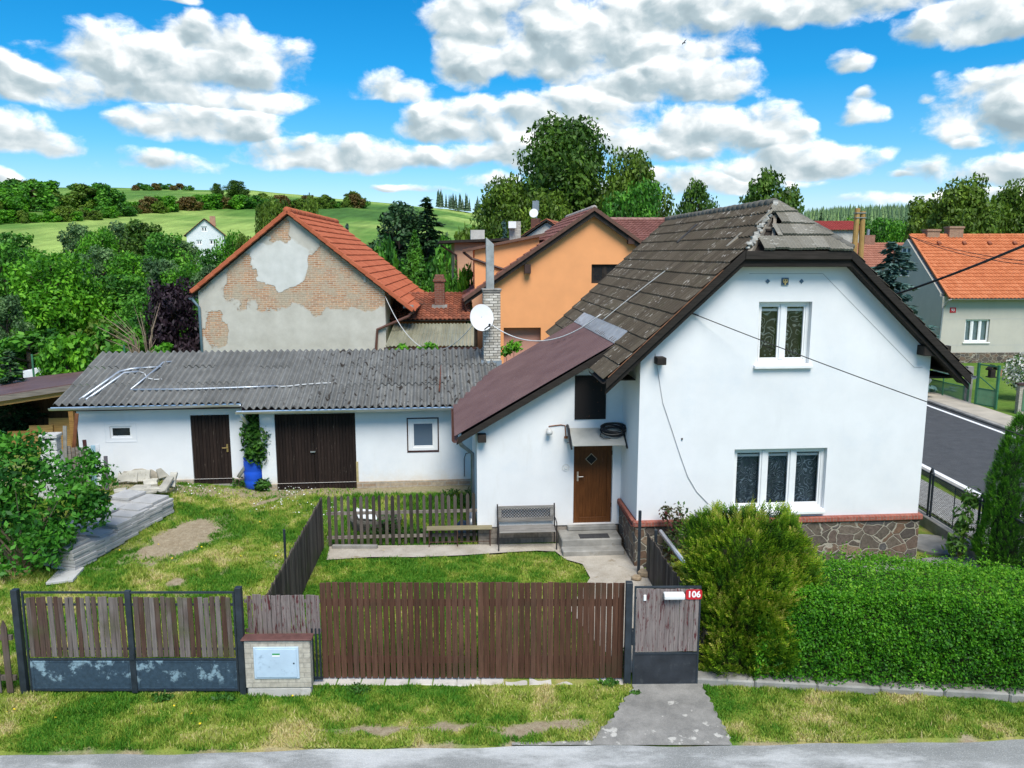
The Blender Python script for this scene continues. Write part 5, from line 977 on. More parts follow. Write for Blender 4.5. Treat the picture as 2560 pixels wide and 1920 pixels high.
tb = at_z(1622*K, 1468*K, .05); tbush = empty('thuja_bush', (tb.x+.02, tb.y+.72, 0), 0, 'big bushy golden green thuja between the small gate and the hedge', 'bush')
def thuja_pts(rng, n):
    h = rng.beta(1.3, 1.25, n)*2.62; a = rng.uniform(0, 2*np.pi, n); t = h/2.75
    t = t/(1+.10*np.cos(2*a)); r = 1.0*np.minimum(1, .88+.4*t)*np.sqrt(np.clip(1-np.clip((t-.5)/.54, 0, 1)**3., 0, 1)); lump = .80+.36*vnoise(a*2.4+3, h*2.1, 5)+.26*(vnoise(a*6, h*4.5, 8)-.5); lobes = 1+.06*np.sin(a*5+h*2)
    r = r*lump*lobes*rng.uniform(.85, 1.03, n); x = r*np.cos(a); y = r*.9*np.sin(a); d = np.stack([np.cos(a), np.sin(a), .25+.8*t**2], -1); return np.stack([x, y, h+.03], -1), d/np.linalg.norm(d, axis=1)[:, None]
def plume(rng, n, fn, L=.16, k=9, size=.03):
    """flat feathery sprays: k scales along a stalk that points out and up"""
    c, d = fn(rng, n); ax = d+np.array([0, 0, .9])+rng.normal(size=(n, 3))*.5; ax /= np.linalg.norm(ax, axis=1)[:, None]; sd = np.cross(ax, rng.normal(size=(n, 3))); sd /= np.linalg.norm(sd, axis=1)[:, None]
    P = []; Rk = []
    for i in range(k):
        t = (i/(k-1)); sg_ = 1 if i % 2 else -1; b = c+ax*(L*t)[..., None] if hasattr(L, '__len__') else c+ax*L*t; dirn = ax*.75+sd*sg_*(.8*(1-t)+.05); dirn /= np.linalg.norm(dirn, axis=1)[:, None]; w = np.cross(dirn, np.cross(ax, sd)); s = size*(1.25-.55*t)
        P.append(np.stack([b, b+dirn*s*.9+w*s*.3, b+dirn*s*2.1, b+dirn*s*.9-w*s*.3], 1)); Rk.append(np.full(n, t))
    return np.concatenate(P), np.concatenate(Rk), np.tile(c[:, 2], k), np.tile(np.arctan2(c[:, 1], c[:, 0]), k)
V, t_, hz_, an_ = plume(RNG, 10500, thuja_pts, .16, 8, .035); rn = np.clip(.14+.46*t_+.9*(vnoise(an_*4, hz_*4, 12)-.42)+RNG.normal(0, .12, len(t_)), 0, .95)
fast_mesh('foliage', V.reshape(-1, 3), 4, rn, M_THU, tbush)
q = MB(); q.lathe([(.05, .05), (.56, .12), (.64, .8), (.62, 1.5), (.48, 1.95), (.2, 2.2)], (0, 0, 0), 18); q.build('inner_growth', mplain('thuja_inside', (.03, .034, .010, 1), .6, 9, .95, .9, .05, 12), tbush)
def tips(rng, n):
    xs_ = np.array([-.75, -.62, -.5, -.2, .05, .25]); k = rng.integers(0, len(xs_), n); zb_ = np.array([2.25, 2.4, 2.45, 2.55, 2.6, 2.4])[k]; h = rng.random(n)*.42
    return np.stack([xs_[k]+rng.normal(0, .05, n)*(1-h), rng.normal(-.1, .06, n), zb_+h-.1], -1), np.tile(np.array([[0., -.1, 1.]]), (n, 1))
V, t_, _, _ = plume(RNG, 170, tips, .13, 8, .024); fast_mesh('dry_tips', V.reshape(-1, 3), 4, np.clip(.72+.25*t_+RNG.normal(0, .08, len(t_)), 0, 1), M_THU, tbush)
q = MB()
for k in range(7): a = k*.9; q.tube([(0, 0, -.05), (.25*math.cos(a), .25*math.sin(a), 1.), (.6*math.cos(a), .5*math.sin(a), 2.1)], [.05, .035, .01], 6)
q.build('stem', M_TW, tbush)
hk0, hk1 = at_z(1530*K, 1466*K, .1), at_z(2212*K, 1500*K, .1); hd = (hk1-hk0).normalized(); HG = Frame(hk0, math.degrees(math.atan2(hd.y, hd.x)))
q = MB(); rr_ = random.Random(9)
for i in range(9): q.rnd(); q.box(-.25+i*1.0, -.06+rr_.uniform(-.012, .012), -.3, -.25+(i+1)*1.0-.006, .22, .13+rr_.uniform(-.012, .012))
o = q.build('hedge_kerb', M_CONC, bevel=.025, label='grey concrete kerb along the foot of the hedge', cat='kerb'); o.location = (HG.o.x, HG.o.y, 0); o.rotation_euler.z = HG.a
hedge = empty('hedge', (HG.o.x, HG.o.y, 0), HG.a, 'dense bright green clipped hedge right of the thuja bush', 'hedge')
HU0, HU1, HD, HZ = .75, 9.0, 2.0, 1.62
def hedge_pts(rng, n):
    f = rng.random(n); u = rng.uniform(HU0, HU1, n); P = np.empty((n, 3)); D_ = np.empty((n, 3)); fr = f < .52; tp = (f >= .52) & (f < .9); bk = f >= .9
    top = HZ+.13*(fbm(u*1.2, u*0, 3, 3)-.5)*2+.10*sstep(5.5, 7.5, u)-.10*sstep(3.6, 5, u)*(1-sstep(5.5, 7, u))
    z = .12+rng.random(n)**.85*(top-.10); bulge = .10*(vnoise(u*1.6, z*2.2, 6)-.5)+.07*(vnoise(u*5, z*5, 7)-.5)
    P[:] = np.stack([u, .02+bulge+.10*np.clip((z-1.2)/.4, 0, 1)**2+rng.uniform(-.05, .15, n)+.12*(vnoise(u*9, z*9, 3)-.5), z], -1); D_[:] = (0, -1, .25)
    v = rng.uniform(.05, HD, n); tz = top+.14*(vnoise(u*2.5, v*2.5, 9)-.5)-.22*(np.abs(v/HD-.5)*2)**5+rng.uniform(-.08, .07, n)
    P[tp] = np.stack([u, v, tz], -1)[tp]; D_[tp] = (0, -.15, 1); P[bk] = np.stack([u, np.full(n, HD), z], -1)[bk]; D_[bk] = (0, 1, .2); return P, D_
_pts = {}
def hp(rng, n): _pts['c'] = hedge_pts(rng, n); return _pts['c']
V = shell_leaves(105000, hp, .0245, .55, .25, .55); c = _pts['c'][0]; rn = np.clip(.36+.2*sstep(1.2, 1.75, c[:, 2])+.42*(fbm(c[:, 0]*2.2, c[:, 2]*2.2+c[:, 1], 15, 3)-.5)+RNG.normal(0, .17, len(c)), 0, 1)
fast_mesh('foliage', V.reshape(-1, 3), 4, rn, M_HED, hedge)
q = []; rn2 = []
for k in range(420):
    u_, v_ = RNG.uniform(HU0, HU1), RNG.uniform(.0, HD); z_ = HZ-.05+.08*math.sin(u_*3); ln_ = RNG.uniform(.08, .26); m_ = 7; tt = np.linspace(0, 1, m_); c = np.stack([u_+RNG.normal(0, .04)*tt, v_+RNG.normal(0, .04)*tt-.02, z_+ln_*tt], -1); dd = RNG.normal(size=(m_, 3))+np.array([0, 0, .6]); dd /= np.linalg.norm(dd, axis=1)[:, None]; ww = np.cross(dd, RNG.normal(size=(m_, 3))); ww /= np.linalg.norm(ww, axis=1)[:, None]; q.append(np.stack([c, c+dd*.03+ww*.014, c+dd*.06, c+dd*.03-ww*.014], 1)); rn2.append(np.clip(RNG.normal(.78, .15, m_), 0, 1))
fast_mesh('shoots', np.concatenate(q).reshape(-1, 3), 4, np.concatenate(rn2), M_HED, hedge)
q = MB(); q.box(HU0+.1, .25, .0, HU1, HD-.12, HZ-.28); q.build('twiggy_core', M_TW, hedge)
# ---------------------------------------------------------------- slim thujas, sapling, rose and other plants
M_THD = mleaf('dark_thuja', [(.02, .085, .008), (.055, .19, .014), (.11, .31, .02), (.20, .43, .035)], .2)
M_THIN = mplain('slim_thuja_inside', (.012, .025, .008, 1), .6, 9, .95, .9, .05, 12)
def column_thuja(base, h, r, label, n=2600, lean=0., mat=None, twin=0.):
    e = empty('slim_thuja', base, 0, label, 'tree')
    def pts(rng, n):
        t = rng.beta(1.05, 1.35, n); a = rng.uniform(0, 6.283, n); rad = r*(1-t**2.2)**.8*np.minimum(1, .75+t*2)*(.82+.4*vnoise(a*2.2+9, t*h*2.4, 31)); d = np.stack([np.cos(a), np.sin(a), np.full(n, .7)], -1)
        return np.stack([rad*np.cos(a)+lean*t*t, rad*np.sin(a), .1+t*h], -1), d/np.linalg.norm(d, axis=1)[:, None]
    V, t_, hz_, an_ = plume(RNG, n, pts, .13, 7, .028); fast_mesh('foliage', V.reshape(-1, 3), 4, np.clip(.1+.45*t_+.5*(vnoise(an_*3, hz_*3, 3)-.5)+RNG.normal(.08, .1, len(t_)), 0, 1), mat or M_THD, e)
    q = MB(); q.lathe([(r*.5, .1), (r*.62, h*.2), (r*.5, h*.5), (r*.2, h*.8)], (lean*.2, 0, 0), 12); q.build('inner_growth', M_THIN, e)
    q = MB(); q.tube([(0, 0, -.1), (lean*.2, 0, h*.5), (lean, 0, h*.93)], [.06, .04, .01], 6); q.build('trunk', M_TW, e); return e
column_thuja((10.98, 17.1, 0), 3.5, .46, 'tall slim thuja with a bent tip beside the mesh fence', 4600, .12); column_thuja((11.95, 16.6, 0), 2.95, .48, 'slim thuja at the right picture edge behind the hedge', 4200, .05)
M_ELD = mleaf('elder_leaf', [(.03, .09, .015), (.08, .19, .03), (.17, .30, .05)], .35); M_ROSE = mleaf('rose_leaf', [(.10, .018, .022), (.06, .055, .02), (.035, .085, .02), (.07, .14, .03)], .3)
climber('sapling', (10.35, 17.6, 0), [(.0, 0, 1.0, .28, .25, .55, 1.), (.12, 0, 1.6, .2, .2, .3, .5), (-.1, 0, .45, .35, .3, .3, .6)], 'young light green sapling between house corner and slim thuja', M_ELD, 200, .085)
rb = at_z(1442*K, 1228*K, 0); climber('rose_bush', rb+Vector((.12, -.25, 0)), [(.05, 0, 1.25, .30, .25, .40, .55), (-.12, 0, .8, .25, .25, .4, .5), (.12, 0, .45, .30, .3, .4, .6), (-.25, 0, 1.4, .15, .15, .25, .25)], 'rose bush with dark red and green leaves beside the stone plinth', M_ROSE, 330, .06)
climber('iris_clump', at_z(1478*K, 1262*K, .1)+Vector((0, .3, 0)), [(0, 0, .35, .28, .25, .3, 1.), (-.2, 0, .2, .2, .2, .2, .5)], 'yellow green leafy clump behind the small gate', mleaf('yellow_green_leaf', [(.08, .14, .02), (.20, .27, .03), (.38, .38, .05)], .35), 160, .085)
wd = ((600, 1262, .0), )
for i, (px, py, s_, lab) in enumerate(((1312, 1482, .9, 'dark green weed clump at the foot of the steel post'), (1350, 1455, .8, 'tall grassy weed against the steel post'), (345, 1513, 1., 'dark green weed in the verge below the driveway gate'), (480, 1372*1.105, .9, 'low dark weed in the verge right of the gate middle'), (770, 1497, 1.1, 'low green weeds by the brown gate kerb'), (1370, 1502, .5, 'tiny weed at the corner of the concrete apron'))):
    p = at_z(px*K, min(py, 1515)*K, 0); climber('weed', p, [(0, 0, .07*s_, .17*s_, .12*s_, .07*s_, 1.), (.14*s_, .03, .05*s_, .1*s_, .08, .05, .5)] if i != 1 else [(0, 0, .25, .07, .06, .25, 1)], lab, M_VINE, 90, .04 if i != 1 else .06, droop=-.3)
# ---------------------------------------------------------------- left shrub in the yard
M_LIL = mleaf('lilac_leaf', [(.014, .07, .012), (.035, .16, .016), (.07, .26, .022), (.14, .38, .05)], .3); lb = at_z(60*K, 1262*K, .1)
sh_ = empty('large_shrub', (lb.x-.5, lb.y+.8, .05), 0, 'large glossy green shrub with bare branches left of the paving slabs', 'shrub'); Vs = []; rs = []
rr_ = np.random.default_rng(3); blobs = [(.0, 0, 2.2, 1.15, 1., .85), (.9, .1, 2.0, .85, .8, .6), (-.9, 0, 2.1, 1., .9, .8), (1.1, .3, 1.35, .75, .7, .55), (.2, -.2, 1.2, 1.05, .9, .6), (-.8, -.1, 1.1, .9, .8, .7), (.5, -.3, .65, .75, .7, .45), (-.4, -.2, .4, .9, .7, .45), (1.75, .3, 2.15, .38, .4, .3), (1.4, .3, 2.5, .28, .3, .3), (.3, .2, 2.95, .35, .4, .3), (-.3, .0, 2.9, .45, .4, .3), (1.55, .2, 1.6, .4, .4, .35), (.85, -.2, 1.0, .45, .4, .35)]
for b_ in blobs:
    nb = int(1700*(b_[3]*b_[5])**.75); V, r = leafset(nb, b_[:3], b_[3:], .35, .075, .5, .45, rr_); c = V.mean(1); k = RNG.random(nb) < (.25+.95*sstep(.36, .56, vnoise(c[:, 0]*2.6, c[:, 2]*2.6+c[:, 1]*2, 44))); Vs.append(V[k]); rs.append(np.clip(.42+.7*(vnoise(c[k, 0]*3, c[k, 2]*3, 9)-.5)+RNG.normal(0, .17, k.sum()), 0, 1))
fast_mesh('foliage', np.concatenate(Vs).reshape(-1, 3), 4, np.concatenate(rs), M_LIL, sh_)
q = MB()
for k in range(26):
    a = random.uniform(0, 6.28); x1_ = 1.5*math.cos(a); y1_ = .9*math.sin(a)-.2; z1_ = random.uniform(.8, 2.5); q.tube([(random.uniform(-.3, .3), random.uniform(-.2, .2), -.1), (x1_*.45, y1_*.5, z1_*.6), (x1_*random.uniform(.8, 1.05), y1_, z1_)], [.03, .018, .006], 5)
q.build('branch', mplain('grey_bark', (.22, .17, .11, 1), .3, 9), sh_)
# ---------------------------------------------------------------- inner fences
def run_fence(name, a, b, n, h, w, mat, label, pointed, rails=(.25, .75), post=None, side=1, gap=0., hj=.03, zf=None):
    a, b = Vector(a), Vector(b); d = b-a; L = math.hypot(d.x, d.y); ang = math.atan2(d.y, d.x); e = empty(name, a, ang, label, 'fence'); zf = zf or (lambda t: (b.z-a.z)*t)
    q = MB()
    for i in range(n):
        t = (i+.5)/n; x = L*t; q.rnd(); z0 = zf(t)+.06; hh = h+random.uniform(-hj, hj); dx = random.uniform(-.012, .012); ww = w/2*random.uniform(.85, 1.1)
        pf = [(x-ww, z0), (x+ww, z0), (x+ww+dx, z0+hh-(ww*1.6 if pointed else 0)), (x+dx, z0+hh), (x-ww+dx, z0+hh-(ww*1.6 if pointed else 0))]
        q.prism(pf, lambda u, z, dd: (u, dd, z), -.02, .0)
    q.build('pickets', mat, e, bevel=.002)
    for r_ in rails: q = MB(); q.rnd(.6); q.bar((0, .035 if side > 0 else -.055, zf(0)+h*r_), (L, .035 if side > 0 else -.055, zf(1)+h*r_), .05, .07); q.build('rail', M_GTIM, e)
    return e
fb0 = at_z(706*K, 1183*K, .03); fe = at_z(1028*K, 1178*K, .03)
run_fence('picket_fence', (fb0.x, fb0.y+.05, 0), (-.86, fe.y+.15, 0), 24, 1.27, .078, M_DARKP, 'dark pointed picket fence around the garden plot in front of the shed', True, (.2, .68), zf=lambda t: 0)
run_fence('plank_fence', (fb0.x-.06, fb0.y-.02, .0), (-4.2, 12.75, 0), 58, 1.28, .085, M_DARKP, 'dark close-set plank fence running from the plot corner towards the street', True, (.25, .8), hj=.025, side=-1)
q = MB(); p = at_z(619*K, 1258*K, .05); q.tube([(p.x, p.y, -.1), (p.x, p.y, 1.25)], .028, 8); q.build('thin_post', M_ANTH, label='thin dark metal post on the yard side of the plank fence', cat='post')
q = MB(); q.box(fb0.x+.15, fb0.y-.12, -.1, fb0.x+1.25, fb0.y-.02, .13); q.build('edging_block', M_CONC, bevel=.015, label='grey concrete edging block along the foot of the picket fence', cat='edging')
r0, r1 = at_z(1396*K, 1215*K, 0), (3.3, 12.8, 0)
run_fence('slat_fence', (3.0, 16.9, 0), (3.28, 12.75, 0), 40, .98, .085, M_DARKP, 'low dark slat fence leading from the house corner to the small gate', False, (.2, .75))
for (x, y, h_, lab) in ((2.83, 17.0, 1.5, 'tall black steel post at the house corner'), (3.12, 16.6, 1.2, 'second black steel post beside the rose bush')): q = MB(); q.box(x-.03, y-.03, -.1, x+.03, y+.03, h_); q.build('corner_post', M_ANTH, label=lab, cat='post', group='black posts at the house corner')
q = MB(); pa, pb = at_y(1427*K, 1148*K, 16.9), at_y(1500*K, 1245*K, 14.6); q.tube([pa, pb], .048, 10); q.build('leaning_pipe', M_ZN2, smooth=True, label='grey drain pipe slanting across the rose bed beside the plinth', cat='pipe')
# boulders by the plinth corner
for (px, py, s_, lab) in ((1392, 1243, .16, 'flat sandstone lump at the end of the concrete path'), (1375, 1252, .12, 'small brown stone at the end of the concrete path')):
    p = at_z(px*K, py*K, .05); q = MB(); n_ = 9; q.prism([(s_*math.cos(t)*random.uniform(.8, 1.2), s_*.8*math.sin(t)*random.uniform(.8, 1.2)) for t in np.linspace(0, 6.28, n_+1)[:-1]], lambda a, b, d: (a, b, d), 0, s_*.8); o = q.build('stone', mplain('sandstone', (.34, .26, .17, 1), .3, 7, .9, .7, .02, 14), bevel=.03, label=lab, cat='stone', group='stones by the path'); o.location = p
# ---------------------------------------------------------------- benches, mat, hose
bl = HF.hz(1076*K, 1182*K, .05); br_ = HF.hz(1200*K, 1180*K, .05); bw = br_[0]-bl[0]; bo = HF.w((bl[0]+br_[0])/2, VA-.56, .045)
bench = empty('garden_bench', bo, HF.a, 'garden bench with iron ends, grey slats and a lattice back against the wall', 'bench'); hb_ = bw/2; SHT, BHT = .46, .98
M_GSLAT = mwood('silver_grey_slat', [(.15, .138, .125), (.22, .205, .185), (.30, .28, .255)], 0, .85); M_IRON = mplain('dark_iron', (.035, .03, .03, 1), .3, 9, .6)
q = MB()
for i in range(5): q.rnd(); y = -.02+i*.095; q.box(-hb_+.02, y, SHT-.02+.004*i, hb_-.02, y+.08, SHT+.004*i+.002)
q.build('seat', M_GSLAT, bench, bevel=.005)
q = MB()
for z, hh in ((SHT+.10, .10), (BHT-.09, .07)): q.rnd(); q.box(-hb_+.02, .46, z, hb_-.02, .485, z+hh)
for x in (-hb_+.02, hb_-.10): q.rnd(); q.box(x, .46, SHT+.205, x+.08, .485, BHT-.095)
back = q.build('backrest', M_GSLAT, bench, bevel=.004)
q = MB(); z0_, z1_ = SHT+.205, BHT-.095; n_ = 17; x0_, x1_ = -hb_+.10, hb_-.10; cell = (x1_-x0_)/n_; hh = z1_-z0_
for i in range(-4, n_+1):
    for sg_ in (1, -1):
        xa = x0_+i*cell; xb = xa+hh*.95
        a, b = (xa, z0_), (xb, z1_)
        if sg_ < 0: a, b = (xa, z1_), (xb, z0_)
        ta = max(0, (x0_-a[0])/(b[0]-a[0])); tb_ = min(1, (x1_-a[0])/(b[0]-a[0]))
        if tb_ <= ta: continue
        q.bar((a[0]+(b[0]-a[0])*ta, .472+.004*sg_, a[1]+(b[1]-a[1])*ta), (a[0]+(b[0]-a[0])*tb_, .472+.004*sg_, a[1]+(b[1]-a[1])*tb_), .008, .014)
q.build('lattice', M_IRON, back)
for x in (-hb_, hb_):
    q = MB(); q.tube([(x, -.03, 0), (x, 0, SHT-.02)], .018, 6); q.build('leg', M_IRON, bench); q = MB(); q.tube([(x, .42, 0), (x, .40, SHT), (x, .475, BHT+.03)], .018, 6); q.build('leg', M_IRON, bench)
    q = MB(); q.tube([(x, .45, .68), (x, .2, .70), (x, .0, .66), (x, -.03, .60), (x, .0, SHT-.03), (x, .40, SHT-.03)], .014, 6); q.build('armrest', M_IRON, bench)
pl0, pl1 = HF.hz(922*K, 1182*K, .05), HF.hz(1063*K, 1175*K, .05); pw = pl1[0]-pl0[0]; po = HF.w((pl0[0]+pl1[0])/2, pl0[1]+.1, .045); pbn = empty('plank_bench', po, R(3), 'low plank bench on thin rusty legs before the picket fence', 'bench')
q = MB(); q.rnd(); q.box(-pw/2, -.12, .42, pw/2, .12, .46); q.build('seat', mwood('mossy_plank', [(.20, .17, .10), (.30, .26, .16), (.36, .33, .26)], 0, .9), pbn, bevel=.006); M_RUST = mplain('rusty_iron', (.085, .045, .03, 1), .35, 9, .8)
for x in (-pw/2+.06, -.05, pw/2-.05):
    for y in (-.1, .1): q = MB(); q.tube([(x, y, 0), (x, y, .42)], .012, 5); q.build('leg', M_RUST, pbn)
q = MB(); q.tube([(-pw/2+.06, -.1, .12), (pw/2-.05, -.1, .12)], .009, 5); q.build('stretcher', M_RUST, pbn)
q = MB(); q.box(-.36, -.14, 0, .36, .14, .014); o = q.build('doormat', mplain('dark_mat', (.045, .045, .048, 1), .3, 30, .95, .8, .006, 90), label='dark grey doormat lying on the entrance step', cat='doormat'); o.location = HF.w((D[0]+D[2])/2-.05, 1.2, .331); o.rotation_euler.z = HF.a
hc = HF.w(U1-.25, VA-.38, zf+.25); q = MB(); rr_ = random.Random(2)
for k in range(9): r_ = .27+.012*(k % 4); q.tube([(r_*math.cos(t), r_*.72*math.sin(t), .02*k+.012*math.sin(t*2+k)) for t in np.linspace(0, 6.283, 33)[:-1]], .0125, 6, True)
q.tube([(-.28, 0, .0), (-.33, -.12, -.02), (-.27, -.2, -.03), (-.1, -.25, -.01)], .012, 6); o = q.build('hose_coil', mplain('black_hose', (.015, .015, .017, 1), .2, 9, .5), smooth=True, label='coil of black hose lying on the door canopy', cat='hose'); o.location = hc; o.rotation_euler = (R(20), 0, HF.a)
# trough with a white sheet in the plot, blue can
q = MB(); p = at_z(800*K, 1140*K, .1); q.lathe([(.35, 0), (.55, .05), (.62, .28), (.60, .34), (.54, .34), (.50, .12)], (0, 0, 0), 20); tr = q.build('stone_trough', mplain('dark_stone_trough', (.13, .12, .10, 1), .3, 6, .9, .6, .02, 20), label='round dark stone trough behind the picket fence', cat='trough'); tr.location = (p.x+.15, p.y, float(gz(p.x, p.y))); tr.scale = (1.1, .75, 1)
q = MB(); q.box(-.26, -.2, 0, .26, .2, .03); o = q.build('roofing_sheet', mplain('dirty_white_panel', (.72, .75, .76, 1), .06), bevel=.01, label='white sheet propped in the trough behind the picket fence', cat='sheet'); o.location = (p.x-.08, p.y-.1, .42+float(gz(p.x, p.y))); o.rotation_euler = (R(22), R(14), R(30))
q = MB(); q.lathe([(.16, 0), (.19, .05), (.19, .3), (.12, .38), (.08, .42)], (0, 0, 0), 18); o = q.build('watering_can', mplain('navy_can', (.02, .045, .085, 1), .2), smooth=True, label='dark blue can at the right end of the garden plot', cat='can'); o.location = (-1.25, 19.4, float(gz(-1.25, 19.4)))
climber('plot_weeds', at_z(835*K, 1172*K, .05)+Vector((0, .3, 0)), [(-.35, 0, .16, .35, .15, .18, 1), (.3, 0, .14, .35, .15, .15, 1), (.8, 0, .12, .3, .12, .14, .7), (.0, .2, .35, .3, .2, .25, .8)], 'leafy weeds growing along the picket fence inside the plot', M_VINE, 130, .07)
climber('corner_weeds', at_z(1000*K, 1075*K, .3), [(-.3, 0, .1, .4, .25, .15, 1), (.3, -.2, .15, .3, .25, .2, 1), (.2, -.6, .1, .3, .3, .15, .8)], 'dark weeds in the shaded corner of shed and porch wing', M_VINE, 150, .06)
# ---------------------------------------------------------------- well cover and mesh fence on the right
c = at_z(2016*K, 1172*K, .1); q = MB(); q.lathe([(.66, -.2), (.68, .03), (.66, .05), (.62, .055), (.60, .045), (.0, .06)], (0, 0, 0), 32); o = q.build('well_cover', M_CONC, label='round concrete well cover beside the right house corner', cat='well cover'); o.location = (c.x+.05, c.y, .03)
q = MB(); q.box(GW+.1, -.75, -.2, GW+1.9, -.1, .06); q.box(GW-2.9, -.7, -.2, GW+.1, -.16, .05); o = q.build('house_apron', M_CONC, bevel=.01, kind='structure'); o.location = (HF.o.x, HF.o.y, 0); o.rotation_euler.z = HF.a
mf = empty('mesh_fence', (10.95, 0, 0), 0, 'black wire mesh fence on a low concrete wall between the house and the road', 'fence')
q = MB(); q.box(-.12, 15.4, -.2, .12, 34, .30); q.build('base_wall', M_CONC, mf, bevel=.015)
n = N('wire_mesh'); x = n.sep(n.obj()); wv = lambda s_: n.math('ABSOLUTE', n.math('SUBTRACT', n.math('FRACT', n.math('MULTIPLY', s_, 17.)), .5)); al = n.math('MAXIMUM', n.math('GREATER_THAN', wv(n.math('ADD', x[1], x[2])), .45), n.math('GREATER_THAN', wv(n.math('SUBTRACT', x[1], x[2])), .45)); MM = n.out((.02, .022, .024, 1), .5, alpha=al)
ys_ = [15.7, 17.95, 20.2, 22.5, 24.8, 27.1, 29.4, 31.7]
for a, b in zip(ys_, ys_[1:]): q = MB(); q.box(-.004, a+.06, .36, .004, b-.06, 1.42); q.build('mesh_panel', MM, mf)
for y in ys_:
    q = MB()
    for dy in (-.07, .07): q.tube([(0, y+dy, .2), (0, y+dy, 1.46), (0, y, 1.60)] if dy < 0 else [(0, y+dy, .2), (0, y+dy, 1.46), (0, y, 1.60)], .03, 8)
    q.build('post', M_ANTH, mf)
q = MB()
for a, b in zip(ys_, ys_[1:]): q.tube([(0, a, 1.42), (0, b, 1.42)], .02, 6); q.tube([(0, a, .36), (0, b, .36)], .016, 6); q.tube([(0, (a+b)/2, .36), (0, (a+b)/2, 1.42)], .012, 6)
q.build('rail', M_ANTH, mf)
# ================================================================ BUILDINGS BEHIND
GB0 = .55
M_REDTILE = m_tile('new_red_tile', [(.33, .085, .04), (.42, .115, .055), (.48, .15, .075)], None, None)
M_ORTILE = m_tile('orange_clay_tile', [(.42, .125, .05), (.52, .17, .07), (.60, .22, .10)], (.30, .12, .07, 1), None, .5, 12)
M_OLDRED = m_tile('old_red_tile', [(.14, .055, .035), (.26, .09, .05), (.42, .14, .075)], (.05, .035, .028, 1), (.07, .045, .03, 1), .7, 8)
M_BROWNT = m_tile('brown_red_tile', [(.15, .062, .048), (.20, .085, .068), (.25, .115, .095)], (.30, .2, .17, 1), None, .4, 20)
def gable_roof(parent, hw, ridge, sl, v0, v1, m, course, rib, ac, ar, shape='sin', over=None, caps=None, jit=.01, name='roof', uc=0., tw=None):
    """both slopes of a plain gable roof with deck and ridge; local axes u, v, z"""
    k = math.hypot(1, sl)
    for s in (-1, 1):
        tile_sheet(name, (uc+s*hw, v0, ridge-hw*sl), (0, 1, 0), (-s, 0, sl), v1-v0, hw*k, m, parent, course, rib, ac, ar, [(Vector((uc, 0, 0)), Vector((-s, 0, 0)))], jit=jit, shape=shape, tw=tw)
    q = MB()
    for s in (-1, 1):
        pr = [(uc+s*(hw-.02), ridge-(hw-.02)*sl-.012), (uc, ridge-.012), (uc, ridge-.11), (uc+s*(hw-.02), ridge-(hw-.02)*sl-.11)]; q.prism(pr, lambda a, b, d: (a, d, b), v0+.02, v1-.02)
    q.build('roof_deck', M_TIMB, parent)
    if caps: q = MB(); ridge_caps(q, (uc, v0, ridge+.02), (uc, v1, ridge+.02), .12, .36); q.build('ridge_tiles', caps, parent, smooth=True)
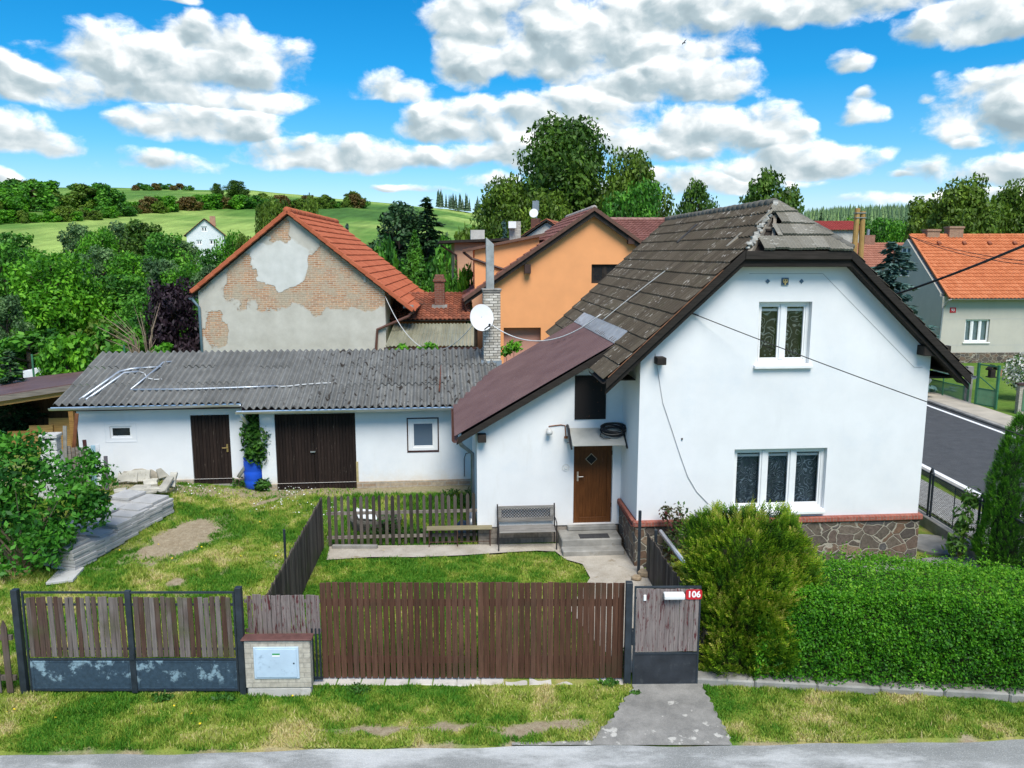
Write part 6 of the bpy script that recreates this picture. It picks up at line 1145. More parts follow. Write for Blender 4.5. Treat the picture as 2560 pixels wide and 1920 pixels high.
# ---- barn with flaking render
BY = 33.; bl_ = at_y(436*K, 760*K, BY); brr = at_y(835*K, 760*K, BY+.4); BF = Frame((bl_.x, BY), 2.5); bw_ = BF.loc(brr).x
pk = BF.hv(621*K, 458*K, -.15); el_ = BF.hv(414*K, 640*K, -.15); er_ = BF.hv(893*K, 664*K, -.15)
barn = empty('barn', (BF.o.x, BF.o.y, 0), BF.a, 'old barn gable with flaking grey render over brick under a new red tiled roof', 'barn')
bs = ((pk[1]-el_[1])/(pk[0]-el_[0])+(pk[1]-er_[1])/(er_[0]-pk[0]))/2; bz = lambda u: pk[1]-bs*abs(u-pk[0])
def m_barn():
    n = N('flaking_render'); o = n.obj(); x = n.sep(o); b = n.brick(n.comb(x[0], x[2], 0.), (.56, .32, .18, 1), (.40, .20, .11, 1), (.58, .50, .39, 1), .29, .085, .014)
    br = n.mix(n.sm(n.noise(1.6, 5, .65), .42, .62), b[0], (.46, .38, .28, 1)); br = n.mix(1., br, n.ramp(n.noise(12, 5, .7), [(.3, (.75,)*3), (.7, (1.2,)*3)]), 'MULTIPLY')
    nz = n.noise(.75, 6, .62); d = n.math('ADD', n.math('MULTIPLY', n.math('SUBTRACT', nz, .5), 3.6), n.math('MULTIPLY', n.math('SUBTRACT', n.noise(3.2, 4, .6), .5), .9))
    wn = n.n('ShaderNodeTexNoise'); wn.inputs['Scale'].default_value = .9; wn.inputs['Detail'].default_value = 5; n.l(o, wn.inputs[0]); xw = n.sep(n.vmath('ADD', o, n.vmath('MULTIPLY', n.vmath('SUBTRACT', wn.outputs['Color'], (.5, .5, .5)), (2.2, 0, 1.7))))
    def ellm(cu, cz, ru, rz_):
        a = n.math('DIVIDE', n.math('SUBTRACT', xw[0], cu), ru); c = n.math('DIVIDE', n.math('SUBTRACT', xw[2], cz), rz_); return n.math('SUBTRACT', 1.15, n.math('ADD', n.math('MULTIPLY', a, a), n.math('MULTIPLY', c, c)))
    E = lambda px, py, rx, ry: ellm(*BF.hv(px*K, py*K), rx*K*BY/F, ry*K*BY/F)
    m = E(640, 620, 190, 48)
    for e in (E(720, 580, 75, 60), E(605, 508, 26, 34), E(470, 712, 26, 38), E(545, 590, 60, 40), E(780, 640, 60, 30)): m = n.math('MAXIMUM', m, e)
    hole = E(606, 570, 62, 52); m = n.math('SUBTRACT', m, n.math('MULTIPLY', n.math('MAXIMUM', hole, 0.), 2.6))
    mask = n.sm(n.math('ADD', m, d), .16, .24)
    gr = n.ramp(n.noise(1.3, 6, .65), [(.3, (.44, .41, .35)), (.7, (.58, .55, .48))]); wh = n.ramp(n.noise(2, 5), [(.3, (.54, .54, .50)), (.7, (.66, .65, .61))])
    up = n.sm(n.math('ADD', n.math('MAXIMUM', hole, -.4), n.math('MULTIPLY', d, .3)), -.1, .2); pl_ = n.mix(up, gr, wh)
    edge = n.math('MULTIPLY', n.sm(n.math('ADD', m, d), .02, .17), n.math('SUBTRACT', 1., mask)); pl_ = n.mix(n.math('MULTIPLY', edge, .35), pl_, (.30, .24, .17, 1))
    return n.out(n.mix(mask, pl_, br), .93, n.bump(n.math('ADD', n.math('MULTIPLY', mask, -1.4), n.math('ADD', n.math('MULTIPLY', n.noise(30, 4), .3), n.math('MULTIPLY', n.math('MULTIPLY', b[1], mask), -.4))), .8, .03), spec=.12)
M_BARN = m_barn(); q = MB(); q.wall(fg, 0, bw_, GB0-.3, [(0, bz(0)-.13), (pk[0], pk[1]-.13), (bw_, bz(bw_)-.13)], [], .35); q.box(0, .35, GB0-.3, .35, 11, bz(0)-.15); q.box(bw_-.35, .35, GB0-.3, bw_, 11, bz(bw_)-.15); q.build('wall', M_BARN, barn)
hwl, hwr = pk[0]-el_[0], er_[0]-pk[0]; kk = math.hypot(1, bs)
for s, hw_ in ((-1, hwl), (1, hwr)):
    tile_sheet('roof', (pk[0]+s*hw_, -.15, pk[1]-hw_*bs), (0, 1, 0), (-s, 0, bs), 11.5, hw_*kk, M_REDTILE, barn, .40, .30, .055, .05, [(Vector((pk[0], 0, 0)), Vector((-s, 0, 0)))], jit=.01, shape='round', tw=.3)
    q = MB(); q.prism([(pk[0]+s*(hw_-.02), bz(pk[0]+hw_)+.0), (pk[0], pk[1]-.012), (pk[0], pk[1]-.12), (pk[0]+s*(hw_-.02), bz(pk[0]+hw_)-.11)], lambda a, b, d: (a, d, b), -.13, 11.3); q.build('roof_deck', M_TIMB, barn)
    n_ = round(hw_*kk/.40); q = MB()                 # overlapping verge tiles
    for i in range(n_): a = i/n_; b = (i+1.1)/n_; q.rnd(); q.bar((pk[0]+s*hw_*(1-a), -.2, pk[1]-hw_*bs*(1-a)+.045), (pk[0]+s*hw_*(1-b), -.2, pk[1]-hw_*bs*(1-b)+.02), .17, .17)
    q.build('verge_tiles', M_REDTILE, barn, bevel=.02)
q = MB(); ridge_caps(q, (pk[0], -.28, pk[1]+.07), (pk[0], 11.3, pk[1]+.07), .15, .38); q.build('ridge_tiles', M_REDTILE, barn, smooth=True)
M_GRN = mplain('slate_blue_pipe', (.10, .16, .19, 1), .15, 4, .45)
gt = MB(); gutter(gt, (el_[0]-.05, -.2, el_[1]-.06), (el_[0]-.05, 11, el_[1]-.06)); gt.build('gutter', M_GRN, barn); q = MB(); q.tube([(el_[0]-.02, -.1, el_[1]-.1), (.03, -.08, el_[1]-.45), (.03, -.08, GB0)], .055, 10); q.build('downpipe', M_GRN, barn, smooth=True)
gt = MB(); gutter(gt, (er_[0]+.05, -.1, er_[1]-.06), (er_[0]+.05, 11, er_[1]-.06)); gt.build('gutter', M_BRNG, barn)
c = [BF.hv(880*K, 683*K, -.1), BF.hv(815*K, 712*K, -.1), BF.hv(812*K, 760*K, -.1)]; q = MB(); q.tube([(er_[0]+.02, -.1, er_[1]-.1), (c[0][0]+.05, -.1, c[0][1]), (c[1][0], -.1, c[1][1]), (c[2][0], -.1, c[2][1])], .06, 10); q.build('downpipe', M_BRNG, barn)
q = MB(); q.box(er_[0]-.42, -.16, er_[1]-.03, er_[0]-.0, -.05, er_[1]+.10); q.build('mortar_end', M_CONC, barn)
# ---- low tiled outbuilding between barn and orange house
LF = Frame((at_y(840*K, 700*K, 35.2).x, 35.2), 2.5); low = empty('low_outbuilding', (LF.o.x, LF.o.y, 0), LF.a, 'low outbuilding with an old red tiled roof between barn and orange house', 'outbuilding')
ez = LF.hv(940*K, 690*K, -.3)[1]; tz = LF.hv(940*K, 632*K, 3.)[1]; lw_ = LF.hv(1006*K, 690*K, -.3)[0]; ls_ = (tz-ez)/3.3; q = MB(); q.wall(fg, .2, lw_, GB0, [(.2, ez-.02), (lw_, ez-.02)], [(2.6, GB0+.5, 3.9, ez-.35)], .3); q.build('wall', mplain('rust_orange_render', (.36, .12, .055, 1), .2, 3, .9), low)
q = MB(); q.box(2.6, .15, GB0+.5, 3.9, .2, ez-.35); q.build('dark_opening', M_TIMB, low)
tile_sheet('roof', (-.2, -.3, ez), (1, 0, 0), (0, 1, ls_), lw_+.4, 3.3*math.hypot(1, ls_), M_OLDRED, low, .3, .2, .045, .05, shape='round', jit=.012, tw=.2)
q = MB(); q.hexa([(-.2, -.28, ez-.1), (lw_+.2, -.28, ez-.1), (lw_+.2, 3., tz-.1), (-.2, 3., tz-.1), (-.2, -.28, ez-.01), (lw_+.2, -.28, ez-.01), (lw_+.2, 3., tz-.01), (-.2, 3., tz-.01)]); q.box(-.2, 2.7, 0, lw_, 3., tz-.12); q.build('roof_deck', M_TIMB, low)
gt = MB(); gutter(gt, (-.2, -.36, ez-.02), (lw_+.2, -.36, ez-.02)); gt.build('gutter', M_TIMB, low)
a = LF.hv(939*K, 640*K, 1.2); b = LF.hv(960*K, 598*K, 1.2); q = MB(); q.box(a[0], 1., ez, b[0], 1.5, b[1]); q.box(a[0]-.06, .94, b[1]-.22, b[0]+.06, 1.56, b[1]-.1); q.box(a[0]+.03, 1.05, b[1], b[0]-.03, 1.45, b[1]+.1); q.build('chimney', m_bricks('dark_red_chimney', (.22, .08, .05, 1), (.15, .055, .035, 1), (.20, .16, .13, 1), .25, .08), low, bevel=.015)
q = MB(); q.box(a[0]-.12, .9, ez+.2, b[0]+.12, 1.6, ez+.55+.0); q.build('chimney_foot', M_CONC, low)
# porch roof of corrugated sheet in front of it
pf = LF.hv(930*K, 748*K, -4.); pb = LF.hv(930*K, 700*K, -.5); xa, xb = LF.hv(833*K, 740*K, -3.9)[0], LF.hv(1024*K, 740*K, -3.9)[0]; n = N('yellowed_fibreglass'); c = n.ramp(n.noise(1.2, 6, .7, n.scale(n.obj(), (2, .4, 1))), [(.3, (.20, .19, .12)), (.7, (.36, .35, .25))]); M_FG = n.out(c, .35, spec=.45)
por = empty('porch', (LF.o.x, LF.o.y, 0), LF.a, 'corrugated yellowish porch roof on brown posts beside the barn', 'porch'); ps = (pb[1]-pf[1])/3.5
tile_sheet('roof', (xa, -4., pf[1]), (1, 0, 0), (0, 1, ps), xb-xa, 3.5*math.hypot(1, ps), M_FG, por, 1.8, .15, .012, .045)
M_DBR = mplain('dark_brown_steel', (.06, .028, .022, 1), .2, 4, .5)
q = MB(); q.box(xa-.05, -4.04, pf[1]-.15, xb+.1, -3.96, pf[1]-.04); q.build('front_beam', M_DBR, por)
for x in (xa, xb): q = MB(); q.box(x-.05, -4., GB0, x+.05, -3.9, pf[1]-.15); q.box(x-.04, -3.9, pf[1]-.1, x+.04, -.5, pf[1]-.05) if 0 else None; q.build('post', M_DBR, por)
# ---- orange house
OY = 36.; OF = Frame((at_y(1060*K, 700*K, OY).x, OY), 3.5); orh = empty('orange_house', (OF.o.x, OF.o.y, 0), OF.a, 'orange rendered gable house with a brown tiled roof and a side dormer', 'house')
pk = OF.hv(1284*K, 449*K, -.35); el_ = OF.hv(1003*K, 645*K, -.35); os_ = (pk[1]-el_[1])/(pk[0]-el_[0]); oz = lambda u: pk[1]-os_*abs(u-pk[0]); ohw = pk[0]-el_[0]
M_ORANGE = mplain('orange_render', (.80, .35, .145, 1), .05, 1.2, .92, .4, .006, 90); M_SALM = mplain('salmon_render', (.50, .26, .20, 1), .06, 1.2, .92); W1 = OF.rect(1278, 571, 1335, 612)
uw1 = 2*pk[0]-.0; rec = OF.rect(1088, 708, 1168, 790)
q = MB(); q.wall(fg, .0, uw1, GB0, [(0, oz(0)-.2), (pk[0], pk[1]-.2), (uw1, oz(uw1)-.2)], [W1, (rec[0], GB0+.3, rec[2], rec[3])], .4); q.box(0, .4, GB0, .3, 11, oz(0)-.22); q.box(uw1-.3, .4, GB0, uw1, 11, oz(uw1)-.22); q.build('wall', M_ORANGE, orh)
q = MB(); q.box(rec[0]-.2, .42, GB0, rec[2]+.2, .5, rec[3]+.2); q.build('recess_wall', M_SALM, orh)
window(orh, W1, fg, [.5], None, .07, .12, 0, mfr=M_TIMB, pane_m=mplain('deep_glass', (.015, .015, .015, 1), .2, 4, .1, spec=.6))
gable_roof(orh, ohw, pk[1], os_, -.35, 9.0, M_BROWNT, .36, .22, .045, .04, 'round', caps=mplain('grey_ridge', (.30, .27, .25, 1), .2, 5), uc=pk[0], tw=.22)
q = MB()
for s in (-1, 1): q.rnd(); q.prism([(pk[0]+s*(ohw+.03), pk[1]-(ohw+.03)*os_+.06), (pk[0], pk[1]+.06), (pk[0], pk[1]-.12), (pk[0]+s*(ohw+.03), pk[1]-(ohw+.03)*os_-.12)], lambda a, b, d: (a, d, b), -.41, -.36)
q.build('bargeboard', mplain('brown_verge', (.12, .06, .042, 1), .2, 5, .6), orh)
q = MB()
for s in (-1, 1): q.prism([(pk[0]+s*(ohw-.02), pk[1]-(ohw-.02)*os_-.12), (pk[0], pk[1]-.12), (pk[0], pk[1]-.36), (pk[0]+s*(ohw-.02), pk[1]-(ohw-.02)*os_-.30)], lambda a, b, d: (a, d, b), -.30, -.24)
q.build('inner_bargeboard', M_TIMB, orh)
for px, py in ((1140, 577), (1364, 513)): u, z = OF.hv(px*K, py*K, -.3); q = MB(); q.box(u-.14, -.33, z-.28, u+.14, -.001, z+.12); q.build('purlin_end', mplain('brown_purlin', (.055, .03, .024, 1), .2, 5), orh)
gt = MB(); gutter(gt, (el_[0]-.06, -.4, el_[1]-.05), (el_[0]-.06, 9, el_[1]-.05)); gt.build('gutter', mplain('copper_gutter', (.20, .075, .05, 1), .2, 4, .4, metal=.4), orh)
q = MB(); q.tube([(el_[0]-.04, -.3, el_[1]-.1), (el_[0]+.1, -.1, el_[1]-.55), (-.08, .0, el_[1]-.8), (-.08, .0, GB0)], .055, 8); q.build('downpipe', M_DBR, orh)
d0, d1, d2 = OF.hv(1025*K, 540*K, .6), OF.hv(1165*K, 512*K, .6), OF.hv(1025*K, 625*K, .6)                     # dormer on the left slope
def dz(u): return d0[1]+(d1[1]-d0[1])*(u-d0[0])/(d1[0]-d0[0])
ud = d0[0]; ue = d1[0]; q = MB(); q.prism([(ud, oz(ud)-.1), (ue, oz(ue)-.1), (ue, dz(ue)), (ud, dz(ud))], lambda a, b, d: (a, d, b), .6, 6.); q.build('dormer', M_ORANGE, orh)
q = MB(); q.prism([(ud-.55, dz(ud-.55)+.01), (ue+.3, dz(ue+.3)+.01), (ue+.3, dz(ue+.3)+.13), (ud-.55, dz(ud-.55)+.13)], lambda a, b, d: (a, d, b), .35, 6.3); q.build('dormer_roof', mplain('brown_dormer_metal', (.15, .075, .05, 1), .25, 3, .5), orh)
q = MB(); q.tube([(ud-.5, .5, dz(ud)-.1), (ud-.12, .56, dz(ud)-.4), (ud+.1, .54, dz(ud)-.45), *[(ud+t, .54, dz(ud)-.45-t*.32) for t in (.8, 1.6)]], .06, 8); q.build('dormer_downpipe', M_DBR, orh)
u, z = OF.hv(1112*K, 478*K, 5.); u1_, z1_ = OF.hv(1101*K, 520*K, 5.); u2_ = OF.hv(1125*K, 500*K, 5.)[0]; q = MB(); q.box(u1_, 5., z1_-1, u2_, 5.55, z); c_ = q.build('chimney', m_bricks('grey_lime_chimney', (.46, .44, .39, 1), (.38, .36, .32, 1), (.30, .29, .27, 1), .29, .09), orh); q = MB(); q.box(u1_-.08, 4.6, z-.35, u1_+.3, 4.9, z-.02); q.build('vent_box', M_PVC, c_)
# ridge of a further brown roof right of the orange gable
RF = Frame((at_y(1330*K, 500*K, 46).x, 46), 3); rb_ = empty('brown_roofed_house', (RF.o.x, RF.o.y, 0), RF.a, 'house with a brown red tiled roof behind the orange gable', 'house'); za, zb_ = RF.hv(1380*K, 474*K, 3)[1], RF.hv(1380*K, 520*K, 0)[1]; sl_ = (za-zb_)/3
tile_sheet('roof', (-1., 0, zb_), (1, 0, 0), (0, 1, sl_), 6.5, 3*math.hypot(1, sl_), M_BROWNT, rb_, .34, .22, .045, .05, shape='round', jit=.01, tw=.22); q = MB(); q.box(-.8, .3, GB0, 5.2, 5.6, zb_-.05); q.build('wall', M_SALM, rb_)
tile_sheet('roof', (-1., 6., zb_), (1, 0, 0), (0, -1, sl_), 6.5, 3*math.hypot(1, sl_), M_BROWNT, rb_, .34, .22, .045, .05, shape='round', jit=.01, tw=.22)
q = MB(); ridge_caps(q, (-1, 3, za+.02), (5.4, 3, za+.02), .13, .4); q.build('ridge_tiles', mplain('pinkish_ridge', (.30, .17, .14, 1), .2, 6), rb_, smooth=True)
# red roof and chimney stack peeping over the dormer
TF = Frame((at_y(1175*K, 500*K, 52).x, 52), -12); tb2 = empty('red_roofed_house', (TF.o.x, TF.o.y, 0), TF.a, 'house with a red and brown gable roof and tall chimney behind the dormer', 'house'); u0_, z0_ = TF.hv(1180*K, 473*K); ue_, ze_ = TF.hv(1110*K, 522*K); sl_ = (z0_-ze_)/(u0_-ue_)
gable_roof(tb2, u0_-ue_, z0_, sl_, 0, 7, M_OLDRED, .4, .25, .045, .04, 'round', uc=u0_); q = MB(); q.wall(lambda u, z, d: (u, .3+d, z), ue_+.4, 2*u0_-ue_-.4, GB0, [(ue_+.4, ze_+.1), (u0_, z0_-.2), (2*u0_-ue_-.4, ze_+.1)], [], 6); q.build('wall', M_CONCL, tb2)
u, z = TF.hv(1157*K, 472*K, 2.5); q = MB(); q.box(u-.28, 2.3, ze_, u+.28, 2.9, z); c_ = q.build('chimney', m_bricks('brown_chimney', (.16, .07, .05, 1), (.12, .05, .035, 1), (.1, .08, .07, 1), .25, .08), tb2); zt2 = TF.hv(1157*K, 432*K, 2.5)[1]; q = MB(); q.tube([(u+.05, 2.6, z), (u+.05, 2.6, zt2)], .04, 8); q.box(u-.22, 2.5, zt2-.7, u+.2, 2.7, zt2-.05); q.build('chimney_vent', M_ZINC, c_)
q = MB(); q.lathe([(.3, .0), (.2, -.05), (.01, -.08)], (0, 0, 0), 16); o = q.build('small_dish', M_PVC, c_); o.location = (u-.1, 2.35, z+.35); o.rotation_euler = (R(80), 0, 0)
# pale house with flat black roof edge
PF = Frame((at_y(982*K, 560*K, 47).x, 47), 6); ph = empty('peach_house', (PF.o.x, PF.o.y, 0), PF.a, 'peach coloured house with a flat black roof edge behind the orange house', 'house'); zt_ = PF.hv(1000*K, 524*K)[1]; q = MB(); q.box(0, 0, GB0, 6, 6, zt_); q.build('wall', mplain('peach_render', (.56, .32, .20, 1), .06, 1.2, .92), ph); q = MB(); q.hexa([(-.9, -.5, zt_-.05), (6, -.5, zt_+.22), (6, 6.5, zt_+.22), (-.9, 6.5, zt_-.05), (-.9, -.5, zt_+.1), (6, -.5, zt_+.37), (6, 6.5, zt_+.37), (-.9, 6.5, zt_+.1)]); q.build('flat_roof', M_TIMB, ph)
q = MB(); q.tube([(-.8, -.3, zt_-.15), (-.1, -.08, zt_-.6), (.1, -.08, zt_-.7), (.1, -.08, GB0)], .06, 8); q.build('downpipe', M_DBR, ph)
u, z = PF.hv(1032*K, 497*K, 3); q = MB(); q.box(u-.45, 2.7, zt_, u+.4, 3.4, z); q.build('chimney', M_CONCL, ph)
# ---- white house out by the field
hp_ = at_y(452*K, 528*K, 118); hz0 = float(terrain(hp_.x, hp_.y)); WF = Frame((at_y(403*K, 510*K, 118).x, 118), 18); fh = empty('far_white_house', (WF.o.x, WF.o.y, 0), WF.a, 'small white house with a red roof standing before the green field', 'house')
ww = WF.hv(484*K, 520*K)[0]; pz = WF.hv(437*K, 472*K)[1]; ez = WF.hv(405*K, 505*K)[1]; mu_ = ww/2; sl_ = (pz-ez)/mu_; V1_ = 9.
wz = lambda u: pz-sl_*abs(u-mu_); R1 = WF.rect(434, 489, 448, 501); R2 = WF.rect(452, 517, 468, 529); R3 = WF.rect(424, 518, 437, 529); q = MB(); q.wall(fg, 0, ww, hz0-1, [(0, wz(0)-.1), (mu_, pz-.1), (ww, wz(ww)-.1)], [R1, R2, R3], .3); q.box(ww-.3, .3, hz0-1, ww, V1_, wz(ww)-.1); q.box(0, .3, hz0-1, .3, V1_, wz(0)-.1); q.build('wall', mplain('far_white_wall', (.70, .72, .74, 1), .06, .6, .9), fh)
for r_ in (R1, R2, R3): window(fh, r_, fg, [.5], None, .12, .1, 0, pane_m=mplain('far_glass', (.02, .02, .025, 1), .2), mull=.1)
gable_roof(fh, mu_+.35, pz, sl_, -.3, V1_+.3, m_tile('far_red_tile', [(.24, .075, .055), (.32, .11, .085)], None), .5, .4, .05, .04, 'round', uc=mu_); q = MB(); q.box(mu_+.6, 3, pz-1, mu_+1.4, 3.8, pz+.5); q.build('chimney', mplain('far_chimney', (.40, .24, .15, 1)), fh)
# ---- grey house across the road
RY = 53.; rc_ = at_y(2343.5, 901, RY); NF = Frame((rc_.x, RY), 1.5); nb = empty('grey_house', (NF.o.x, NF.o.y, 0), NF.a, 'grey rendered house with an orange clay tiled roof across the road', 'house')
def nv_(zx, zy, v=0.): return NF.hv(1700+zx/2.572, 400+zy/2.572, v)
ez = nv_(1800, 890, -.5)[1]; rz0 = nv_(1480, 486, 5.2); NW = 16.; ns = (rz0[1]-ez)/5.7; w1a, w1b = nv_(1825, 1170), nv_(1995, 1025); M_GREY = m_render('grey_house_render', (.52, .49, .42), (.40, .37, .31, 1), .4)
Wn = (w1a[0], w1a[1], w1b[0], w1b[1]); W2n = (Wn[0]+4.6, Wn[1], Wn[2]+4.6, Wn[3]); q = MB(); q.wall(fg, 0, NW, .6, [(0, ez+.1), (NW, ez+.1)], [Wn, W2n], .35)
gw_ = 10.4; fgl = lambda u, z, d: (d, gw_-u, z); wl_ = [gw_-6.0, nv_(1510, 820, 5.)[1]+.9, gw_-4.6, nv_(1510, 820, 5.)[1]+2.9]
q.wall(fgl, 0, gw_-.35, .6, [(0, ez+.05), (gw_/2, rz0[1]-.25), (gw_-.35, ez+.05+.35*ns)], [tuple(wl_)], .3); q.build('wall', M_GREY, nb); q = MB(); q.box(-.04, -.04, -.3, NW, 0, .6); q.box(-.04, 0, -.3, -.001, gw_, .6); q.build('stone_plinth', M_STONE, nb)
window(nb, Wn, fg, [.30, .66], mplain('net_curtain', (.45, .52, .56, 1), .15, 2), .07, .12, .08, mfr=M_PVC, blind=False); window(nb, W2n, fg, [.30, .66], mplain('net_curtain_b', (.45, .52, .56, 1), .15, 2), .07, .12, .08, blind=False)
window(nb, tuple(wl_), fgl, [.5], None, .07, .1, .08, pane_m=M_MIRROR)
sc_ = math.hypot(1, ns)
for s, vv in ((1, -.5), (-1, gw_+.5)): tile_sheet('roof', (rz0[0]-.0, vv, ez), (1, 0, 0), (0, s, ns), NW-rz0[0], (gw_/2+.5)*sc_, M_ORTILE, nb, .38, .26, .05, .06, shape='round', jit=.008, tw=.26)
q = MB(); n_ = [(rz0[0]+.02, -.48, ez-.1), (rz0[0]+.02, gw_/2, rz0[1]-.1), (rz0[0]+.02, gw_+.48, ez-.1)]
for a, b in zip(n_, n_[1:]): A_, B_ = Vector(a), Vector(b); q.hexa([A_, A_+Vector((NW, 0, 0)), B_+Vector((NW, 0, 0)), B_, A_+Vector((0, 0, .09)), A_+Vector((NW, 0, .09)), B_+Vector((NW, 0, .09)), B_+Vector((0, 0, .09))])
q.build('roof_deck', M_TIMB, nb); q = MB(); ridge_caps(q, (rz0[0], gw_/2, rz0[1]+.03), (NW, gw_/2, rz0[1]+.03), .14, .4)
nn_ = round((gw_/2+.5)*sc_/.38)
for i in range(nn_): a = i/nn_; b = (i+1.05)/nn_; q.rnd(); q.bar((rz0[0]-.02, -.5+(gw_/2+.5)*a, ez+(rz0[1]-ez)*a+.06), (rz0[0]-.02, -.5+(gw_/2+.5)*b, ez+(rz0[1]-ez)*b+.05), .16, .12)
q.build('ridge_tiles', M_ORTILE, nb, smooth=False)
gt = MB(); gutter(gt, (rz0[0], -.6, ez-.03), (NW, -.6, ez-.03), .08); gt.build('gutter', M_ZINC, nb); dp = nv_(1690, 920)[0]; q = MB(); q.tube([(dp+.1, -.55, ez-.08), (dp+.05, -.15, ez-.55), (dp, -.08, ez-.7), (dp-.1, -.08, .3)], .06, 8); q.build('downpipe', M_ZINC, nb)
for zx, w_, h_ in ((1617, .9, .45), (1762, 1.0, .65)): u = nv_(zx, 470, 5.2)[0]; q = MB(); q.box(u-w_/2, 4.9, rz0[1]-.6, u+w_/2, 5.6, rz0[1]+h_); q.box(u-w_/2-.06, 4.84, rz0[1]+h_-.14, u+w_/2+.06, 5.66, rz0[1]+h_-.02); q.build('chimney', m_bricks('flat_chimney', (.36, .22, .14, 1), (.30, .17, .11, 1), (.3, .25, .2, 1), .25, .08), nb)
u, z = nv_(1755, 965, -.02); q = MB(); q.box(u-.2, -.03, z-.17, u+.2, -.001, z+.17); ns_ = q.build('number_plate', mplain('red_plate_far', (.50, .02, .03, 1), .05, 4, .4), nb); text('number', '93', .24, mplain('white_far', (.8, .8, .8, 1)), ns_, (u, -.034, z))
q = MB(); 
for zy in (1022, 1190): z = nv_(1900, zy)[1]; q.box(0, -.004, z-.012, NW, .0, z+.012)
q.build('incised_line', M_INC, nb)
for k in range(4): u = nv_(1680+k*163, 548, 4)[0]; q = MB(); t_ = .84; q.obox((u, -.5+(gw_/2+.5)*t_, ez+(rz0[1]-ez)*t_+.14), (.24, .3, .14), Matrix.Rotation(math.atan(ns), 3, 'X')); q.build('vent_tile', M_OLDRED, nb, bevel=.02)
# further roofs between the white house and the grey house
VF = Frame((at_y(2155, 640, 72).x, 72), 5); vh = empty('tiled_cottage', (VF.o.x, VF.o.y, 0), VF.a, 'cottage with a faded red tiled roof behind the blue spruce', 'cottage'); za = VF.hv(2200, 607, 4)[1]; zb_ = VF.hv(2200, 668, 0)[1]; sl_ = (za-zb_)/4
for s, v_ in ((1, 0), (-1, 8)): tile_sheet('roof', (-1, v_, zb_), (1, 0, 0), (0, s, sl_), 9.5, 4*math.hypot(1, sl_), m_tile('faded_tile', [(.30, .12, .075), (.40, .18, .12)], None), vh, .4, .25, .05, .05, shape='round', tw=.25)
q = MB(); q.box(-.6, .4, 0, 8, 7.6, zb_); q.build('wall', M_CONCL, vh); u, z = VF.hv(2170, 588, 4); q = MB(); q.box(u-.5, 3.6, za-.6, u+.5, 4.4, z); c_ = q.build('chimney', m_bricks('cottage_chimney', (.30, .15, .10, 1), (.25, .11, .07, 1), (.3, .25, .2, 1), .25, .08), vh); q = MB(); q.tube([(u, 4, z), (u, 4, z+.55)], .14, 10); q.build('chimney_pot', M_ZINC, c_)
XF = Frame((at_y(2045, 570, 90).x, 90), -4); xh = empty('red_roof_cottage', (XF.o.x, XF.o.y, 0), XF.a, 'cottage with a dark red roof behind the broken hip', 'cottage'); za = XF.hv(2065, 553, 4)[1]; zb_ = XF.hv(2065, 575, 0)[1]
tile_sheet('roof', (-1, 0, zb_), (1, 0, 0), (0, 1, (za-zb_)/4), 6, 4.2, m_tile('maroon_tile', [(.25, .04, .035), (.32, .06, .05)], None), xh, .5, .3, .05, .05); q = MB(); q.box(-.6, .3, 0, 4.6, 4, zb_); q.build('wall', M_CONCL, xh)
# ---------------------------------------------------------------- across the road: fence, gate, bird house
M_GRNS = mplain('green_steel', (.045, .16, .085, 1), .2, 5, .5); M_GRNP = mplain('faded_green_sheet', (.15, .32, .17, 1), .15, 3, .6, dirt=(.26, .22, .12, 1)); g0 = at_z(1985*K, 842*K, .05); g1 = at_z(2090*K, 868*K, .05)
gf = empty('green_fence', (g0.x, g0.y, 0), math.atan2(g1.y-g0.y, g1.x-g0.x), 'green steel garden fence along the far pavement', 'fence'); L_ = (g1-g0).length; zt_ = 1.15
n = N('pale_green_mesh'); x = n.sep(n.obj()); wv = lambda s_: n.math('ABSOLUTE', n.math('SUBTRACT', n.math('FRACT', n.math('MULTIPLY', s_, 14.)), .5)); al = n.math('MAXIMUM', n.math('GREATER_THAN', wv(n.math('ADD', x[0], x[2])), .33), n.math('GREATER_THAN', wv(n.math('SUBTRACT', x[0], x[2])), .33)); MG = n.out((.12, .28, .16, 1), .5, alpha=al)
for i in range(-1, 3):
    a = L_*i/2.; q = MB(); q.tube([(a, 0, 0), (a, 0, 1.5)], .035, 6); q.build('post', M_GRNS, gf)
    if i < 2: q = MB(); q.box(a+.05, -.005, .1, a+L_/2-.05, .005, .72); q.build('lower_panel', MG, gf); q = MB(); q.tube([(a, 0, .74), (a+L_/2, 0, .74)], .03, 6); q.build('rail', M_GRNS, gf)
q = MB(); cp_ = at_z(2088*K, 866*K, .05); q.box(-.14, -.14, -.1, .14, .14, 1.75); o = q.build('fence_post', M_CONC, bevel=.01, label='square concrete post between the green fence and the green gate', cat='post'); o.location = (cp_.x, cp_.y, 0)
ga, gb = at_z(2107*K, 874*K, .05), at_z(2150*K, 882*K, .05); gg = empty('green_gate', (ga.x, ga.y, 0), math.atan2(gb.y-ga.y, gb.x-ga.x), 'green steel gate with a solid lower panel across the road', 'gate'); L_ = (gb-ga).length; q = MB()
for x in (0, L_): q.box(x-.05, -.05, 0, x+.05, .05, 2.05)
for z in (.1, .85, 1.98): q.box(.05, -.025, z-.03, L_-.05, .025, z+.03)
q.bar((.1, 0, 1.4), (L_-.1, 0, .9), .04, .04); q.build('frame', M_GRNS, gg); q = MB(); q.box(.05, -.012, .13, L_-.05, .012, .82); q.build('sheet_panel', M_GRNP, gg)
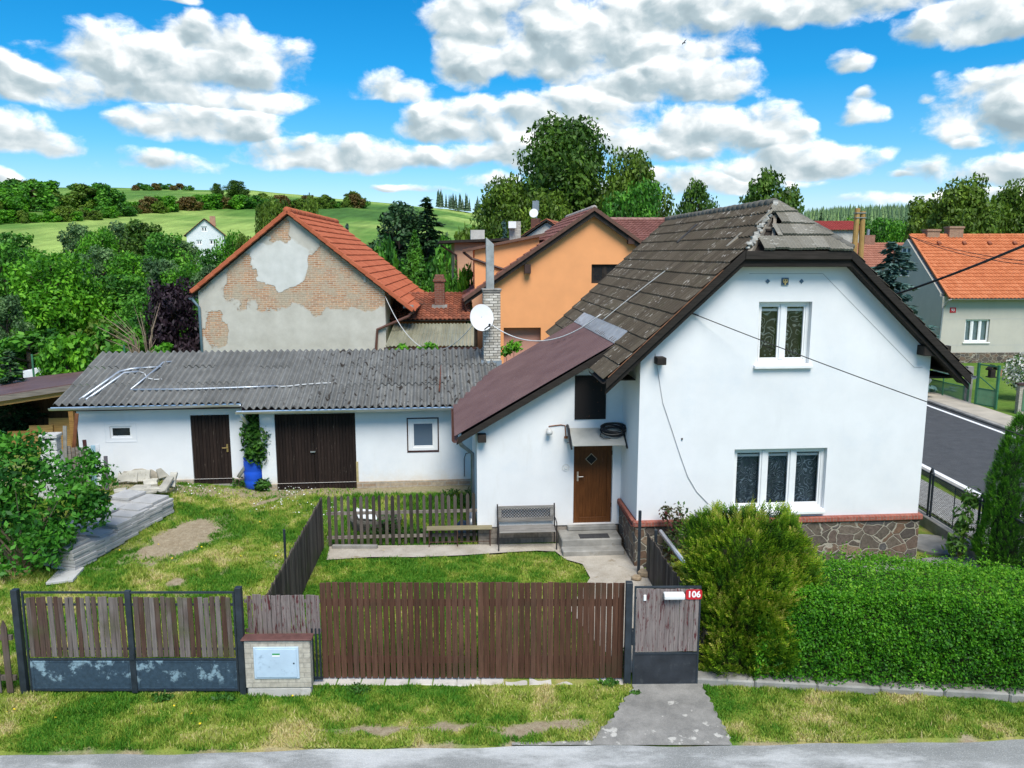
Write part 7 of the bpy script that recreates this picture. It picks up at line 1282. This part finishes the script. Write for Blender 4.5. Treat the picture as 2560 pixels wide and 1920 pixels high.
bh = empty('bird_house', (ga.x+.42, ga.y-.35, 1.75), .1, 'dark little bird house with a pitched roof hanging on the green gate', 'bird house'); q = MB(); q.box(-.12, -.1, -.3, .12, .1, .05); q.build('box', M_TIMB, bh); q = MB(); q.prism([(-.22, .0), (0, .2), (.22, .0), (.22, .05), (0, .26), (-.22, .05)], lambda a, b, d: (a, d, b), -.16, .16); q.build('roof', M_TIMB, bh); q = MB(); q.box(-.18, -.16, -.34, .18, .16, -.3); q.build('floor', M_TIMB, bh)
q = MB(); q.box(-.1, -.03, -.16, .1, 0, .16); o = q.build('gate_letterbox', mplain('brown_letterbox', (.30, .16, .09, 1)), bevel=.01, label='small brown letter box on the green gate right of the bird house', cat='letter box'); o.location = (ga.x+.85, ga.y-.25, 1.6)
cb_ = at_z(2195*K, 890*K, 0); cbn = empty('green_cabinet', (cb_.x+.6, cb_.y-.3, 0), R(-14), 'green cabinet in a pale brick surround at the right picture edge', 'cabinet'); q = MB(); q.box(-.65, 0, -.2, .9, .4, 1.25); q.build('surround', M_CBRK, cbn, bevel=.01); q = MB(); q.box(-.5, -.03, .1, .8, -.001, 1.1); q.build('door', mplain('cabinet_green', (.10, .22, .12, 1), .1), cbn); q = MB(); q.box(-.72, -.06, 1.25, .97, .46, 1.32); q.build('cap', M_DBR, cbn)
fl_b = at_z(2200*K, 870*K, 0); fbush = empty('flowering_bush', (fl_b.x+.9, fl_b.y+.9, 0), 0, 'rounded bush covered in white blossom behind the green cabinet', 'bush')
V, r = leafset(2600, (0, 0, 1.35), (1.15, 1.0, .95), .3, .075, .6, .6); kw_ = RNG.random(2600) < .62; fast_mesh('blossom', V[kw_].reshape(-1, 3), 4, RNG.random(kw_.sum()), mleaf('white_blossom', [(.55, .56, .52), (.8, .8, .78)], .2), fbush); fast_mesh('foliage', V[~kw_].reshape(-1, 3), 4, RNG.random((~kw_).sum()), M_VINE, fbush)
q = MB(); q.tube([(0, 0, -.1), (0, 0, 1.3)], [.08, .03], 6); q.build('stem', M_TW, fbush)
yb = at_z(2005*K, 835*K, 0); climber('yellow_bush', (yb.x-.3, yb.y+3.5, 0), [(0, 0, .9, 1.3, .8, .7, 1), (1.2, 0, .8, .9, .7, .6, .8), (-1.3, 0, .7, .9, .7, .6, .6)], 'low bush with yellow leaves behind the green fence', mleaf('yellow_leaf', [(.22, .22, .02), (.45, .40, .03), (.10, .19, .02)], .3), 500, .10)
# warning sign seen edge-on beyond the house corner
sgp = at_y(1993*K, 823*K, 28.5); sg2 = empty('road_sign', (sgp.x+.02, sgp.y, 0), R(20), 'grey back of a diamond road sign beyond the right house corner', 'sign'); q = MB(); q.prism([(-.42, sgp.z), (0, sgp.z-.42), (.42, sgp.z), (0, sgp.z+.42)], lambda a, b, d: (a, d, b), -.012, .012); q.build('plate', M_ZINC, sg2, bevel=.006); q = MB(); q.tube([(0, .04, 0), (0, .04, sgp.z+.3)], .03, 8); q.build('pole', M_ZINC, sg2)
# twin wooden pole
tp = at_y(1853*K, 530*K, 44); pole = empty('utility_pole', (tp.x, tp.y, 0), R(10), 'yellowish twin wooden utility pole behind the right roof slope', 'utility pole'); zt_ = at_y(1856*K, 450*K, 44).z; q = MB(); q.tube([(-.28, 0, -.2), (-.16, 0, zt_)], [.17, .14], 10); q.build('mast', M_YTIM2 := mwood('honey_timber', [(.34, .20, .065), (.44, .28, .10)], 2, .85), pole); q = MB(); q.tube([(.34, 0, -.2), (.17, 0, zt_-.15)], [.17, .14], 10); q.build('mast', M_YTIM2, pole)
for z in (zt_-.25, zt_-.5): q = MB(); q.box(-.3, -.16, z-.02, .3, .16, z+.02); q.build('clamp', M_ZINC, pole)
# ================================================================ TREES
M_BARK = mplain('bark', (.085, .065, .045, 1), .35, 6, .95, .8, .03, 14)
LM = {'mid': mleaf('mid_green_leaf', [(.020, .085, .014), (.051, .178, .020), (.102, .306, .027), (.187, .459, .043)], .3),
      'bright': mleaf('bright_green_leaf', [(.034, .132, .012), (.078, .264, .016), (.155, .434, .025), (.295, .620, .046)], .35),
      'dark': mleaf('dark_green_leaf', [(.022, .060, .010), (.05, .118, .015), (.095, .19, .022), (.165, .285, .035)], .25),
      'grey': mleaf('grey_green_leaf', [(.038, .083, .033), (.075, .158, .060), (.135, .255, .090), (.225, .375, .135)], .3),
      'olive': mleaf('olive_green_leaf', [(.048, .088, .013), (.096, .168, .019), (.160, .272, .029), (.272, .384, .048)], .3),
      'rust': mleaf('rusty_leaf', [(.091, .058, .019), (.169, .111, .033), (.156, .169, .039), (.260, .195, .078)], .3),
      'purple': mleaf('purple_leaf', [(.012, .007, .012), (.026, .014, .023), (.048, .029, .041), (.090, .060, .072)], .15),
      'spruce': mleaf('spruce_needle', [(.012, .033, .015), (.024, .063, .024), (.045, .105, .036), (.075, .158, .053)], .1),
      'blue': mleaf('blue_spruce_needle', [(.031, .069, .062), (.062, .125, .112), (.112, .200, .181), (.188, .288, .263)], .1)}
def broadleaf(name, h, w, n, mat, seed, leaf=.24, nb=26, base=.25, shape=1., limbs=9, dens=.45, flat=.8):
    """tapered trunk, limbs to the clumps, thousands of leaf faces gathered in clumps"""
    rg = np.random.default_rng(seed); e = empty(name); Vs = []; rs = []; bl = []
    for i in range(nb):
        t = (i+.5)/nb; z = h*(base+(1-base)*.93*t); prof = math.sin(math.pi*min(1, (.13+.79*t))**shape)**.5; a = i*2.4+rg.uniform(-.5, .5); rr_ = w*.5*prof*rg.uniform(.35, .85); s = w*.5*rg.uniform(.26, .44)*(.62+.5*prof)
        bl.append((rr_*math.cos(a), rr_*math.sin(a), z, s, s, s*flat))
    bl.append((0, 0, h*.93, w*.14, w*.14, h*.07))
    tot = sum(b[3]**2 for b in bl)
    for b in bl:
        k = int(n*b[3]**2/tot); V, r = leafset(k, b[:3], b[3:], .45, leaf, .55, .5, rg); c = V.mean(1)
        keep = rg.random(k) < (1-dens+dens*1.6*sstep(.34, .58, vnoise(c[:, 0]*1.1/leaf*.22+seed, c[:, 2]*1.1/leaf*.22+c[:, 1]*.3/leaf*.22, seed))); Vs.append(V[keep])
        rs.append(np.clip(rg.uniform(.28, .62)+.55*(vnoise(c[keep, 0]/leaf*.16, c[keep, 2]/leaf*.16+c[keep, 1], seed+1)-.5)+rg.normal(0, .15, keep.sum()), 0, 1))
    fast_mesh('crown', np.concatenate(Vs).reshape(-1, 3), 4, np.concatenate(rs), mat, e)
    q = MB(); q.tube([(0, 0, -.6), (.02*h, 0, h*base), (-.01*h, .01*h, h*.55), (0, 0, h*.86)], [w*.045+.06, w*.036+.04, w*.02+.02, .02], 8)
    for i in range(min(limbs*2, nb)):
        b = bl[i*nb//min(limbs*2, nb)]; z0 = max(h*base*.8, b[2]-.3*math.hypot(b[0], b[1])-.08*h); q.tube([(0, 0, z0), (b[0]*.5, b[1]*.5, (z0+b[2])/2+.02*h), b[:3]], [w*.018+.02, w*.012+.012, .012], 5)
    q.build('trunk', M_BARK, e, smooth=True); return e
def conifer(name, h, w, n, mat, seed, droop=.25, leaf=.3, ragged=.25):
    rg = np.random.default_rng(seed); e = empty(name); P = []; nt = int(h*1.7); 
    for k in range(nt):
        t = (k+.5)/nt; L = w*.5*(1-t)**.85*1.04+.12; m = int(7+7*(1-t))
        for j in range(m):
            a = rg.uniform(0, 6.283); l_ = L*rg.uniform(1-ragged*1.6, 1.08); z = h*(.04+.95*t)+rg.normal(0, .12); u = rg.random(max(4, int(n*L/(nt*m*w*.27))))**.6
            x = l_*u; zz = z-droop*l_*u+.12*l_*u**3; sp_ = rg.normal(0, .07*(l_+.3), len(u)); P.append(np.stack([x*np.cos(a)-sp_*np.sin(a), x*np.sin(a)+sp_*np.cos(a), zz+rg.normal(0, .06, len(u)), np.full(len(u), a)], -1))
    P = np.concatenate(P); c = P[:, :3]; a = P[:, 3]; N_ = len(c); d = np.stack([np.cos(a), np.sin(a), np.full(N_, -droop)], -1)+rg.normal(size=(N_, 3))*.35; d /= np.linalg.norm(d, axis=1)[:, None]
    nn = np.array([0, 0, 1.])+rg.normal(size=(N_, 3))*.5; b = np.cross(nn, d); b /= np.linalg.norm(b, axis=1)[:, None]; s = (leaf*rg.uniform(.6, 1.2, N_))[:, None]; V = np.stack([c-d*s*.6, c+b*s*.32, c+d*s, c-b*s*.32], 1)
    fast_mesh('crown', V.reshape(-1, 3), 4, np.clip(.45+.5*(vnoise(c[:, 2]*1.4+a, a*2, seed)-.5)+rg.normal(0, .17, N_), 0, 1), mat, e)
    q = MB(); q.tube([(0, 0, -.5), (0, 0, h*.5), (0, 0, h*.98)], [w*.04+.04, w*.025+.03, .012], 7); q.build('trunk', M_BARK, e, smooth=True); return e
PROTO = {}
def place(proto, px, ytop, ybase, d, wpx=None, label=None, cat='tree', group=None, rot=None, hz=None):
    """stand a tree where the sight line at (px, ybase) reaches distance d; its height follows from ytop"""
    pr, ph_, pw_ = PROTO[proto]; first = 'label' not in pr.keys(); o = pr if first else copy_tree(pr)
    top = at_y(px*K, ytop*K, d); zb = float(terrain(top.x, d)) if ybase is None else at_y(px*K, ybase*K, d).z
    zt_ = float(terrain(top.x, d)); zb = max(zb, zt_-.3) if ybase is not None else zb
    s = (top.z-zb)/ph_; sx = s if wpx is None else wpx*K*d/F/pw_
    o.location = (top.x, d, zb); o.scale = (sx, sx, s); o.rotation_euler.z = random.uniform(0, 6.28) if rot is None else rot; o['label'] = label; o['category'] = cat
    if group: o['group'] = group
    elif 'group' in o.keys(): del o['group']
    return o
def proto(key, e, h, w): PROTO[key] = (e, h, w)
proto('mapleA', broadleaf('broadleaf_tree', 9, 7.5, 9500, LM['bright'], 1, .20, 30, .16), 9, 7.5)
proto('mapleB', broadleaf('broadleaf_tree', 9, 6.5, 8500, LM['mid'], 2, .20, 26, .15), 9, 6.5)
proto('greyA', broadleaf('broadleaf_tree', 9, 6., 8500, LM['grey'], 3, .19, 24, .15), 9, 6.)
proto('darkA', broadleaf('broadleaf_tree', 10, 8, 9000, LM['dark'], 4, .26, 28, .2), 10, 8)
proto('oliveA', broadleaf('broadleaf_tree', 9, 7, 8500, LM['olive'], 5, .22, 26, .2), 9, 7)
proto('purple', broadleaf('purple_shrub', 5, 5, 9000, LM['purple'], 6, .15, 24, .08, dens=.25), 5, 5)
proto('bushA', broadleaf('bush', 5, 6, 3200, LM['olive'], 7, .30, 14, .05, .9), 5, 6)
proto('bushB', broadleaf('bush', 5, 6, 3200, LM['bright'], 8, .30, 14, .05, .9), 5, 6)
proto('bushC', broadleaf('bush', 5, 6.5, 3200, LM['mid'], 9, .32, 14, .05, .9), 5, 6.5)
proto('bushD', broadleaf('bush', 4.5, 5.5, 2600, LM['rust'], 10, .30, 12, .05, .9), 4.5, 5.5)
proto('spruceA', conifer('conifer', 13, 7, 9000, LM['spruce'], 11, .28, .34), 13, 7)
proto('pineA', broadleaf('pine_tree', 12, 7, 11000, LM['spruce'], 12, .26, 34, .10, .9), 12, 7)
proto('blueA', conifer('blue_spruce', 9, 4.6, 8000, LM['blue'], 13, .32, .26, .35), 9, 4.6)
proto('smallfir', conifer('conifer', 8, 4, 3500, LM['spruce'], 14, .25, .3), 8, 4)
# --- the wood behind the shelter, far row to near row
W_ = 'trees of the wood left of the barn'
for (p, x, yt, d, w) in (('mapleB', 20, 500, 82, 130), ('greyA', 165, 485, 84, 90), ('mapleA', 215, 492, 80, 100), ('greyA', 262, 482, 88, 110), ('darkA', 305, 478, 86, 120), ('mapleB', 350, 500, 78, 110), ('greyA', 395, 520, 80, 90), ('mapleA', 500, 500, 74, 80), ('mapleB', 455, 535, 70, 90), ('oliveA', 530, 510, 66, 60)):
    place(p, x, yt, None, d, w, {'mapleA': 'bright green tree in the far row of the wood, before the field', 'mapleB': 'mid green tree in the far row of the wood, before the field', 'greyA': 'grey green willow-like tree in the far row of the wood', 'darkA': 'dark tree in the far row of the wood', 'oliveA': 'olive green tree beside the barn roof in the far row of the wood'}[p], group=W_)
for (p, x, yt, d, w) in (('mapleA', 60, 540, 62, 150), ('mapleB', 150, 545, 60, 130), ('greyA', 215, 535, 58, 110), ('mapleA', 285, 545, 58, 150), ('greyA', 350, 560, 55, 120), ('mapleA', 405, 570, 54, 120), ('greyA', 455, 575, 52, 90)):
    place(p, x, yt, None, d, w, {'mapleA': 'bright green tree in the middle row of the wood', 'mapleB': 'mid green tree in the middle row of the wood', 'greyA': 'grey green tree in the middle row of the wood'}[p], group=W_)
for (p, x, yt, d, w) in (('mapleB', 0, 515, 44, 130), ('mapleA', 105, 545, 43, 190), ('mapleA', 195, 600, 45, 150), ('mapleB', 265, 590, 46, 150), ('greyA', 10, 640, 39, 90), ('mapleB', 300, 640, 43, 120), ('mapleA', 400, 640, 47, 90)):
    place(p, x, yt, None, d, w, {'mapleA': 'bright green maple in the front row of the wood', 'mapleB': 'mid green tree in the front row of the wood', 'greyA': 'grey green bush tree at the left edge of the front row'}[p], group=W_)
place('purple', 370, 612, None, 37, 140, 'purple black shrub tree against the left barn wall', 'shrub')
place('bushB', 140, 728, None, 30, 130, 'light green feathery bush behind the shed roof end', 'bush'); place('smallfir', 18, 755, None, 27, 120, 'dark low conifer behind the timber shelter', 'conifer'); place('bushC', 270, 690, None, 36, 150, 'dark bush under the dry branches', 'bush'); place('bushC', 60, 720, None, 38, 200, 'dark undergrowth bush left of the feathery bush', 'bush'); place('bushA', 210, 700, None, 37, 160, 'green undergrowth bush behind the feathery bush', 'bush')
q = MB(); b = at_y(318*K, 778*K, 32.5)
for k in range(34): dx = random.uniform(-110, 30); yy = random.uniform(650, 745); m = at_y((318+dx*.4)*K, (778+(yy-778)*.55)*K, 32.5+random.uniform(-.6, .6)); t = at_y((318+dx)*K, yy*K, 32.5+random.uniform(-1., 1.)); q.tube([(b.x+random.uniform(-.5, .5), b.y, .3), m, t], [.03, .018, .006], 4)
q.build('dry_bush', mplain('bare_twigs', (.26, .19, .13, 1), .3, 9), label='leafless dry bush with pale twigs beside the purple shrub', cat='bush')
q = MB(); p = at_y(88*K, 835*K, 30); q.box(p.x-.3, 30, .4, p.x+.35, 30.5, at_y(88*K, 797*K, 30).z); q.box(p.x-.75, 30.2, .4, p.x-.35, 30.6, at_y(88*K, 803*K, 30).z); q.build('white_container', mplain('dull_white_box', (.70, .70, .70, 1), .08), label='white boxes standing behind the timber shelter', cat='box')
for i, x in enumerate((72, 272, 236)): p = at_y(x*K, 800*K, 29+i); q = MB(); q.tube([(p.x, 29+i, .3), (p.x, 29+i, at_y(x*K, (765, 745, 760)[i]*K, 29+i).z)], .035, 6); q.build('green_post', M_GRNS, label=['green fence post left of the feathery bush', 'green fence post right of the feathery bush', 'green fence post behind the shed roof corner'][i], cat='post')
# --- middle: conifers and garden trees between barn and orange house
place('pineA', 858, 432, None, 76, 150, 'dark pine with a rounded top right of the barn roof', 'pine'); place('spruceA', 922, 422, None, 74, 215, 'dark pointed spruce beside the rounded pine', 'spruce'); place('blueA', 748, 478, None, 70, 60, 'blue grey spruce just behind the barn roof', 'spruce')
place('bushC', 835, 520, None, 66, 90, 'dark low tree under the rounded pine', 'tree'); place('bushC', 960, 515, None, 70, 80, 'dark green shrub right of the pointed spruce', 'shrub'); place('bushA', 1000, 500, None, 78, 80, 'green shrub left of the peach house chimney', 'shrub')
def cone_thuja(px, ytop, ybase, d, wpx, label, mat, n=3800):
    p = at_y(px*K, ybase*K, d); h = at_y(px*K, ytop*K, d).z-GB0; r = wpx*K*d/F/2; e = empty('cone_thuja', (p.x, d, GB0), 0, label, 'tree')
    def pts(rng, n):
        t = rng.beta(1., 1.4, n); a = rng.uniform(0, 6.283, n); rad = r*np.clip(1-t**1.35, 0, 1)**.8*(.86+.28*vnoise(a*2.4, t*h*1.3, 17)); dd = np.stack([np.cos(a), np.sin(a), np.full(n, .55)], -1); return np.stack([rad*np.cos(a), rad*np.sin(a), t*h], -1), dd/np.linalg.norm(dd, axis=1)[:, None]
    st = {}
    def f_(rng, n): st['c'] = pts(rng, n); return st['c']
    V = shell_leaves(n, f_, r*.075+.03, .6, .3, .5, along=(.4, .8, .5)); c = st['c'][0]; fast_mesh('foliage', V.reshape(-1, 3), 4, np.clip(.45+.7*(vnoise(c[:, 0]*2, c[:, 2]*2, 8)-.5)+RNG.normal(0, .16, n), 0, 1), mat, e)
    q = MB(); q.lathe([(r*.6, .05), (r*.74, h*.15), (r*.5, h*.55), (r*.15, h*.88)], (0, 0, 0), 12); q.build('inner_growth', M_THIN, e); q = MB(); q.tube([(0, 0, -.3), (0, 0, h*.9)], [.1, .02], 6); q.build('trunk', M_BARK, e); return e
cone_thuja(898, 498, 640, 45, 92, 'broad bright green cone shaped thuja between barn and orange house', LM['mid'], 6500); cone_thuja(965, 555, 640, 47, 34, 'small dark thuja right of the cone shaped thuja', LM['dark'], 1500); cone_thuja(985, 560, 640, 46, 30, 'narrow green thuja beside the small dark one', LM['mid'], 1500)
place('bushB', 1000, 585, None, 42, 60, 'bright green bush at the foot of the peach house', 'bush'); place('bushC', 960, 590, None, 43, 80, 'dark bush behind the outbuilding chimney', 'bush')
for i, (x, y_, w, lab) in enumerate(((930, 752, 34, 'bright weeds showing over the shed ridge below the porch roof'), (1110, 748, 40, 'bright weeds showing over the shed ridge right of the chimney'), (358, 752, 26, 'small bright bush showing over the shed ridge by the barn'), (870, 755, 24, 'sparse weeds showing over the shed ridge beside the brown post'))):
    p = at_y(x*K, y_*K, 28.2); climber('ridge_weed', (p.x, 28.2, .5), [(0, 0, p.z-.5, w*K*28/F/2, .3, .22, 1.), (-.3, .1, p.z-.65, .3, .3, .2, .6)], lab, LM['bright'], 160, .10)
# --- the great trees behind the orange house
oak = broadleaf('old_oak', 19, 16, 30000, LM['dark'], 21, .30, 54, .22, .95, 14, .55, .72); proto('oak', oak, 19, 16); place('oak', 1218, 252, None, 96, 240, 'tallest dark old oak rising behind the orange house', rot=.4)
oak2 = broadleaf('broad_oak', 14, 13, 20000, LM['olive'], 22, .30, 40, .18, .95, 12, .5, .7); proto('oak2', oak2, 14, 13)
place('oak2', 1095, 385, None, 92, 150, 'olive green broad tree left below the tallest oak', rot=1.); place('oak2', 1372, 330, None, 90, 150, 'bushy green tree right of the tallest oak', rot=2.2); place('oak2', 1280, 400, None, 100, 170, 'green tree filling the gap right below the tallest oak', rot=3.); place('oak2', 1180, 420, None, 88, 160, 'green tree filling the gap left below the tallest oak', rot=4.1)
place('darkA', 1150, 400, None, 99, 140, 'dark tree directly under the tallest oak', rot=1.); place('mapleB', 1395, 385, None, 86, 110, 'fresh green tree low at the right of the great trees'); place('mapleB', 1340, 410, None, 84, 110, 'fresh green tree low behind the orange gable')
place('blueA', 1088, 468, None, 62, 62, 'blue grey spruce behind the dormer roof', 'spruce')
place('darkA', 1510, 390, None, 125, 84, 'dark tree standing alone above the white house ridge'); place('darkA', 1662, 370, None, 110, 125, 'large dark round tree behind the half hipped roof', rot=2.); place('oliveA', 1700, 405, None, 112, 70, 'olive tree right beside the large round one')
place('oak2', 2090, 388, None, 78, 165, 'large olive green walnut behind the grey house', rot=.3); place('oak2', 2190, 400, None, 82, 150, 'large olive green walnut at the right picture edge', rot=5.); place('oliveA', 2010, 430, None, 84, 110, 'smaller olive tree left of the large walnut')
for i, (p, x, yt, d, w) in enumerate((('mapleB', 1800, 478, 105, 80), ('mapleA', 1850, 470, 110, 80), ('mapleB', 1900, 468, 104, 90), ('mapleA', 1950, 475, 100, 80), ('bushB', 1990, 490, 92, 80))): place(p, x, yt, None, d, w, ['mid green tree left of the twin wooden pole', 'bright tree just behind the twin wooden pole', 'mid green tree right of the twin wooden pole', 'bright tree before the forest hill', 'bright low tree beside the grey house roof'][i])
place('smallfir', 1774, 455, None, 130, 30, 'small dark fir right of the half hipped roof', 'conifer')
for p in ('blueA',): o = place(p, 1934, 520, 660, 42, 85, 'drooping blue green spruce between white house and grey house', 'spruce'); o.location.z = 0; o.scale = (o.scale[0]*3.0, o.scale[1]*3.0, (at_y(1925*K, 515*K, 42).z)/9)
# --- hedgerows on the hill
HB = 'bushes of the hedgerow on the hill'
def hedgerow(pts, step, kinds, lab, group, hmin, hmax, jit=6):
    for (x0, y0), (x1, y1) in zip(pts, pts[1:]):
        n = max(1, int(abs(x1-x0)/step))
        for i in range(n):
            t = (i+random.random()*.7)/n; x = x0+(x1-x0)*t+random.uniform(-3, 3); y = y0+(y1-y0)*t+random.uniform(-jit, jit)*.3; g = hit(x, y); k = random.choice(kinds); pr, ph_, pw_ = PROTO[k]; o = copy_tree(pr) if 'label' in pr.keys() else pr
            hpx = random.uniform(hmin, hmax); s = hpx*K*g.y/F/ph_; o.location = (g.x, g.y, g.z-.4); o.scale = (s*random.uniform(1., 1.5), s*random.uniform(1., 1.4), s); o.rotation_euler.z = random.uniform(0, 6.28)
            o['label'] = lab[k]; o['category'] = 'bush'; o['group'] = group
ks = ['bushA', 'bushB', 'bushC', 'bushB', 'bushD']; L1 = {'bushA': 'olive green bush in the long hedgerow between the two hill fields', 'bushB': 'bright green bush in the long hedgerow between the two hill fields', 'bushC': 'deep green bush in the long hedgerow between the two hill fields', 'bushD': 'rusty brown bush in the long hedgerow between the two hill fields'}
hedgerow([(270, 462), (450, 452), (620, 449), (790, 448)], 11, ks, L1, HB, 12, 36)
L2 = {k: v.replace('the long hedgerow between the two hill fields', 'the lower left thicket at the foot of the hill wood') for k, v in L1.items()}; hedgerow([(-20, 484), (140, 478), (280, 466)], 15, ks[:4], L2, 'bushes of the thicket at the left', 18, 34)
L3 = {k: v.replace('bush in the long hedgerow between the two hill fields', 'tree of the small wood at the upper left hill') for k, v in L1.items()}; hedgerow([(-20, 460), (110, 452), (240, 452)], 17, ['bushA', 'bushC', 'bushB', 'bushC'], L3, 'trees of the small hill wood', 34, 60); hedgerow([(-20, 430), (100, 425)], 20, ['bushC', 'bushA'], L3, 'trees of the small hill wood', 26, 42)
L4 = {k: v.replace('in the long hedgerow between the two hill fields', 'on the skyline of the upper hill field') for k, v in L1.items()}; hedgerow([(150, 411), (200, 411)], 13, ['bushC', 'bushA'], L4, 'bushes on the skyline', 9, 15); hedgerow([(285, 410), (412, 411)], 13, ['bushC', 'bushA', 'bushC', 'bushD'], L4, 'bushes on the skyline', 10, 17)
for (x, y, h_, w, lab) in ((470, 436, 40, 26, 'small dark tree standing out of the long hedgerow'), (512, 440, 50, 50, 'large dark tree standing out of the long hedgerow'), (185, 450, 44, 60, 'big dark round tree at the left end of the long hedgerow')):
    g = hit(x, y); o = copy_tree(PROTO['darkA'][0]); s = h_*K*g.y/F/10; o.location = (g.x, g.y, g.z-.3); sx = w*K*g.y/F/8; o.scale = (sx, sx, s); o['label'] = lab; o['category'] = 'tree'; o.pop('group', None) if hasattr(o, 'pop') else None
    if 'group' in o.keys(): del o['group']
for (x, yt, d, w, lab) in ((565, 442, 62, 46, 'slender light tree left of the barn ridge'), (600, 432, 64, 60, 'light green tree behind the left barn roof slope'), (668, 430, 64, 60, 'light green tree behind the barn ridge')): place('oliveA', x, yt, None, d, w, lab)
# --- far-off conifer forest on the right hill and the treeline on the skyline
def forest(name, n, az0, az1, r0, r1, h0, h1, lab, cols):
    rg = np.random.default_rng(5); az = np.radians(rg.uniform(az0, az1, n)); r = rg.uniform(r0, r1, n); x, y = r*np.sin(az), r*np.cos(az); z = terrain(x, y); h = rg.uniform(h0, h1, n); w = h*rg.uniform(.13, .2, n); V = []; rn = []
    for tier in range(5):
        zb = z+h*(.08+.18*tier); zt_ = zb+h*.30; rad = w*(1-.18*tier); a0 = rg.uniform(0, 6.28, n)
        for k in range(7):
            a, b = a0+k*.8976, a0+(k+1)*.8976; j = rg.uniform(.8, 1.25, n); V.append(np.stack([np.stack([x+rad*np.cos(a)*j, y+rad*np.sin(a)*j, zb], -1), np.stack([x+rad*np.cos(b), y+rad*np.sin(b), zb+h*.02], -1), np.stack([x, y, zt_], -1)], 1)); rn.append(rg.normal(0, .1, n))
    base = rg.uniform(.1, .9, n); rn = np.concatenate([base+q_ for q_ in rn]); fast_mesh(name, np.concatenate(V).reshape(-1, 3), 3, np.clip(rn, 0, 1), mleaf(name+'_needles', cols, .1), label=lab, cat='forest', kind='stuff')
forest('far_forest', 2600, 13.6, 34, 430, 705, 8, 13, 'distant conifer forest covering the hill on the right', [(.07, .13, .07), (.11, .19, .085), (.17, .27, .11), (.24, .36, .13)])  # needle colours paled to stand in for distance haze
forest('far_treeline', 60, -5.2, -1.2, 352, 362, 4, 8, 'row of tiny distant trees on the skyline left of the oaks', [(.05, .09, .05), (.08, .13, .06)])
forest('far_treeline', 120, 6, 13.6, 360, 420, 5, 11, 'distant treeline showing above the ridge of the white house', [(.05, .09, .05), (.08, .13, .06)])
# ================================================================ CABLES AND BIRD
def cable(name, a, b, sag, r, m, label, mid=None, n=24):
    q = MB(); a, b = Vector(a), Vector(b); q.tube([a.lerp(b, t)-Vector((0, 0, sag*4*t*(1-t))) for t in np.linspace(0, 1, n)], r, 6); return q.build(name, m, smooth=True, label=label, cat='cable')
M_CAB2 = mplain('black_cable', (.02, .02, .022, 1), .2, 9, .6); M_CABW = mplain('white_cable', (.62, .62, .60, 1), .1, 9, .6)
u, z = HF.hv(1493*K, 676*K, 0); ca = HF.w(u, -.02, z); cb2 = at_y(2270*K, 962*K, 15.2); cable('service_cable', ca, cb2, .05, .011, M_CAB2, 'thin dark cable slanting across the white gable towards the street')
q = MB(); q.tube([ca+Vector((0, .03, .0)), ca+Vector((.05, -.06, -.02)), ca+Vector((.14, -.07, -.05))], .016, 6); q.build('cable_hook', M_TIMB, label='iron hook holding the service cable on the gable wall', cat='hook')
cable('overhead_cable', MAST, at_y(2320*K, 484*K, 13.5), .12, .026, M_CAB2, 'thick black cable running from the roof mast to the upper right')
for i, (ya, yb) in enumerate(((509, 572), (509, 578))): cable('phone_wire', at_y(1962*K, ya*K, 52), at_y(2290*K, yb*K, 30), .25+.1*i, .016, M_CAB2, ['upper thin wire crossing the orange clay roof', 'lower thin wire crossing the orange clay roof'][i])
d_ = dish.location; cable('antenna_lead', d_+Vector((.3, .0, -.22)), HF.w(-.05, 4.5, az_(-.05)+.35), .62, .017, M_CABW, 'white cable sagging from the satellite dish to the wing roof'); u, z = BF.hv(832*K, 640*K, -.05); cable('barn_lead', BF.w(u, -.05, z), d_+Vector((-.3, .2, -.25)), 1.45, .014, M_CABW, 'white cable sagging from the barn corner to the satellite dish')
cable('roof_lead', HF.w(-.0, 4.4, rz(0)+.12), HF.w(1.55, 3.6, rz(1.55)+.08), -.02, .012, M_CABW, 'pale cable lying up the brown tiled roof')
bp = at_y(1478*K, 93*K, 60); q = MB(); q.tube([(-.18, 0, 0), (-.05, 0, .02), (.12, 0, .02), (.24, 0, .0)], [.015, .05, .055, .012], 8)
for s in (-1, 1): q.add([(.0, 0, .03), (.12, 0, .03), (.02, s*.28, .13), (-.06, s*.48, .08), (-.08, s*.24, .10)], [(0, 1, 2, 3, 4), (4, 3, 2, 1, 0)])
o = q.build('bird', M_CAB2, label='small dark bird flying high against the cloud', cat='bird'); o.location = bp; o.rotation_euler = (R(20), R(10), R(200)); o.scale = (.75, .75, .75)
for key, (e, _, _) in PROTO.items():
    if 'label' not in e.keys():
        for ch in kids(e): bpy.data.objects.remove(ch)
        bpy.data.objects.remove(e)
